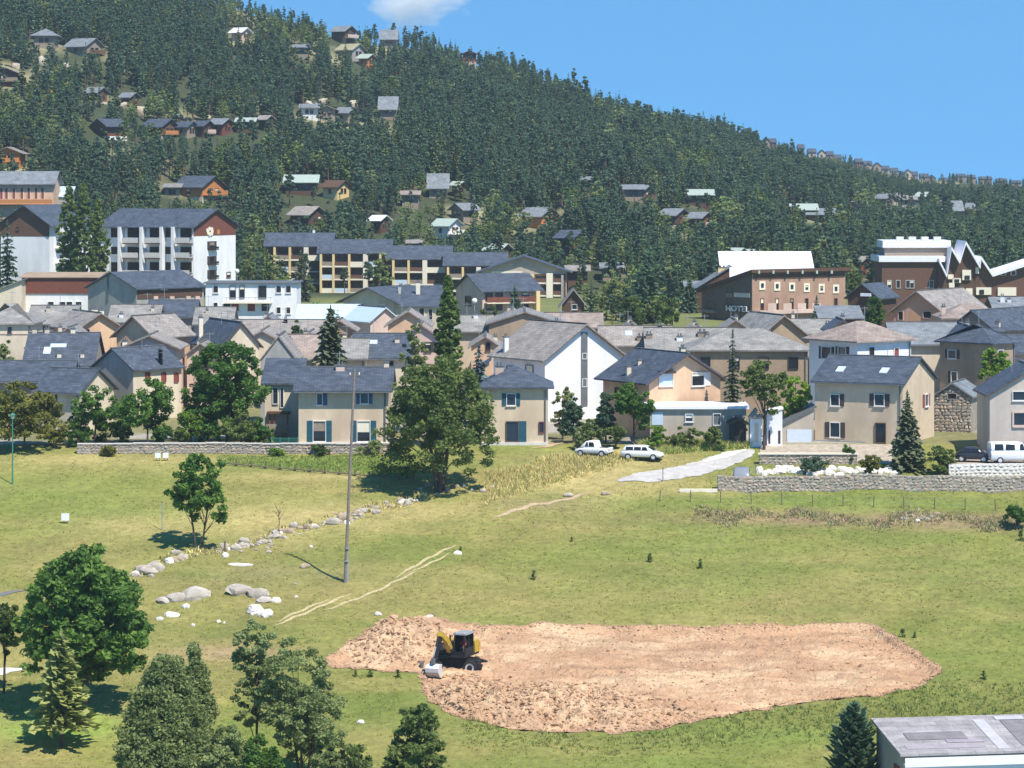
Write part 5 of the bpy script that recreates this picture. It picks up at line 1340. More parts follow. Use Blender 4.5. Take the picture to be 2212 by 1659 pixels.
# town trees
k = 0
for u, vb, vt, w_, m_, kd, d_, lb in (
    (150,600,405,54,L_POP,'b',530,'tall poplar left of the poplar trio before white block'),
    (180,602,398,52,L_POP,'b',526,'tallest poplar of the trio between the white blocks'),
    (212,604,432,46,L_POP,'b',530,'right poplar of the trio beside white apartments'),
    (16,615,478,66,L_PINE,'c',520,'dark conifer in front of the white gabled block'),
    (578,612,540,40,L_PINEL,'c',590,'conifer in front of the highest finned apartments'),
    (650,640,540,48,L_SPRUCE,'c',585,'tall dark spruce between the finned apartment blocks'),
    (535,575,505,44,L_GREY,'b',585,'pale tree right of the white apartments'),
    (1112,690,618,48,L_PINE,'c',490,'conifer in front of the pink balcony house'),
    (1330,690,585,74,L_GREY,'b',520,'pale bushy tree right of the parked cars'),
    (1395,700,560,96,L_PINE,'c',515,'large dark conifer above the parked cars'),
    (1440,700,640,60,L_POP,'b',500,'rounded tree below the large dark conifer'),
    (1362,705,640,60,L_ASH,'b',490,'bushy tree beside car park wall'),
    (1490,680,600,50,L_PINE,'c',545,'conifer left of the hotel'),
    (1886,690,640,56,L_OAK,'b',425,'round green tree left of orange gable house'),
    (1764,690,640,30,L_PINE,'c',480,'narrow conifer in front of hotel balcony'),
    (1845,620,585,40,L_POP,'b',540,'light tree right of the hotel'),
    (690,660,632,70,L_BRIGHT,'b',440,'bright green hedge on the bank behind the blue hall'),
    (1200,560,520,40,L_GREY,'b',640,'pale green tree above the finned apartments'),
    (1052,690,655,50,L_ASH,'b',440,'garden bush below the pink balcony house'),
    (640,745,690,30,L_ASH,'b',372,'small shrub in the old town'),
    (12,760,725,50,L_GREY,'b',345,'grey green bush below old cream house'),
    (2205,640,560,40,L_PINE,'c',640,'dark conifer behind the white trimmed residence')):
    if kd == 'b': tree('b', lb, u, vb, vt, w_*(1.15 if 'poplar' in lb else 1), m_, d=d_, z0f=0.06, nclump=330 if 'poplar' in lb else 90, nleaf=36, leaf=0.27, shape='column' if 'poplar' in lb else 'round')
    else: tree('c', lb, u, vb, vt, w_, m_, d=d_, z0f=0.05, whorls=24, per=10, leaf=0.55, power=0.7)

# ------------------------------------------------------------------ pine forest on the hill
r = np.random.default_rng(99)
def pine_low(seed, h, w, m, kind):
    q = np.random.default_rng(seed)
    if kind == 'c':
        me_ = crown_conifer('pine_tree', h, w, h*0.1, q, m, whorls=15, per=8, seg=2, droop=0.25, leaf=0.42, power=0.85, ragged=0.3)
    else:
        me_, cl = crown_broad('pine_tree', h, w, h*0.18, q, m, nclump=44, nleaf=22, leaf=0.27, fine=False, shape='round' if kind == 'r' else 'cone', lobes=5, gap=0.1)
    # trunk as extra faces
    bm = bmesh.new(); bm.from_mesh(me_)
    lay = bm.faces.layers.float.get('tint')
    mb = MB().tube([(0,0,-0.8),(0,0,h*0.85)], [0.16,0.05], 5, cap=False)
    vs = [bm.verts.new(v) for v in mb.v]
    for f in mb.f:
        fc_ = bm.faces.new([vs[i] for i in f]); fc_.material_index = 1
    bm.to_mesh(me_); bm.free()
    me_.materials.append(M_BARKP)
    return me_
PINES = [pine_low(i, 9.6, (3.0,3.5,3.2,3.6,2.7,3.3)[i], (L_PINE,L_PINE,L_PINE,L_PINE,L_PINEL,L_PINE)[i], 'pcppcp'[i]) for i in range(6)] + \
        [pine_low(20+i, 7.0, 4.4, (L_POP, L_GREY)[i], 'r') for i in range(2)]
sp = 2.9
gx, gy = np.meshgrid(np.arange(-330, 420, sp), np.arange(604, 1640, sp))
tx = (gx + r.uniform(-1.2, 1.2, gx.shape)).ravel(); ty = (gy + r.uniform(-1.2, 1.2, gx.shape)).ravel()
tu = UC+F*tx/ty
rdv = np.interp(tu, TU, TD)
ok = (tu > -140) & (tu < 2350) & (ty < rdv+14)
ok &= ~((tu > 1640) & (tu < 2040) & (ty > rdv-22) & (r.random(len(tx)) > 0.3))
tx, ty, tu = tx[ok], ty[ok], tu[ok]
tz = gz(tx, ty); tv = VH-F*(tz-ZC)/ty
# thin the woods: clearings seen in the photograph, natural gaps
dens = np.full(len(tx), 0.97)
dens *= 1-0.8*sstep(0.68, 0.8, fbm(tx, ty, 30, 31))
for u0, v0, su, sv, s_ in ((300,232,40,22,1),(690,232,55,14,1),(300,215,25,20,.9),(60,120,45,20,.8),(165,160,50,28,.8),(230,165,40,20,.7),(400,205,18,40,.85),(460,215,18,25,.85),(390,250,25,12,1),
        (850,200,30,20,.5),(940,190,90,13,.9),(1050,212,40,14,.9),(1430,432,40,18,1),(330,320,14,30,.8),(450,330,40,22,.5),(560,300,12,40,.6),(1960,440,40,8,.8),(1960,190,40,10,.6),
        (40,80,40,22,.5),(90,30,40,14,.4),(1490,500,60,14,.5),(1620,300,200,5,.3),(440,440,70,12,.7),(690,640,60,18,1)):
    dens *= 1-s_*np.exp(-((tu-u0)/su)**2-((tv-v0)/sv)**2)
keep = r.random(len(tx)) < dens
hs = r.uniform(0.55, 1.12, len(tx))*(0.72+0.62*fbm(tx, ty, 22, 55))*np.where(r.random(len(tx)) < 0.07, 1.22, 1.0)*np.where(ty > 1150, 0.8, 1.0)*(1-0.4*sstep(1580, 1700, tu)*sstep(1050, 1250, ty))
hs *= 1-0.35*sstep(70, 10, np.interp(tu, TU, TD)-ty)
th_ = 9.4*hs
ttop = VH-F*(tz+th_-ZC)/ty
half = 1.5*hs*F/ty
for (u0, u1, v0, v1, d_) in BLOCK:
    if d_ < 560: 
        inn = (np.abs(ty-d_-5) < 9) & (tu > u0-6) & (tu < u1+6); keep &= ~inn
        continue
    vm = v0+(v1-v0)*0.5
    cov = (ty < d_+1) & (tu+half*0.5 > u0) & (tu-half*0.5 < u1) & (ttop < vm) & (tv > v0)
    soft = r.random(len(tx)) < 0.12
    keep &= ~(cov & ~soft)
    near = (ty > d_-3) & (ty < d_+11) & (tu+half*.5 > u0) & (tu-half*.5 < u1); keep &= ~near
tx, ty, tz, tu, tv, hs = tx[keep], ty[keep], tz[keep], tu[keep], tv[keep], hs[keep]
pale = fbm(tx, ty, 40, 77)
var = np.where((pale > np.where(ty < 760, 0.5, 0.6)) & (r.random(len(tx)) < 0.42), 6+r.integers(0, 2, len(tx)), r.integers(0, 6, len(tx)))
inview = (tu > -20) & (tu < 2232) & (tv > 0) & (tv < 700)
order = np.argsort(np.where(inview, ty/hs, 1e9))
front = np.zeros(len(tx), bool); front[order[:230]] = True
rot = r.uniform(0, 6.28, len(tx)); wid = r.uniform(0.85, 1.25, len(tx))
for i in np.nonzero(front)[0]:
    o = bpy.data.objects.new('pine_tree' if var[i] < 6 else 'hill_birch', PINES[var[i]])
    COL.objects.link(o)
    o.location = (tx[i], ty[i], tz[i]); o.rotation_euler = (0, 0, rot[i]); o.scale = (hs[i]*wid[i], hs[i]*wid[i], hs[i])
    if var[i] < 6: tag(o, 'dark green pine at the foot of the wooded hillside', 'tree', 'pines at the foot of the hillside')
    else: tag(o, 'pale leafy tree among the pines at the hill foot', 'tree', 'pale trees among the hillside pines')
# smaller trees between the buildings at the foot of the hill
q = np.random.default_rng(3); placed = 0
for (u0, u1, v0, v1, n_, mixp) in ((1195,1330,600,640,26,.4),(1330,1560,596,690,46,.35),(500,560,560,606,14,.5),(1826,1905,600,640,10,.5),(1470,1520,640,690,6,.4),(580,700,628,650,8,.6),(1120,1260,545,575,12,.4),(0,60,600,630,6,.4),(1755,1840,600,612,5,.3),(1260,1490,682,708,26,.5),(480,520,560,600,8,.5)):
    for k in range(n_):
        u = q.uniform(u0, u1); v = q.uniform(v0, v1); p = hit(u, v); hsx = q.uniform(0.6, 1.15); hw_ = 1.7*hsx*F/p.y; vt = v-8.5*hsx*F/p.y
        if any(p.y < b[4]+8 and u+hw_*.6 > b[0] and u-hw_*.6 < b[1] and vt < b[2]+(b[3]-b[2])*0.42 and v > b[2] for b in BLOCK): continue
        vi = int(q.integers(0, 6)) if q.random() > mixp else 6+int(q.integers(0, 2))
        o = bpy.data.objects.new('garden_conifer' if vi < 6 else 'garden_birch', PINES[vi]); COL.objects.link(o)
        o.location = (p.x, p.y, G(p.x, p.y)); o.scale = (hsx*1.15, hsx*1.15, hsx); o.rotation_euler = (0, 0, q.uniform(0, 6))
        if vi < 6: tag(o, 'dark conifer growing between the buildings at the hill foot', 'tree', 'conifers between the buildings')
        else: tag(o, 'leafy pale green tree growing between buildings at the hill foot', 'tree', 'leafy trees between the buildings')
        placed += 1
# hedge behind the garden wall
for i, (u, vt, w_, m_, lb) in enumerate(((170,905,60,L_OAK,'dark hedge bush at the left end of garden wall'),(262,908,60,L_ASH,'olive hedge bush between the two garden trees'),(352,915,50,L_OAK,'dark hedge bush right of the clear trunked tree'),(392,918,40,L_GREY,'pale hedge bush beside small light green tree'),(452,905,70,L_OAK,'dark hedge bush under the big round tree'),(560,900,70,L_OAK,'dark hedge bush right of the big round tree'),(110,915,70,L_GOLD,'golden hedge bush under the golden olive tree'))):
    tree('b', lb, u, 950, vt, w_, m_, d=299.6, z0f=0.02, nclump=46, nleaf=40, leaf=0.17, cat='shrub', name='hedge_bush')
# the rest of the wood as one mass
def forest(name, sel, me_src, label):
    n = int(sel.sum())
    pm = bpy.data.meshes.new(name); pm.vertices.add(n)
    pm.vertices.foreach_set('co', np.stack([tx[sel], ty[sel], tz[sel]], 1).astype(np.float32).ravel())
    for an, dat in (('rot', rot[sel]), ('hs', hs[sel]), ('wd', wid[sel])):
        a = pm.attributes.new(an, 'FLOAT', 'POINT'); a.data.foreach_set('value', dat.astype(np.float32))
    return pm
src = bpy.data.collections.new('forest_sources')
srcobs = []
for i, pm_ in enumerate(PINES):
    o = bpy.data.objects.new('pine_source', pm_); src.objects.link(o); srcobs.append(o)
rest = ~front
pm = forest('forest', rest, None, '')
a = pm.attributes.new('vi', 'INT', 'POINT'); a.data.foreach_set('value', var[rest].astype(np.int32))
fo = ob('forest', pm)
stuff(fo); fo['label'] = 'dense pine forest covering the mountainside'
ng = bpy.data.node_groups.new('forest_nodes', 'GeometryNodeTree')
ng.interface.new_socket('Geometry', in_out='INPUT', socket_type='NodeSocketGeometry'); ng.interface.new_socket('Geometry', in_out='OUTPUT', socket_type='NodeSocketGeometry')
N = ng.nodes; Lk = ng.links
gi = N.new('NodeGroupInput'); go = N.new('NodeGroupOutput')
ci = N.new('GeometryNodeCollectionInfo'); ci.inputs[0].default_value = src; ci.inputs['Separate Children'].default_value = True
iop = N.new('GeometryNodeInstanceOnPoints'); iop.inputs['Pick Instance'].default_value = True
def attr(nm, t='FLOAT'):
    a = N.new('GeometryNodeInputNamedAttribute'); a.data_type = t; a.inputs['Name'].default_value = nm; return a.outputs['Attribute']
cx = N.new('ShaderNodeCombineXYZ'); Lk.new(attr('rot'), cx.inputs[2])
mu = N.new('ShaderNodeMath'); mu.operation = 'MULTIPLY'; hsat = attr('hs'); Lk.new(hsat, mu.inputs[0]); Lk.new(attr('wd'), mu.inputs[1])
cs_ = N.new('ShaderNodeCombineXYZ'); Lk.new(mu.outputs[0], cs_.inputs[0]); Lk.new(mu.outputs[0], cs_.inputs[1]); Lk.new(hsat, cs_.inputs[2])
Lk.new(gi.outputs[0], iop.inputs['Points']); Lk.new(ci.outputs[0], iop.inputs['Instance']); Lk.new(attr('vi', 'INT'), iop.inputs['Instance Index'])
Lk.new(cx.outputs[0], iop.inputs['Rotation']); Lk.new(cs_.outputs[0], iop.inputs['Scale']); Lk.new(iop.outputs[0], go.inputs[0])
md = fo.modifiers.new('forest', 'NODES'); md.node_group = ng
print('forest trees', len(tx))

# ------------------------------------------------------------------ dug plot
r = np.random.default_rng(5)
px = np.array([p[0] for p in SOILP]); py = np.array([p[1] for p in SOILP])
g = 0.16
sx, sy = np.meshgrid(np.arange(px.min()-1.3, px.max()+1.3, g), np.arange(py.min()-1.3, py.max()+1.3, g))
sx = sx + r.uniform(-0.04, 0.04, sx.shape); sy = sy + r.uniform(-0.04, 0.04, sx.shape)
sdr = poly_sd(sx, sy, SOILP); sd = sdr + 1.1*fbm(sx, sy, 1.2, 41)-0.12
su = UC+F*sx/sy; sv = VH-F*(gz(sx, sy, True)-ZC)/sy
def gs(u0, v0, a, b): return np.exp(-((su-u0)/a)**2-((sv-v0)/b)**2)
rough = 0.11 + 0.10*fbm(sx, sy, 6, 44) + 0.85*gs(1180,1530,230,50) + 0.6*gs(1000,1500,90,45) + 0.75*gs(850,1385,110,40) + 0.25*gs(1400,1550,120,30)
rough = np.clip(rough, 0, 1)
n_ = fbm(sx, sy, 1.5, 51); n2_ = fbm(sx, sy, 0.55, 61); rg = np.abs(vnoise(sx, sy, 0.9, 71)-0.5)*2
hgt = rough*(1.15*(n_-0.45) + 0.6*(n2_-0.5) - 0.5*(1-rg)**6) + 0.03*(n2_-0.5) + 1.25*gs(870,1378,90,28) + 0.65*gs(1110,1535,220,38) + 0.35*gs(940,1345,40,12) + 0.25*gs(985,1500,60,30)
hgt += 0.30*(fbm(sx, sy, 3.2, 81)-0.5) + 0.10*(fbm(sx, sy, 0.8, 85)-0.5) + 0.05*np.sin(sy*5.2+2.0*fbm(sx, sy, 9, 83)*6)*sstep(1250, 1400, su)*(1-rough)
trk = (np.exp(-((sy-243.0-0.02*sx+0.8*np.sin(sx*0.12))/0.28)**2)+np.exp(-((sy-241.0-0.02*sx+0.8*np.sin(sx*0.12))/0.28)**2)+np.exp(-((sy-236.2+0.05*sx+0.6*np.sin(sx*0.2+1))/0.25)**2)+np.exp(-((sy-234.3+0.05*sx+0.6*np.sin(sx*0.2+1))/0.25)**2))*sstep(1080,1200,su)
hgt -= 0.07*trk
inn = sstep(0.0, 0.55, sdr)
szz = gz(sx, sy, True) + 0.03 - 0.5*inn*(1-np.clip(rough*1.2, 0, 1)) + hgt*inn
nrr, ncc = sx.shape
ids = np.arange(nrr*ncc).reshape(nrr, ncc)
cellok = (sd[:-1,:-1] > 0) & (sd[1:,:-1] > 0) & (sd[:-1,1:] > 0) & (sd[1:,1:] > 0)
q = np.stack([ids[:-1,:-1][cellok], ids[:-1,1:][cellok], ids[1:,1:][cellok], ids[1:,:-1][cellok]], 1)
used = np.unique(q); remap = -np.ones(nrr*ncc, int); remap[used] = np.arange(len(used))
V = np.stack([sx.ravel(), sy.ravel(), szz.ravel()], 1)[used]; q = remap[q]
base = np.array([0.48, 0.300, 0.180]); pal = np.array([0.58, 0.410, 0.255]); brn = np.array([0.38, 0.225, 0.14]); drk = np.array([0.24, 0.145, 0.095])
m1 = sstep(0.4, 0.65, fbm(sx, sy*2.2, 5, 91))[..., None]; m2 = sstep(0.5, 0.7, fbm(sx, sy, 2.2, 95))[..., None]
cc = base*(1-m1)+pal*m1; cc = cc*(1-0.45*m2)+brn*0.45*m2
cc = cc*(1-0.22*np.clip(trk,0,1)[...,None])
damp = np.clip(0.9*gs(1370,1395,150,16)+0.7*gs(1840,1455,140,14)+0.6*gs(1500,1415,120,12)+0.5*gs(1700,1390,70,10), 0, 1)*sstep(0.35, 0.65, fbm(sx, sy*1.5, 1.6, 47)); cc = cc*(1-0.75*damp[...,None])+brn*0.9*0.75*damp[...,None]
spk = sstep(0.6, 0.75, fbm(sx, sy*1.4, 0.7, 48))[...,None]*0.5; cc = cc*(1-spk)+brn*spk
edge = sstep(0.5, 0.05, sd)[..., None]; cc = cc*(1-0.6*edge)+drk*0.6*edge
cl_ = (sstep(0.62, 0.8, fbm(sx, sy, 0.9, 99))*0.5*rough)[..., None]; cc = cc*(1-cl_)+drk*cl_
c4 = np.ones((len(used), 4), np.float32); c4[:, :3] = cc.reshape(-1, 3)[used]
me = bpy.data.meshes.new('dug_soil'); me.from_pydata(V.tolist(), [], q.tolist())
a = me.attributes.new('col', 'FLOAT_COLOR', 'POINT'); a.data.foreach_set('color', c4.ravel())
me.materials.append(vcolmat('dug_earth', 'col', nscale=3, bump=0.8, bscale=5, var=0.2))
structure(ob('soil', me))
def soil_z(x, y):
    i = int(np.clip(round((y-(py.min()-0.3))/g), 0, nrr-1)); j = int(np.clip(round((x-(px.min()-0.3))/g), 0, ncc-1))
    return float(szz[i, j])

# rocks: convex hulls of random points, shared
def rock_mesh(name, seed, m, n=14, sq=0.5, sub=False):
    q = np.random.default_rng(seed)
    p = rand_dirs(n, q)
    p = np.sign(p)*np.abs(p)**sq*0.55 + q.normal(0, 0.05, p.shape)
    bm = bmesh.new()
    for v in p: bm.verts.new(v)
    rr = bmesh.ops.convex_hull(bm, input=bm.verts)
    bmesh.ops.delete(bm, geom=[e for e in rr['geom_interior'] if isinstance(e, bmesh.types.BMVert)], context='VERTS')
    if sub:
        bmesh.ops.subdivide_edges(bm, edges=bm.edges, cuts=1, smooth=0.5, fractal=0.45, seed=seed)
        bmesh.ops.triangulate(bm, faces=bm.faces)
        if sub == 2: bmesh.ops.subdivide_edges(bm, edges=bm.edges, cuts=1, smooth=0.2, fractal=0.5, seed=seed+1)
    mx = [max(abs(v.co[k]) for v in bm.verts) for k in range(3)]
    for v in bm.verts: v.co = Vector((v.co[0]/mx[0]*0.5, v.co[1]/mx[1]*0.5, v.co[2]/mx[2]*0.5))
    bm.normal_update()
    me_ = bpy.data.meshes.new(name); bm.to_mesh(me_); bm.free(); me_.materials.append(m)
    return me_
WST = [rock_mesh('stone', 100+i, (M_STONE, M_STONE, M_STONE2, M_STONE3)[i % 4], 16, 0.35) for i in range(12)]
M_BOULDT = mat('tan_boulder', (0.44, 0.35, 0.26), bump=0.9, var=0.3, scale=1.6, bscale=3.5, stain=(0.25, 0.2, 0.13))
BLD = [rock_mesh('boulder', 200+i, (M_BOULD, M_BOULD, M_BOULD, M_BOULDT, M_BOULDT, M_BOULDW)[i % 6], 16, 0.6, True) for i in range(9)]
BLW = [rock_mesh('boulder', 300+i, M_BOULDW, 16, 0.6, True) for i in range(5)]
HLR = [rock_mesh('hill_rock', 500+i, mat('pale_hill_rock',(0.52,0.45,0.36),bump=1.0,var=0.4,scale=0.5,bscale=1.5,stain=(0.3,0.25,0.17)), 18, 0.6, True) for i in range(5)]
CLD = [rock_mesh('clod', 400+i, None, 10, 0.7) for i in range(6)]

# loose clods on the heaps: too many and small to tell apart
cv, cf, ct = [], [], []
cand = np.argwhere((rough > 0.35) & (sd > 0.3)); cand2 = np.argwhere(sd > 0.05); edg = np.argwhere((sd > 0.02) & (sd < 0.7))
for k in range(6600):
    i, j = (cand if k < 3600 else cand2 if k < 5400 else edg)[r.integers(len(cand if k < 3600 else cand2 if k < 5400 else edg))]
    if k < 3600 and r.random() > rough[i, j]: continue
    s_ = r.uniform(0.08, 0.30)*(1.0 if k < 3600 else 0.6)*(1.7 if r.random() < 0.08 else 1); me_ = CLD[k % 6]; an = r.random()*6.28; ca, sa = math.cos(an), math.sin(an)
    n0 = len(cv)
    for v in me_.vertices:
        x, y, z = v.co; cv.append((sx[i,j]+(x*ca-y*sa)*s_*1.3, sy[i,j]+(x*sa+y*ca)*s_, szz[i,j]+z*s_*0.9+s_*0.2))
    for p in me_.polygons: cf.append(tuple(n0+t for t in p.vertices))
cm_ = mat('earth_clod', (0.45, 0.29, 0.18), var=0.35, scale=1.2, bump=0.5)
o = stuff(ob('clod', mesh('clod', cv, cf, cm_))); o['label'] = 'loose clods of earth on the dug heaps'

# ------------------------------------------------------------------ rubble walls
def stone_wall(name, label, pts, height, thick, sw, sh, cap=None, seed=0, maxp=290, core=M_MORTAR, dsel=None):
    """pts: ground points (Vector) of the visible face, left to right"""
    q = np.random.default_rng(seed)
    p0 = pts[0]
    root = empty(name, label, 'wall', (p0.x, p0.y, p0.z))
    L = [0]
    for a, b in zip(pts, pts[1:]): L.append(L[-1]+(b-a).xy.length)
    def at(s_):
        for k in range(len(pts)-1):
            if s_ <= L[k+1] or k == len(pts)-2:
                t = (s_-L[k])/(L[k+1]-L[k]); return pts[k].lerp(pts[k+1], t), (pts[k+1]-pts[k]).xy.normalized()
    mb = MB(); n = max(2, int(L[-1]/2))
    for i in range(n+1):
        p, t = at(L[-1]*i/n); nn = Vector((-t.y, t.x)); g0 = p.z-0.6-p0.z
        for w_ in (0.04, thick):
            for zz in (g0, p.z-p0.z+height):
                c = p.xy-p0.xy+nn*w_; mb.v.append((c.x, c.y, zz))
        if i:
            k = 4*i
            mb.f += [(k-4, k, k+1, k-3), (k-3, k+1, k+3, k-1), (k-2, k-1, k+3, k+2)]
    mb.f += [(0,1,3,2), (4*n, 4*n+2, 4*n+3, 4*n+1)]
    mb.build('core', core, root)
    lay = []
    z = 0.0
    while z < height-0.05:
        h_ = min(sh*q.uniform(0.8, 1.25), height-z+0.05); s_ = q.uniform(-sw, 0)
        while s_ < L[-1]:
            w_ = sw*q.uniform(0.65, 1.45)
            if s_+w_ > 0.05: lay.append((max(0, s_), min(L[-1], s_+w_), z, z+h_*q.uniform(0.9, 1.06)))
            s_ += w_
        z += h_
    lay.sort(key=lambda e: -(e[1]-e[0])*(e[3]-e[2]))
    rest_v, rest_f = [], []
    for k, (a, b, z0, z1) in enumerate(lay):
        p, t = at((a+b)/2); me_ = WST[int(q.integers(12))]
        sc = ((b-a)*0.97, 0.34, (z1-z0)*0.97); ang = math.atan2(t.y, t.x); nn = Vector((-t.y, t.x))
        c = Vector((p.x-p0.x, p.y-p0.y, p.z-p0.z+(z0+z1)/2)) + Vector((nn.x, nn.y, 0))*(0.13+q.uniform(-0.03, 0.03))
        if k < maxp:
            o = bpy.data.objects.new('stone', me_); COL.objects.link(o); o.parent = root
            o.location = c; o.rotation_euler = (0, q.normal(0, 0.04), ang); o.scale = sc
        else:
            n0 = len(rest_v)
            ca, sa = math.cos(ang), math.sin(ang)
            for v in me_.vertices:
                x, y, zz = v.co[0]*sc[0], v.co[1]*sc[1], v.co[2]*sc[2]
                rest_v.append((c.x+x*ca-y*sa, c.y+x*sa+y*ca, c.z+zz))
            for pl in me_.polygons: rest_f.append(tuple(n0+i for i in pl.vertices))
    if rest_v: stuff(ob('small_stone', mesh('small_stone', rest_v, rest_f, M_STONE), root))
    return root
pw = []
for u in range(1550, 2330, 60):
    x = (u-UC)/F*283.6; pw.append(Vector((x, 283.6, G(x, 283.6))))
stone_wall('stone_wall', 'long rubble stone wall with pinkish tones below the cream gable house', pw, 1.42, 0.5, 0.46, 0.30, seed=1)
pw = []
for u in range(166, 862, 40):
    d_ = 296.6; x = (u-UC)/F*d_; pw.append(Vector((x, d_, G(x, d_))))
rt = stone_wall('stone_wall', 'long grey garden wall behind the meadow left of the great tree', pw, 0.95, 0.4, 0.44, 0.27, seed=2)
mbv = MB()
for i, p in enumerate(pw[:-1]):
    b = pw[i+1]; MB().box(p.x-pw[0].x+0.02, -0.05, p.z-pw[0].z+0.97, b.x-pw[0].x-0.02, 0.5, p.z-pw[0].z+1.06).build('coping', M_CONC, rt)
pw = [P(u, 990, 292.5) for u in (1640,1700,1760,1852)]
pw = [Vector((p.x, p.y, G(p.x, p.y))) for p in pw]
rt = stone_wall('stone_wall', 'low pinkish terrace wall with pale coping in front of cream gable house', pw, 1.05, 0.4, 0.42, 0.26, seed=3)
MB().box(-0.1, -0.08, 1.0, pw[-1].x-pw[0].x+0.1, 0.45, 1.14).build('coping', M_CREAMF, rt)
pw = [Vector(((u-UC)/F*287, 287, G((u-UC)/F*287, 287))) for u in (2050, 2120, 2190, 2260)]
stone_wall('stone_wall', 'short wall of pale white stones below the parked van', pw, PARK_Z-pw[0].z-0.02, 0.4, 0.5, 0.3, seed=4, core=M_BOULDW)
# re-stone the pale wall with white blocks
for c in bpy.data.objects:
    if c.parent and c.parent.get('label', '').startswith('short wall of pale') and c.name.startswith('stone'):
        c.data = BLW[sum(map(ord, c.name)) % 5]
# stones of the barn gable
q = np.random.default_rng(8)
hb = BARN; z = 0.6
k = 0
while z < hb.H+hb.rise-0.2:
    hh = q.uniform(0.26, 0.4); x0 = 0.0; x1 = hb.W
    if z > hb.H: f_ = (z+hh-hb.H)/hb.rise; x0, x1 = hb.W/2*f_, hb.W*(1-f_/2)
    s_ = x0
    while s_ < x1-0.12:
        w_ = min(q.uniform(0.3, 0.65), x1-s_)
        o = bpy.data.objects.new('stone', WST[int(q.integers(12))]); COL.objects.link(o); o.parent = hb.root
        cx_, cz_ = s_+w_/2, z+hh/2
        wu = hb.on('F',2048,862); wv = hb.on('F',2066,850)
        s_ += w_
        if wu[0]-0.15 < cx_ < wv[0]+0.15 and wu[1]-0.2 < cz_ < wv[1]+0.2:
            bpy.data.objects.remove(o); continue
        o.location = (cx_, -0.02+q.uniform(-0.02, 0.02), cz_); o.scale = (w_*0.97, 0.2, hh*0.97)
    z += hh

# ------------------------------------------------------------------ boulders
q = np.random.default_rng(12)
BIG = False
BGR = [rock_mesh('boulder', 600+i, M_BOULD, 20, 0.6, 2) for i in range(4)]; BGW = [rock_mesh('boulder', 620+i, M_BOULDW, 20, 0.6, 2) for i in range(4)]
def boulder(u, v, wpx, hpx, label, group=None, white=False, k=0, dep=None, name='boulder'):
    p = hit(u, v); s = p.y/F
    me_ = (BLW if white else BLD)[k % (5 if white else 9)] if not BIG else (BGW if white else BGR)[k % 4]
    o = bpy.data.objects.new(name, me_); COL.objects.link(o)
    w_, h_ = wpx*s, hpx*s
    o.location = (p.x, p.y, G(p.x, p.y)+h_*0.04); o.scale = (w_, dep or w_*q.uniform(0.6, 0.95), h_*1.15); o.rotation_euler = (q.normal(0, .12), q.normal(0, .12), q.normal(0, 0.35))
    return tag(o, label, 'rock', group)
line = [(282,1250),(330,1228),(375,1208),(430,1196),(500,1190),(560,1172),(610,1152),(680,1138),(740,1122),(800,1098),(850,1090),(900,1080)]
LX = np.array([a for a, b in line]); LY = np.array([b for a, b in line])
for k in range(120):
    u = float(np.clip(q.choice([300,330,372,395,470,520,545,572,612,650,700,742,760,800,838,880])+q.normal(0, 13), 282, 905)); v = float(np.interp(u, LX, LY))+q.normal(0, 5.5)
    f_ = (1.4 if u < 420 else 1.0)*(0.55+1.0*q.random()**2)*1.15
    boulder(u, v, q.uniform(8, 21)*f_, q.uniform(6, 13)*f_, 'field boulder in the tumbled row crossing the meadow', 'tumbled row of field boulders', False, k)
for k in range(26):
    u = float(q.uniform(505, 590)); boulder(u, 1186-(u-505)*0.12+q.normal(0, 6), q.uniform(6, 14), q.uniform(5, 9), 'small pinkish rubble stone piled against the boulder row', 'rubble pile beside the boulder row', False, k)
BIG = True
boulder(418,1290,74,44,'large grey rock outcrop left of the pale twin rocks',k=0); boulder(380,1296,50,26,'rough grey rock leaning on the large outcrop',k=1); boulder(350,1300,34,20,'low mossy rock at the left foot of outcrop',k=3)
boulder(372,1330,40,14,'flat white rock below the grey outcrop',white=True,k=1); boulder(345,1338,18,10,'small white rock left of the flat white rock',white=True,k=2); boulder(400,1312,22,14,'small pale rock between outcrop and flat white rock',white=True,k=0)
boulder(514,1278,68,28,'long pale rock, upper of the twin rocks',k=2); boulder(556,1288,54,30,'rounded pale rock joined to the long pale rock',k=5)
boulder(552,1324,44,30,'white rock heaped below the twin rocks',white=True,k=3); boulder(572,1330,38,20,'white slab rock at the right of white heap',white=True,k=4); boulder(596,1300,24,18,'small white rock right of the twin rocks',white=True,k=1)
boulder(570,1300,40,20,'grey rock between twin rocks and white heap',k=7)
BIG = False
boulder(520,1222,70,10,'long pale fallen slab near the boulder row',white=True,k=2,dep=0.5,name='rock_slab')
boulder(472,1344,12,10,'first of two little white stones beside the willow',white=True,k=0); boulder(484,1347,10,9,'second of two little white stones beside willow',white=True,k=1); boulder(417,1352,12,9,'single white stone right of the huge dark tree',white=True,k=2)
boulder(818,1328,18,11,'white rock in the grass left of the earth heap',white=True,k=3); boulder(990,1197,22,12,'white stone at the top end of wheel ruts',white=True,k=4)
boulder(928,1334,20,8,'pale slab on top of the earth heap',white=True,k=2); boulder(660,1225,26,14,'grey rock left of the utility pole shadow',k=4)
boulder(640,1290,9,7,'small white stone left of the utility pole foot',white=True,k=1); boulder(672,1182,11,8,'small pale stone between boulder row and pole',white=True,k=3); boulder(638,1262,9,6,'little flat stone below the grey rock',k=6); boulder(770,1120,9,6,'little pale stone right of the utility pole',k=6)
boulder(780,1560,26,8,'flat pale stone in the grass above the scrub',white=True,k=1)
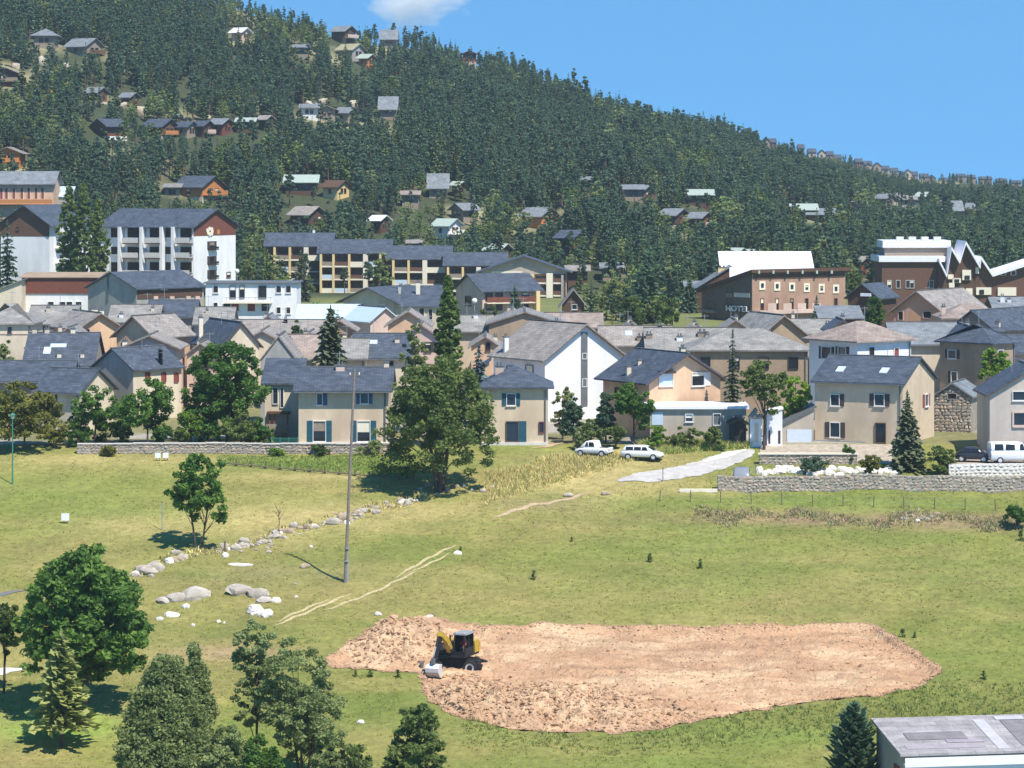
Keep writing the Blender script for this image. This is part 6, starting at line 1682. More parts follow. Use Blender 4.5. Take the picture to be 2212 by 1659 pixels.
for k in range(44):
    u = 1636+k*6.9+q.uniform(-4, 4); boulder(u, 1030-q.uniform(0, 16), q.uniform(14, 30), q.uniform(10, 20), 'white boulder heaped behind the long rubble wall', 'white boulders along the garden wall', True, k)
for k in range(14): boulder(1950+k*6+q.uniform(-3,3), 1120+q.normal(0,5), q.uniform(8, 20), q.uniform(5, 11), 'tan stone in the heap along the weedy ditch', 'tan stones along the ditch', False, k)
for k in range(9): boulder(905+k*20+q.uniform(-6,6), 1062-k*0.5+q.normal(0,7), q.uniform(9, 18), q.uniform(8, 13), 'pale stone lying in shade under the great tree', 'stones under the great tree', False, k)
boulder(1226,1072,26,12,'tan stone at the bend of the dusty path',k=2); boulder(1310,1068,24,12,'grey stone beside the grass bank',k=4)
p = hit(1505,1061)
o = MB().box(-1.6,-0.15,-0.1,1.9,0.15,0.22).build('kerb_beam', M_CREAMF, None, (p.x, p.y, p.z)); tag(o, 'long pale beam lying in the grass left of the rubble wall', 'beam')

# ------------------------------------------------------------------ fence, poles, signs
p0 = hit(478,1004)
fr = empty('post_fence', 'low wooden post fence with bottom rail below the garden wall', 'fence', (p0.x, p0.y, p0.z))
fp = []
for k in range(14):
    u = 478+k*32; v = 1004+k*2.7
    p = hit(u, v); g0 = G(p.x, p.y); fp.append(Vector((p.x-p0.x, p.y-p0.y, g0-p0.z)))
    c = fp[-1]; t = q.normal(0, 0.03)
    MB().tube([(c.x, c.y, c.z-0.3), (c.x+t, c.y, c.z+0.62)], 0.085, 7).build('post', M_POST, fr)
for a, b in zip(fp, fp[1:]): MB().tube([(a.x,a.y-0.1,a.z+0.2),(b.x,b.y-0.1,b.z+0.16)], 0.06, 6).build('rail', M_POST, fr)
p = hit(745,1258); gp = G(p.x, p.y)
top = P(766,798,p.y)
up_ = empty('utility_pole', 'tall grey timber utility pole leaning right, in the meadow', 'pole', (p.x, p.y, gp))
t = top-Vector((p.x, p.y, gp))
MB().tube([(0,0,-0.5),tuple(t*0.5),tuple(t)], [0.15,0.125,0.10], 10).build('shaft', M_POLE, up_)
MB().tube([(0.2,0.02,-0.3),(0.2,0.02,3.2)], 0.11, 8).build('stub', M_STEEL, up_)
for k in (0.10, 0.16): c = t*k; MB().cyl((c.x+0.05, c.y, c.z), 0.24, 0.08, 'z', 12).build('band', M_STEEL, up_)
MB().box(t.x-0.45,t.y-0.05,t.z-0.6,t.x+0.45,t.y+0.05,t.z-0.48).build('crossarm', M_POST, up_)
for k in (-0.38, 0, 0.38): MB().cyl((t.x+k,t.y,t.z-0.36),0.06,0.22,'z',8).build('insulator', M_BOULDW, up_)
p = hit(27,1046); gp = G(p.x, p.y); hh = (1046-905)*p.y/F
lp = empty('street_lamp', 'green street lamp with small lantern in front of golden olive tree', 'lamp', (p.x, p.y, gp))
MB().tube([(0,0,-0.2),(0,0,0.8),(0,0,hh)], [0.11,0.07,0.05], 10).build('post', M_GREENP, lp)
MB().tube([(0,0,hh),(0,0,hh+0.38)], [0.12,0.24], 8).build('lantern', mat('lantern_glass',(0.35,0.5,0.5),rough=0.2,var=0.05), lp)
MB().tube([(0,0,hh+0.38),(0,0,hh+0.56)], [0.3,0.06], 8).build('lantern_cap', M_GREENP, lp)
def sign(u, v, lab, wpx=17, hpx=16, grp=None):
    p = hit(u, v); g0 = G(p.x, p.y); s = p.y/F
    e = empty('info_sign', lab, 'sign', (p.x, p.y, g0), group=grp)
    for k in (-1, 1): MB().tube([(k*wpx*s*0.3,0.06,-0.2),(k*wpx*s*0.3,0.06,0.35+hpx*s)], 0.03, 6).build('leg', M_POST, e)
    MB().box(-wpx*s/2,-0.03,0.3,wpx*s/2,0.03,0.3+hpx*s).build('board', M_WHITE, e)
sign(141,1132,'white board sign standing alone in open grass')
for u_ in (341, 358): sign(u_,996,'small white sign, one of two side by side below garden wall',12,11,'pair of small white signs')
for u, v, vt, lab in ((350,1145,1085,'thin steel stake left of the lone upright tree'),(1432,1040,1012,'thin stake beside the concrete road'),(1632,1030,1003,'thin dark stake near the road end')):
    p = hit(u, v); g0 = G(p.x, p.y); hh = (v-vt)*p.y/F
    e = empty('stake', lab, 'stake', (p.x, p.y, g0)); MB().tube([(0,0,-.2),(0,0,hh)], 0.05, 6).build('rod', M_STEEL, e); MB().cyl((0,0,hh), 0.07, 0.08, 'z', 8).build('cap', M_GREYM, e)
p = hit(485,1192); g0 = G(p.x, p.y)
e = empty('old_post', 'short brown wooden post beside the lone upright tree', 'post', (p.x, p.y, g0)); MB().tube([(0,0,-.2),(0.04,0,0.9)], [0.1,0.08], 8).build('post', M_POST, e); MB().tube([(0.04,0,0.9),(0.04,0,0.97)], [0.1,0.05], 8).build('top', M_POST, e)
# wire fence stakes in front of the rubble wall
w0 = hit(1425,1075); wf = empty('wire_fence', 'sagging wire fence with thin stakes below the long rubble wall', 'fence', (w0.x, w0.y, w0.z)); prev = None
for k in range(12):
    u = 1425+k*66; v = 1082+2.2*k*(1 if k < 6 else 0.9); p = hit(u, v); g0 = G(p.x, p.y); c = Vector((p.x-w0.x, p.y-w0.y, g0-w0.z))
    MB().tube([(c.x,c.y,c.z-.2),(c.x+q.normal(0,.05),c.y,c.z+1.05)], 0.045, 6).build('stake', M_POST, wf)
    if prev is not None:
        for zz in (0.5, 0.95): m_ = (prev+c)/2; MB().tube([(prev.x,prev.y,prev.z+zz),(m_.x,m_.y,m_.z+zz-0.05),(c.x,c.y,c.z+zz)], 0.008, 4).build('wire', M_STEEL, wf)
    prev = c
# bare sapling
p = hit(602,1150); g0 = G(p.x, p.y)
e = empty('bare_sapling', 'thin leafless sapling in the dry grass left of utility pole', 'tree', (p.x, p.y, g0))
mb = MB().tube([(0,0,-.2),(0.05,0,0.9),(0.0,0,1.7)], [0.05,0.04,0.03], 6)
mb.build('trunk', M_BARK, e)
for k in range(7):
    an = k*1.7; zz = 1.1+0.12*k; mb = MB().tube([(0.02,0,zz),(0.35*math.cos(an),0.35*math.sin(an),zz+0.45),(0.55*math.cos(an),0.5*math.sin(an),zz+0.95)], [0.022,0.015,0.006], 5); mb.build('branch', M_BARK, e)
# green mesh fence in front of annexe
p = hit(592,955); g0 = G(p.x, 297.6)
e = empty('mesh_fence', 'green mesh fence between big round tree and cream house', 'fence', ((586-UC)/F*297.8, 297.8, G((586-UC)/F*297.8, 297.8)))
for k in range(4): MB().tube([(k*0.85,0,-.2),(k*0.85,0,1.35)], 0.035, 6).build('post', M_GREENP, e)
for k in range(3): 
    mb = MB()
    for j in range(9): mb.box(k*0.85+0.05+j*0.09, -0.012, 0.08, k*0.85+0.075+j*0.09, 0.012, 1.28)
    for zz in (0.1, 0.65, 1.22): mb.box(k*0.85+0.04, -0.016, zz, k*0.85+0.82, 0.016, zz+0.03)
    stuff(mb.build('mesh_panel', M_GREENP, e))
# globe lamps in the town
for u, v, d_, lab in ((1025,655,450,'white globe lamp below the pink balcony house'),(512,590,540,'white globe lamp right of the white apartments')):
    x = (u-UC)/F*d_; g0 = G(x, d_); zt = ZC+(VH-v)/F*d_
    e = empty('globe_lamp', lab, 'lamp', (x, d_, g0)); MB().tube([(0,0,-.3),(0,0,zt-g0)], 0.06, 6).build('post', M_STEEL, e)
    bm = bmesh.new(); bmesh.ops.create_icosphere(bm, subdivisions=2, radius=0.42); bmesh.ops.translate(bm, verts=bm.verts, vec=(0,0,zt-g0+.35)); me_ = bpy.data.meshes.new('globe'); bm.to_mesh(me_); bm.free(); me_.materials.append(M_WHITE); ob('globe', me_, e)

# ------------------------------------------------------------------ vehicles
def wheel(parent, x, y, z, rad, wid, rimm=M_RIM, rr=0.62):
    mb = MB(); n = 20
    prof = [(rad*rr, -wid/2), (rad*0.93, -wid/2), (rad, -wid*0.32), (rad, wid*0.32), (rad*0.93, wid/2), (rad*rr, wid/2)]
    for k in range(n):
        w_ = 2*math.pi*k/n
        for (a, b) in prof: mb.v.append((x+a*math.cos(w_), y+b, z+a*math.sin(w_)))
    m_ = len(prof)
    for k in range(n):
        for j in range(m_): mb.f.append((k*m_+j, k*m_+(j+1)%m_, ((k+1)%n)*m_+(j+1)%m_, ((k+1)%n)*m_+j))
    t = mb.build('wheel', M_TYRE, parent)
    MB().cyl((x, y, z), rad*rr, wid*0.8, 'y', 16, rad*rr).build('rim', rimm, t)
    return t
def loft(name, secs, m, parent):
    """secs: list of closed rings (same count)"""
    mb = MB(); k = len(secs[0])
    for s_ in secs: mb.v += [tuple(p) for p in s_]
    for i in range(len(secs)-1):
        for j in range(k): mb.f.append((i*k+j, i*k+(j+1)%k, (i+1)*k+(j+1)%k, (i+1)*k+j))
    mb.f.append(tuple(range(k))[::-1]); mb.f.append(tuple((len(secs)-1)*k+j for j in range(k)))
    o = mb.build(name, m, parent)
    for p in o.data.polygons: p.use_smooth = len(p.vertices) == 4
    return o
def ring(x, hw, z0, z1, tuck=0.0):
    """car cross section at x: rounded box"""
    w2 = hw-tuck
    return [(x,-hw*0.9,z0),(x,-hw,z0+(z1-z0)*0.2),(x,-hw,z0+(z1-z0)*0.6),(x,-w2,z1-0.03),(x,-w2+0.1,z1),(x,w2-0.1,z1),(x,w2,z1-0.03),(x,hw,z0+(z1-z0)*0.6),(x,hw,z0+(z1-z0)*0.2),(x,hw*0.9,z0)]
def car(u, v, label, paint, L=4.2, H=1.5, yaw=0, kind='estate', d=None, hw=0.85, name='car', cat='car', zz=None):
    """front points to +x"""
    p = hit(u, v) if d is None else Vector(((u-UC)/F*d, d, 0)); p.z = G(p.x, p.y) if zz is None else zz
    e = empty(name, label, cat, (p.x, p.y, p.z+0.02), R(yaw))
    wr = 0.32; hl = L/2; b = 0.30; belt = 0.88
    body = [ring(-hl, hw*0.86, b+0.12, belt-0.12), ring(-hl+0.12, hw*0.97, b, belt-0.02), ring(-hl*0.4, hw, b, belt), ring(hl*0.35, hw, b, belt-0.02), ring(hl*0.75, hw*0.98, b, belt-0.12), ring(hl-0.12, hw*0.93, b, belt-0.24), ring(hl, hw*0.84, b+0.1, belt-0.36)]
    if kind == 'van': body = [ring(-hl, hw*0.95, b+0.1, H*0.6), ring(-hl+0.1, hw, b, H*0.6), ring(hl*0.55, hw, b, H*0.6), ring(hl*0.8, hw*0.97, b, H*0.5), ring(hl, hw*0.88, b+0.1, H*0.40)]
    bo = loft('body', body, paint, e)
    if kind == 'estate': cab = [(-hl+0.1, belt-0.02, belt), (-hl+0.45, belt-0.02, H-0.04), (0.1, belt-0.02, H), (0.55, belt-0.02, H-0.08), (1.25, belt-0.04, belt+0.02)]
    elif kind == 'pickup': cab = [(-0.5, belt-0.02, belt+0.02), (-0.35, belt-0.02, H-0.03), (0.35, belt-0.02, H), (0.6, belt-0.02, H-0.06), (1.2, belt-0.04, belt+0.02)]
    elif kind == 'van': cab = [(-hl+0.02, H*0.58, H-0.1), (-hl+0.15, H*0.58, H), (hl*0.2, H*0.58, H), (hl*0.32, H*0.58, H-0.06), (hl*0.72, H*0.55, H*0.58)]
    else: cab = [(-hl*0.85, belt-0.02, belt+0.02), (-hl*0.5, belt-0.02, H-0.05), (0.1, belt-0.02, H), (0.5, belt-0.02, H-0.08), (1.15, belt-0.04, belt+0.02)]
    loft('cabin', [[(x,-hw*0.93,z0),(x,-hw*0.9,z0+(z1-z0)*0.3),(x,-hw*0.8,max(z1-0.04,z0+.005)),(x,-hw*0.7,max(z1,z0+.01)),(x,hw*0.7,max(z1,z0+.01)),(x,hw*0.8,max(z1-0.04,z0+.005)),(x,hw*0.9,z0+(z1-z0)*0.3),(x,hw*0.93,z0)] for x, z0, z1 in cab], paint, e)
    zb_, zt_ = (belt+0.06, H-0.12) if kind != 'van' else (H*0.62, H-0.16)
    spans = {'estate': [(-hl+0.5,-0.75),(-0.68,0.02),(0.1,0.72)], 'pickup': [(-0.3,0.25),(0.32,0.68)], 'van': [(-hl+0.35,-hl+1.2),(-hl+1.4,-hl+2.3),(hl*0.2,hl*0.42)], 'hatch': [(-hl*0.5,-0.2),(-0.12,0.7)]}[kind]
    for s_ in (-1, 1):
        for a, b_ in spans:
            y0, y1 = s_*hw*0.915, s_*hw*0.845
            mb = MB(); n0 = 0
            fr_ = 0.18 if b_ == spans[-1][1] else 0.0
            mb.v += [(a,y0,zb_),(b_,y0,zb_),(b_-fr_,y1,zt_),(a+0.04,y1,zt_)]; mb.v += [(x,y+s_*0.012,z) for x,y,z in mb.v[:4]]
            mb.f += [(0,1,2,3),(4,5,6,7),(0,1,5,4),(1,2,6,5),(2,3,7,6),(3,0,4,7)]
            mb.build('side_window', M_GLASS, e)
        for x in (-hl*0.62, hl*0.62): wheel(e, x, s_*(hw-0.09), wr, wr, 0.2)
        MB().box(hl-0.22, s_*hw*0.55-0.12, 0.55, hl-0.035, s_*hw*0.55+0.12, 0.68).build('headlight', M_LAMP, e)
        MB().box(-hl-0.015, s_*hw*0.68-0.09, 0.6, -hl+0.1, s_*hw*0.68+0.09, 0.78).build('tail_light', M_REDSHUT, e)
    xw0, zw0, xw1, zw1 = {'estate': (1.22,belt+.06,0.6,H-.1), 'pickup': (1.17,belt+.06,0.66,H-.1), 'van': (hl*0.70,H*0.61,hl*0.36,H-.1), 'hatch': (1.12,belt+.06,0.56,H-.1)}[kind]
    mb = MB(); mb.v += [(xw0+.03,-hw*0.74,zw0),(xw0+.03,hw*0.74,zw0),(xw1+.03,hw*0.66,zw1),(xw1+.03,-hw*0.66,zw1)]; mb.v += [(x-.05,y,z-.03) for x,y,z in mb.v[:4]]
    mb.f += [(0,1,2,3),(7,6,5,4),(0,1,5,4),(1,2,6,5),(2,3,7,6),(3,0,4,7)]; mb.build('windscreen', M_GLASS, e)
    if kind == 'pickup': MB().box(-hl+0.15,-hw*0.8,belt-0.25,-0.6,hw*0.8,belt+0.004).build('load_bed', M_BLACK, e)
    MB().box(-hl*0.98,-hw*0.8,0.26,hl*0.97,hw*0.8,0.36).build('underbody', M_BLACK, e)
    return e
car(1388,982,'long white estate car parked behind the dry grass bank',M_CARW,4.0,1.38,-16,'estate',d=294.6)
car(1283,978,'white pickup with dark load bed beside the white estate car',M_CARW,3.5,1.5,158,'pickup',d=295.6)
car(2188,1000,'white van parked at the beige corner house',M_CARW,4.6,2.0,4,'van',d=289.0,name='van',cat='van',hw=0.95,zz=PARK_Z)
car(2104,1002,'small dark car parked left of the white van',M_CARD,3.4,1.4,-18,'hatch',d=290.2,zz=PARK_Z)
car(1602,1020,'grey car half hidden by the end of rubble wall',M_CARG,3.8,1.7,85,'hatch',d=286)
car(1250,690,'pale blue car in the town car park',M_CARB,4.2,1.55,-8,'estate',d=452)
car(1287,690,'white car beside the pale blue car in the car park',M_CARW,4.3,1.55,-6,'estate',d=455)
car(572,705,'black car parked right of the tractor',M_CARD,4.0,1.5,170,'estate',d=418)
# car park parapet
x0, x1 = (1190-UC)/F*442, (1325-UC)/F*442
o = MB().box(0,0,-1.0,x1-x0,0.3,1.25).build('parapet_wall', M_PEACH, None, (x0, 442, G(x0,442))); tag(o, 'peach parapet wall in front of the town car park', 'wall')
# tractor
d_ = 424; x = (520-UC)/F*d_
e = empty('tractor', 'small tractor with glazed blue cab in front of white flat roofed building', 'tractor', (x, d_, G(x, d_)+0.02), R(-10))
for s_ in (-1, 1): wheel(e, -0.75, s_*0.72, 0.72, 0.72, 0.36, M_BOULDW, 0.6); wheel(e, 1.1, s_*0.6, 0.42, 0.42, 0.26, M_BOULDW, 0.6)
loft('bonnet', [ring(0.1,0.36,0.7,1.35),ring(0.9,0.34,0.7,1.32),ring(1.5,0.30,0.7,1.15)], M_BLUE, e)
MB().box(-1.0,-0.25,0.6,1.3,0.25,0.85).build('chassis', M_BLACK, e)
MB().box(-1.0,-0.55,1.25,0.1,0.55,2.25).build('cab', mat('cab_glass',(0.25,0.42,0.5),rough=0.15,var=0.05), e)
MB().box(-1.1,-0.62,2.25,0.18,0.62,2.37).build('cab_roof', M_WHITE, e)
for s_ in (-1, 1): MB().box(-1.35,s_*0.72-0.2,1.42,-0.15,s_*0.72+0.2,1.5).build('mudguard', M_BLUE, e)
MB().cyl((0.8,0.2,1.6),0.035,0.6,'z',8).build('exhaust', M_BLACK, e)
# orange site crane on the hill
p = hit(117,205); d_ = p.y; e = empty('site_crane', 'small orange loading crane among pale rocks high on slope', 'crane', (p.x, p.y, p.z))
MO = mat('orange_paint',(0.75,0.26,0.06),rough=0.5,var=0.1)
MB().box(-1.6,-0.8,0.0,2.2,0.8,1.6).build('base', MO, e); MB().box(-0.35,-0.3,1.6,0.35,0.3,5.2).build('mast', MO, e); MB().tube([(0,0,5),(1.8,0,4.2)],0.18,6).build('jib', MO, e)

# ------------------------------------------------------------------ wheeled digger
px_, pd = (985-UC)/F*236.5, 236.5
zg = G(px_, pd)+0.05
ex = empty('digger', 'yellow and black wheeled digger working at the edge of dug plot', 'digger', (px_, pd, zg))
ex.scale = (1.0, 1.0, 1.0)
uc = R(-12)    # undercarriage along the picture, nose left
def loc(o_, rz, z=0): o_.rotation_euler = (0, 0, rz); o_.location = (0, 0, z); return o_
ch = loc(MB().box(-1.9,-0.5,0.55,1.9,0.5,0.95).box(-1.2,-0.65,0.8,1.2,0.65,1.08).build('chassis', M_BLACK, ex), uc)
for xx in (-1.35, 1.35):
    loc(MB().tube([(xx,-1.0,0.52),(xx,1.0,0.52)],0.13,8).build('axle', M_GREYM, ex), uc)
    for s_ in (-1, 1):
        for kk in (0.0,):
            t = wheel(ex, xx, s_*1.0, 0.52, 0.54, 0.42, M_RIM, 0.66); loc(t, uc); MB().cyl((xx, s_*1.12, 0.52), 0.22, 0.18, 'y', 14).build('hub', M_BLACK, t)
loc(MB().prism([(-2.65,0.1),(-2.45,0.1),(-2.35,0.45),(-2.45,0.8),(-2.6,0.8),(-2.5,0.45)],-1.2,1.2,'y').build('dozer_blade', M_GREYM, ex), uc)
for s_ in (-0.45, 0.45): loc(MB().box(-2.5,s_-0.09,0.4,-1.7,s_+0.09,0.6).build('blade_arm', M_BLACK, ex), uc)
for s_ in (-1, 1): loc(MB().prism([(1.75,0.25),(2.15,0.15),(2.3,0.75),(1.85,0.9)],s_*0.9-0.22,s_*0.9+0.22,'y').build('outrigger', M_BLACK, ex), uc)
MB().cyl((0,0,1.15),0.62,0.2,'z',20).build('slew_ring', M_BLACK, ex)
ua = R(-112)   # upper structure faces the camera, a little left
def U(o_): o_.rotation_euler = (0, 0, ua); return o_
U(MB().prism([(-1.9,1.25),(1.1,1.25),(1.1,1.42),(-1.9,1.42)],-1.15,1.15,'y').build('deck', M_BLACK, ex))
U(MB().prism([(-2.0,1.42),(-1.0,1.42),(-0.9,2.3),(-1.7,2.35),(-2.05,2.0)],-1.2,1.2,'y').build('counterweight', M_YELLOW, ex))
U(MB().box(-0.95,-1.15,1.42,0.2,-0.35,2.2).build('engine_hood', M_BLACK, ex))
U(MB().prism([(-0.1,1.42),(0.9,1.42),(1.0,1.75),(0.2,2.1),(-0.1,2.1)],-1.15,-0.38,'y').build('tool_box', M_BLACK, ex))
U(MB().cyl((-0.6,-0.75,2.45),0.07,0.5,'z',10).build('exhaust', M_BLACK, ex))
# cab on the left-hand side of the machine (viewer's right)
cb = U(MB().prism([(-0.85,1.42),(0.85,1.42),(1.0,1.7),(0.75,2.98),(-0.8,2.98)],0.16,0.24,'y').build('cab', M_BLACK, ex))
for y0, y1 in ((1.06,1.14),): U(MB().prism([(-0.85,1.42),(0.85,1.42),(1.0,1.7),(0.95,1.95),(-0.85,1.95)],y0,y1,'y').build('cab_side', M_BLACK, ex))
for x_, xt in ((-0.82,-0.77),(0.02,0.02),(0.93,0.70)): U(MB().tube([(x_,1.1,1.9),(xt,1.1,2.98)],0.045,6).build('cab_pillar', M_BLACK, ex))
U(MB().box(0.86,0.2,1.42,0.95,1.12,1.72).build('cab_front', M_BLACK, ex))
U(MB().tube([(0.95,0.22,1.7),(0.73,0.22,2.98)],0.045,6).build('cab_pillar', M_BLACK, ex))
U(MB().box(-0.88,0.22,1.44,-0.8,1.1,2.95).build('cab_back', M_BLACK, ex))
U(MB().box(-0.92,0.1,2.98,0.85,1.2,3.1).build('cab_roof', mat('cab_roof_grey',(0.30,0.33,0.37),rough=0.4,var=0.08), ex))
MGL = bpy.data.materials.new('cab_window'); MGL.use_nodes = True
bb = MGL.node_tree.nodes['Principled BSDF']; bb.inputs['Base Color'].default_value = (0.55,0.65,0.66,1); bb.inputs['Roughness'].default_value = 0.03; bb.inputs['Transmission Weight'].default_value = 1.0; bb.inputs['IOR'].default_value = 1.02
U(MB().prism([(0.955,1.74),(0.965,1.74),(0.735,2.96),(0.725,2.96)],0.27,1.05,'y').build('windscreen', MGL, ex))
U(MB().box(-0.3,0.4,1.42,0.25,0.95,1.85).box(-0.42,0.42,1.85,-0.3,0.93,2.5).build('seat', M_BLACK, ex))
for y_ in (1.25,): U(MB().tube([(0.75,1.15,2.7),(1.05,1.4,2.6)],0.02,5).build('mirror_arm', M_BLACK, ex)); U(MB().box(1.0,1.3,2.35,1.06,1.55,2.7).build('mirror', M_BLACK, ex))
for y_ in (0.3, 0.95): U(MB().box(0.72,y_-0.08,3.1,0.86,y_+0.08,3.22).build('work_lamp', M_LAMP, ex))
# boom, arm, bucket
def limb(name, pts, wid, m, y=-0.12):
    mb = MB(); k = len(pts)
    mb.prism(pts, y-wid/2, y+wid/2, 'y'); return U(mb.build(name, m, ex))
limb('boom', [(0.55,1.45),(0.95,1.5),(1.85,2.55),(2.75,3.05),(2.85,3.3),(2.55,3.35),(1.5,2.85),(0.6,1.85)], 0.34, M_YELLOW)
limb('boom_ear', [(0.35,1.3),(1.1,1.3),(1.0,1.85),(0.5,1.95)], 0.56, M_BLACK)
limb('arm', [(2.5,3.38),(2.85,3.5),(3.05,3.2),(4.05,1.35),(3.8,1.22),(2.6,3.0)], 0.26, M_BLACK)
limb('arm_plate', [(2.55,3.42),(2.98,3.5),(3.12,3.18),(2.7,3.0)], 0.4, M_YELLOW)
for a, b, y_ in (((0.9,1.5),(1.75,2.35),-0.36),((0.9,1.5),(1.75,2.35),0.12),((1.7,2.95),(2.65,3.5),-0.12),((3.15,3.15),(4.1,1.75),-0.12)):
    ra = U(MB().tube([(a[0],y_,a[1]),((a[0]+b[0])/2,y_,(a[1]+b[1])/2)],0.075,8).build('hydraulic_ram', M_BLACK, ex))
    ra2 = U(MB().tube([((a[0]+b[0])/2,y_,(a[1]+b[1])/2),(b[0],y_,b[1])],0.04,8).build('ram_rod', M_STEEL, ex))
limb('bucket_link', [(3.8,1.55),(4.25,1.7),(4.35,1.25),(3.95,1.15)], 0.22, M_GREYM)
bs = [(3.7,1.15),(4.15,1.15),(4.45,0.9),(4.42,0.6),(4.1,0.25),(3.75,0.08)]
mb = MB(); nn = len(bs)
for y_ in (-0.66, 0.42):
    mb.v += [(a, y_, b) for a, b in bs]
mb.f += [tuple(range(nn))[::-1], tuple(range(nn, 2*nn))] + [(i, i+1, nn+i+1, nn+i) for i in range(nn-1)]
bk = U(mb.build('bucket', mat('bare_steel',(0.62,0.61,0.60),rough=0.5,var=0.1), ex))
so_ = bk.modifiers.new('solid', 'SOLIDIFY'); so_.thickness = 0.05
for k in range(5):
    U(MB().prism([(3.75,0.08),(3.88,0.14),(3.6,-0.1)], -0.64+k*0.24, -0.54+k*0.24, 'y').build('tooth', M_GREYM, ex))
# operator: one skinned body
def skinned(name, joints, edges, m, parent=None):
    me_ = bpy.data.meshes.new(name); me_.from_pydata([j[0] for j in joints], edges, [])
    o_ = bpy.data.objects.new(name, me_); COL.objects.link(o_)
    md_ = o_.modifiers.new('skin', 'SKIN'); sv_ = me_.skin_vertices[0].data if me_.skin_vertices else None
    if sv_ is None: return o_
    for i, j in enumerate(joints): sv_[i].radius = (j[1], j[2] if len(j) > 2 else j[1])
    sv_[0].use_root = True
    ss = o_.modifiers.new('sub', 'SUBSURF'); ss.levels = 1; ss.render_levels = 1
    bpy.context.view_layer.update()
    m2 = bpy.data.meshes.new_from_object(o_.evaluated_get(bpy.context.evaluated_depsgraph_get()))
    bpy.data.objects.remove(o_)
    m2.materials.clear(); m2.materials.append(m)
    return ob(name, m2, parent)
J = [((0,0,0),.15,.13),((0,0,.25),.15,.12),((0,0,.48),.15,.12),((0,0,.58),.07),((0.02,0,.66),.07),((0.03,0,.76),.10,.085),((0.02,0,.88),.075),
     ((.05,.2,.47),.06),((.18,.25,.25),.05),((.42,.2,.22),.04),((.05,-.2,.47),.06),((.18,-.25,.25),.05),((.42,-.2,.22),.04),
     ((.2,.1,.0),.085),((.46,.12,.0),.065),((.5,.12,-.38),.05),((.2,-.1,.0),.085),((.46,-.12,.0),.065),((.5,-.12,-.38),.05)]
E = [(0,1),(1,2),(2,3),(3,4),(4,5),(5,6),(2,7),(7,8),(8,9),(2,10),(10,11),(11,12),(0,13),(13,14),(14,15),(0,16),(16,17),(17,18)]
dg = ex.location
pe = empty('person', 'person in red top seated inside the cab of the digger', 'person', dg + Vector((math.cos(ua)*-0.05-math.sin(ua)*0.68, math.sin(ua)*-0.05+math.cos(ua)*0.68, 1.95)), ua)
bod = skinned('body', J, E, M_RED, pe)
bod.data.materials.append(M_SKIN); bod.data.materials.append(M_GREYM)
for p in bod.data.polygons:
    c = p.center
    if c.z > 0.6 or (c.x > 0.36 and abs(c.y) > 0.13 and c.z > 0.12): p.material_index = 1
    elif c.z < 0.07: p.material_index = 2

# ------------------------------------------------------------------ grass, weeds
def tufts(name, label, X, Y, hgt_, col_, blades=4, wid_=0.06, seed=0, zadd=0.0):
    q = np.random.default_rng(seed); n = len(X)
    Z = gz(X, Y)+zadd
    an = q.uniform(0, 6.28, (n, blades)); h_ = hgt_[:, None]*q.uniform(0.6, 1.2, (n, blades))
    ox = X[:, None]+q.normal(0, 0.07, (n, blades)); oy = Y[:, None]+q.normal(0, 0.07, (n, blades))
    w_ = wid_*q.uniform(0.6, 1.4, (n, blades))
    dx, dy = np.cos(an)*w_, np.sin(an)*w_
    ln = q.normal(0, 0.45, (n, blades))*h_; lm = q.normal(0, 0.45, (n, blades))*h_
    V = np.empty((n, blades, 3, 3))
    V[..., 0, 0] = ox-dx; V[..., 0, 1] = oy-dy; V[..., 0, 2] = Z[:, None]-0.02
    V[..., 1, 0] = ox+dx; V[..., 1, 1] = oy+dy; V[..., 1, 2] = Z[:, None]-0.02
    V[..., 2, 0] = ox+ln; V[..., 2, 1] = oy+lm; V[..., 2, 2] = Z[:, None]+h_
    cc_ = np.repeat(col_[:, None, :], blades, 1)*q.uniform(0.75, 1.3, (n, blades, 1))
    me_ = npmesh(name, V.reshape(-1, 3), 3, M_GRASS, col=cc_.reshape(-1, 3))
    o_ = stuff(ob(name, me_)); o_['label'] = label
    return o_
M_GRASS = vcolmat('grass_blades', 'col', bump=0, var=0.05)
q = np.random.default_rng(31)
n = 40000
uu = q.uniform(-60, 2270, n); dd = 205+(296-205)*q.random(n)**0.9
X = (uu-UC)/F*dd; Y = dd
sdg = poly_sd(X, Y, SOILP)
def off_ruts(X, Y, m_=0.0):
    k_ = np.ones(len(X), bool)
    for pts_, w_ in RUTS:
        for x_, y_ in pts_: k_ &= np.hypot(X-x_, Y-y_) > w_*0.55+m_
    return k_
kp = (sdg < -0.9) & off_ruts(X, Y) & (fbm(X, Y, 3.0, 131)+0.25*q.random(n) > 0.48)
X, Y = X[kp], Y[kp]
cg = meadow_col(X, Y)*q.uniform(1.0, 1.45, (len(X), 1))
tufts('grass', 'short mixed grass of the sloping meadow', X, Y, q.uniform(0.04, 0.12, len(X)), cg, 5, 0.045, 1)
def patch(u0, u1, v0, v1, n, seed, fn=None):
    q = np.random.default_rng(seed); U_ = q.uniform(u0, u1, n); V_ = q.uniform(v0, v1, n)
    if fn is not None:
        k_ = fn(U_, V_, q); U_, V_ = U_[k_], V_[k_]
    d_ = 78.6/(0.174+(V_-VH)/F); return (U_-UC)/F*d_, d_, U_, V_
X, Y, U_, V_ = patch(1050, 1450, 985, 1098, 9000, 2, lambda u, v, q: ((v > 1085-(u-1050)*0.30+q.normal(0,6,len(u))) == False) & (v > 1088-(u-1050)*0.27-62) & (v < 1100-(u-1070)*0.22))
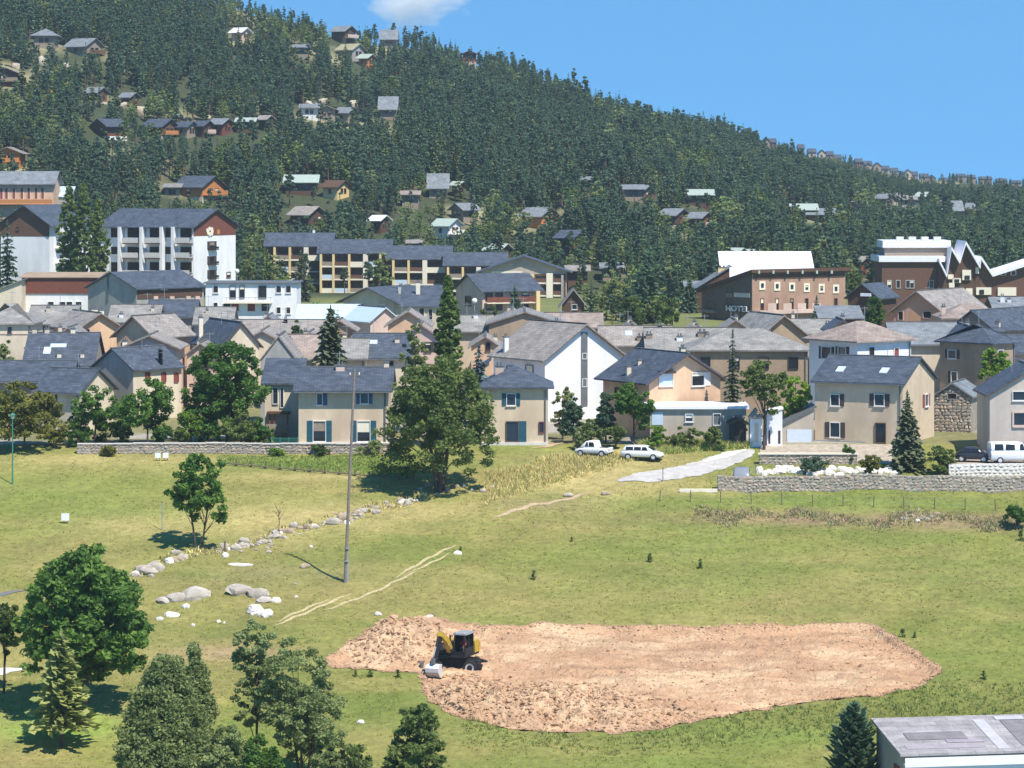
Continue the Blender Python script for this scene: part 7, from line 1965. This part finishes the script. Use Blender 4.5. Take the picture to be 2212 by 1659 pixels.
cg = np.array([0.62,0.52,0.22])*q.uniform(0.65, 1.25, (len(X),1)); gr = q.random(len(X)) < 0.25; cg[gr] = np.array([0.34,0.36,0.12])
tufts('tall_grass', 'tall dry grass bank in front of the white cars', X, Y, q.uniform(0.12, 0.55, len(X))*(0.5+fbm(X, Y, 2.5, 140)), cg, 7, 0.035, 3)
X, Y, U_, V_ = patch(1380, 1620, 938, 985, 4500, 5, lambda u, v, q: v < 985-(u-1380)*0.07)
cg = np.array([0.34,0.40,0.11])*q.uniform(0.6, 1.4, (len(X),1)); gr = q.random(len(X)) < 0.3; cg[gr] = np.array([0.55,0.48,0.2])
Y = np.minimum(Y, 299.3)
tufts('tall_grass', 'green and straw coloured weeds below the flat garage', X, Y, q.uniform(0.15, 0.7, len(X))*(0.4+1.2*fbm(X, Y, 2.0, 141)), cg, 7, 0.04, 6)
X, Y, U_, V_ = patch(1500, 2260, 1092, 1160, 9000, 7, lambda u, v, q: np.abs(v-(1112+(u-1540)*0.028)-8*np.sin(u*0.021)-5*np.sin(u*0.057)) < 14*q.random(len(u))**2+3+4*np.sin(u*0.033))
cg = np.array([0.40,0.31,0.19])*q.uniform(0.6, 1.3, (len(X),1)); gr = q.random(len(X)) < 0.4; cg[gr] = np.array([0.24,0.28,0.11])
tufts('weeds', 'brown and green weeds along the ditch below the wire fence', X, Y, q.uniform(0.06, 0.38, len(X))*(0.3+1.3*fbm(X, Y, 2.0, 142)), cg, 7, 0.04, 8)
X, Y, U_, V_ = patch(470, 900, 982, 1034, 5000, 9, lambda u, v, q: (v > 984) & (v < 1000+(u-470)*0.085))
cg = np.array([0.21,0.29,0.07])*q.uniform(0.7, 1.35, (len(X),1))
tufts('lush_grass', 'lush green grass strip below the garden wall', X, Y, q.uniform(0.05, 0.24, len(X)), cg, 6, 0.035, 10)
X, Y, U_, V_ = patch(1000, 2260, 1470, 1660, 9000, 11, lambda u, v, q: (v > np.interp(u, [1000,1100,1330,1440,1700,1880,1990,2040,2260], [1550,1580,1588,1577,1527,1510,1485,1450,1450])) & (v < np.interp(u, [1000,1330,1700,2260], [1600,1625,1590,1560])+q.normal(0,12,len(u))))
cg = np.array([0.21,0.25,0.075])*q.uniform(0.7, 1.35, (len(X),1))
tufts('weeds', 'taller green weeds along the near edge of dug plot', X, Y, q.uniform(0.05, 0.30, len(X))*(0.3+1.3*fbm(X, Y, 2.5, 143)), cg, 7, 0.035, 12)
X, Y, U_, V_ = patch(250, 920, 1060, 1255, 5000, 13, lambda u, v, q: np.abs(v-np.interp(u, LX, LY)+3) < 9)
cg = np.array([0.52,0.45,0.2])*q.uniform(0.6, 1.3, (len(X),1))
tufts('dry_grass', 'dry straw grass growing along the boulder row', X, Y, q.uniform(0.08, 0.4, len(X)), cg, 5, 0.07, 14)
# single tall weeds in the meadow
for i, (u, v, hp) in enumerate(((1153,1252,19),(1404,1214,18),(1513,1228,20),(2205,1168,22),(1950,1376,18),(1976,1378,13),(2125,1468,18),(995,1190,10),(1235,1170,10),(860,1464,18),(800,1462,16),(768,1462,14))):
    p = hit(u, v); g0 = G(p.x, p.y); hh = hp*p.y/F; q_ = np.random.default_rng(i+900)
    C = np.stack([q_.normal(0, hh*0.22, 60), q_.normal(0, hh*0.22, 60), q_.uniform(0, hh, 60)], 1); C[:, :2] *= (1.15-C[:, 2:]/hh)
    A, B = leafset(C, hh*0.2, q_, 0.0, 0.4); Vd, T = diamonds(C, A, B, q_.uniform(0.1, 0.7, 60))
    e = empty('meadow_weed', 'single tall dark weed standing in the meadow grass', 'plant', (p.x, p.y, g0), group='tall single weeds in the meadow')
    ob('foliage', npmesh('foliage', Vd, 4, L_ASH, tint=T), e)
    MB().tube([(0,0,-0.1),(0.01,0,hh*0.9)], 0.015, 5).build('stem', M_BARK, e)

# ------------------------------------------------------------------ pale rock faces on the hill
for i, (u, v, w_, h_, lb) in enumerate(((300,238,48,34,'pale rock face and bare earth below small red brown chalet'),(272,226,30,22,'bright pale boulder above the row of five chalets'),(676,222,40,22,'bright bare earth face above white lower roof'),(700,216,30,16,'sunlit pale rock above the brown steep roof'),(762,222,34,22,'bright pale cut face above lilac chalet'),(388,250,28,16,'pale cut bank above the row of five'),(450,252,22,14,'small pale cut bank above the pink balcony chalet'),
        (1425,440,44,24,'grey boulder slope below the brown gabled chalet'),(1052,208,28,20,'pale outcrop in the dry clearing near the skyline'),(940,190,24,8,'flat pale rock in the dry clearing'),(35,140,22,16,'white rock wall left of orange crane'),(88,128,24,30,'pale grey rock pinnacle above the orange crane'),(70,150,16,14,'cream rock right of white rock wall'),(145,140,18,18,'bright cream rock near orange crane'),(145,248,30,14,'pale mint rock among the pines below orange crane'))):
    p = hit(u, v+h_*0.4); s = p.y/F
    o = bpy.data.objects.new('hill_rock', HLR[i % 5]); COL.objects.link(o)
    o.location = (p.x, p.y, p.z+h_*s*0.2); o.scale = (w_*s, w_*s*0.6, h_*s*1.1); o.rotation_euler = (0.2, 0, 0.3*i)
    tag(o, lb, 'rock')

# sheets patched onto the shed roof
for i, (x0, x1, y0, y1, m_) in enumerate(((0.4,5.6,0.5,1.3,0),(6.4,7.2,0.1,5.8,1),(8.2,14.5,0.6,5.5,2),(1.0,5.0,2.2,3.6,2),(3.4,5.9,1.5,2.1,0),(8.0,10.0,5.6,6.3,1))):
    sl_ = SHED.rise/SHED.D; zf = lambda y: SHED.H+sl_*y+0.19+0.012+0.004*i
    mb = MB(); mb.v += [(x0,y0,zf(y0)),(x1,y0,zf(y0)),(x1,y1,zf(y1)),(x0,y1,zf(y1))]; mb.v += [(a_,b_,c_+0.02) for a_,b_,c_ in mb.v[:4]]
    mb.f += [(3,2,1,0),(4,5,6,7),(0,1,5,4),(1,2,6,5),(2,3,7,6),(3,0,4,7)]
    mb.build('roof_sheet', (mat('lilac_sheet',(0.34,0.30,0.33),rough=0.6,var=0.15), mat('light_sheet',(0.46,0.45,0.47),rough=0.6,var=0.12), mat('dark_sheet',(0.22,0.20,0.21),rough=0.6,var=0.2))[m_], SHED.roof)

# ------------------------------------------------------------------ cloud
DC = 9000.
bm = bmesh.new(); bmesh.ops.create_uvsphere(bm, u_segments=32, v_segments=16, radius=1.0)
me_ = bpy.data.meshes.new('cloud'); bm.to_mesh(me_); bm.free()
cm = bpy.data.materials.new('cloud_vapour'); cm.use_nodes = True; nn = cm.node_tree.nodes; ll = cm.node_tree.links
nn.clear(); oo = nn.new('ShaderNodeOutputMaterial'); pv = nn.new('ShaderNodeVolumePrincipled'); pv.inputs['Color'].default_value = (1,1,1,1); pv.inputs['Anisotropy'].default_value = 0.3
tc = nn.new('ShaderNodeTexCoord'); no = nn.new('ShaderNodeTexNoise'); no.inputs['Scale'].default_value = 1.9; no.inputs['Detail'].default_value = 5
ll.new(tc.outputs['Object'], no.inputs['Vector'])
ln = nn.new('ShaderNodeVectorMath'); ln.operation = 'LENGTH'; ll.new(tc.outputs['Object'], ln.inputs[0])
ma = nn.new('ShaderNodeMath'); ma.operation = 'SUBTRACT'; ma.inputs[0].default_value = 0.42; ll.new(ln.outputs['Value'], ma.inputs[1])
mb_ = nn.new('ShaderNodeMath'); mb_.operation = 'MULTIPLY_ADD'; mb_.inputs[1].default_value = 2.2; ll.new(no.outputs['Fac'], mb_.inputs[0])
mc_ = nn.new('ShaderNodeMath'); mc_.operation = 'SUBTRACT'; mc_.inputs[1].default_value = 0.85; ll.new(ma.outputs[0], mc_.inputs[0]); ll.new(mc_.outputs[0], mb_.inputs[2])
mr = nn.new('ShaderNodeMapRange'); mr.inputs[1].default_value = 0.0; mr.inputs[2].default_value = 0.6; mr.inputs[3].default_value = 0.0; mr.inputs[4].default_value = 0.035
ll.new(mb_.outputs[0], mr.inputs[0]); ll.new(mr.outputs[0], pv.inputs['Density']); ll.new(pv.outputs[0], oo.inputs['Volume'])
me_.materials.append(cm)
c_ = ob('cloud', me_); c_.location = P(893, 4, DC); c_.scale = (185, 120, 95); stuff(c_); c_['label'] = 'small white summer cloud above the ridge'

# ------------------------------------------------------------------ air
HAZE = 0.0001
if HAZE:
    o = MB().box(-700, -30, -30, 900, 2700, 215).build('haze', None)
    hm = bpy.data.materials.new('haze_air'); hm.use_nodes = True; nn = hm.node_tree.nodes; nn.clear()
    oo = nn.new('ShaderNodeOutputMaterial'); pv = nn.new('ShaderNodeVolumePrincipled'); pv.inputs['Color'].default_value = (0.72, 0.85, 1.0, 1); pv.inputs['Density'].default_value = HAZE; pv.inputs['Anisotropy'].default_value = 0.2
    hm.node_tree.links.new(pv.outputs[0], oo.inputs['Volume'])
    o.data.materials.clear(); o.data.materials.append(hm)
    stuff(o); o['label'] = 'thin summer haze over the valley'
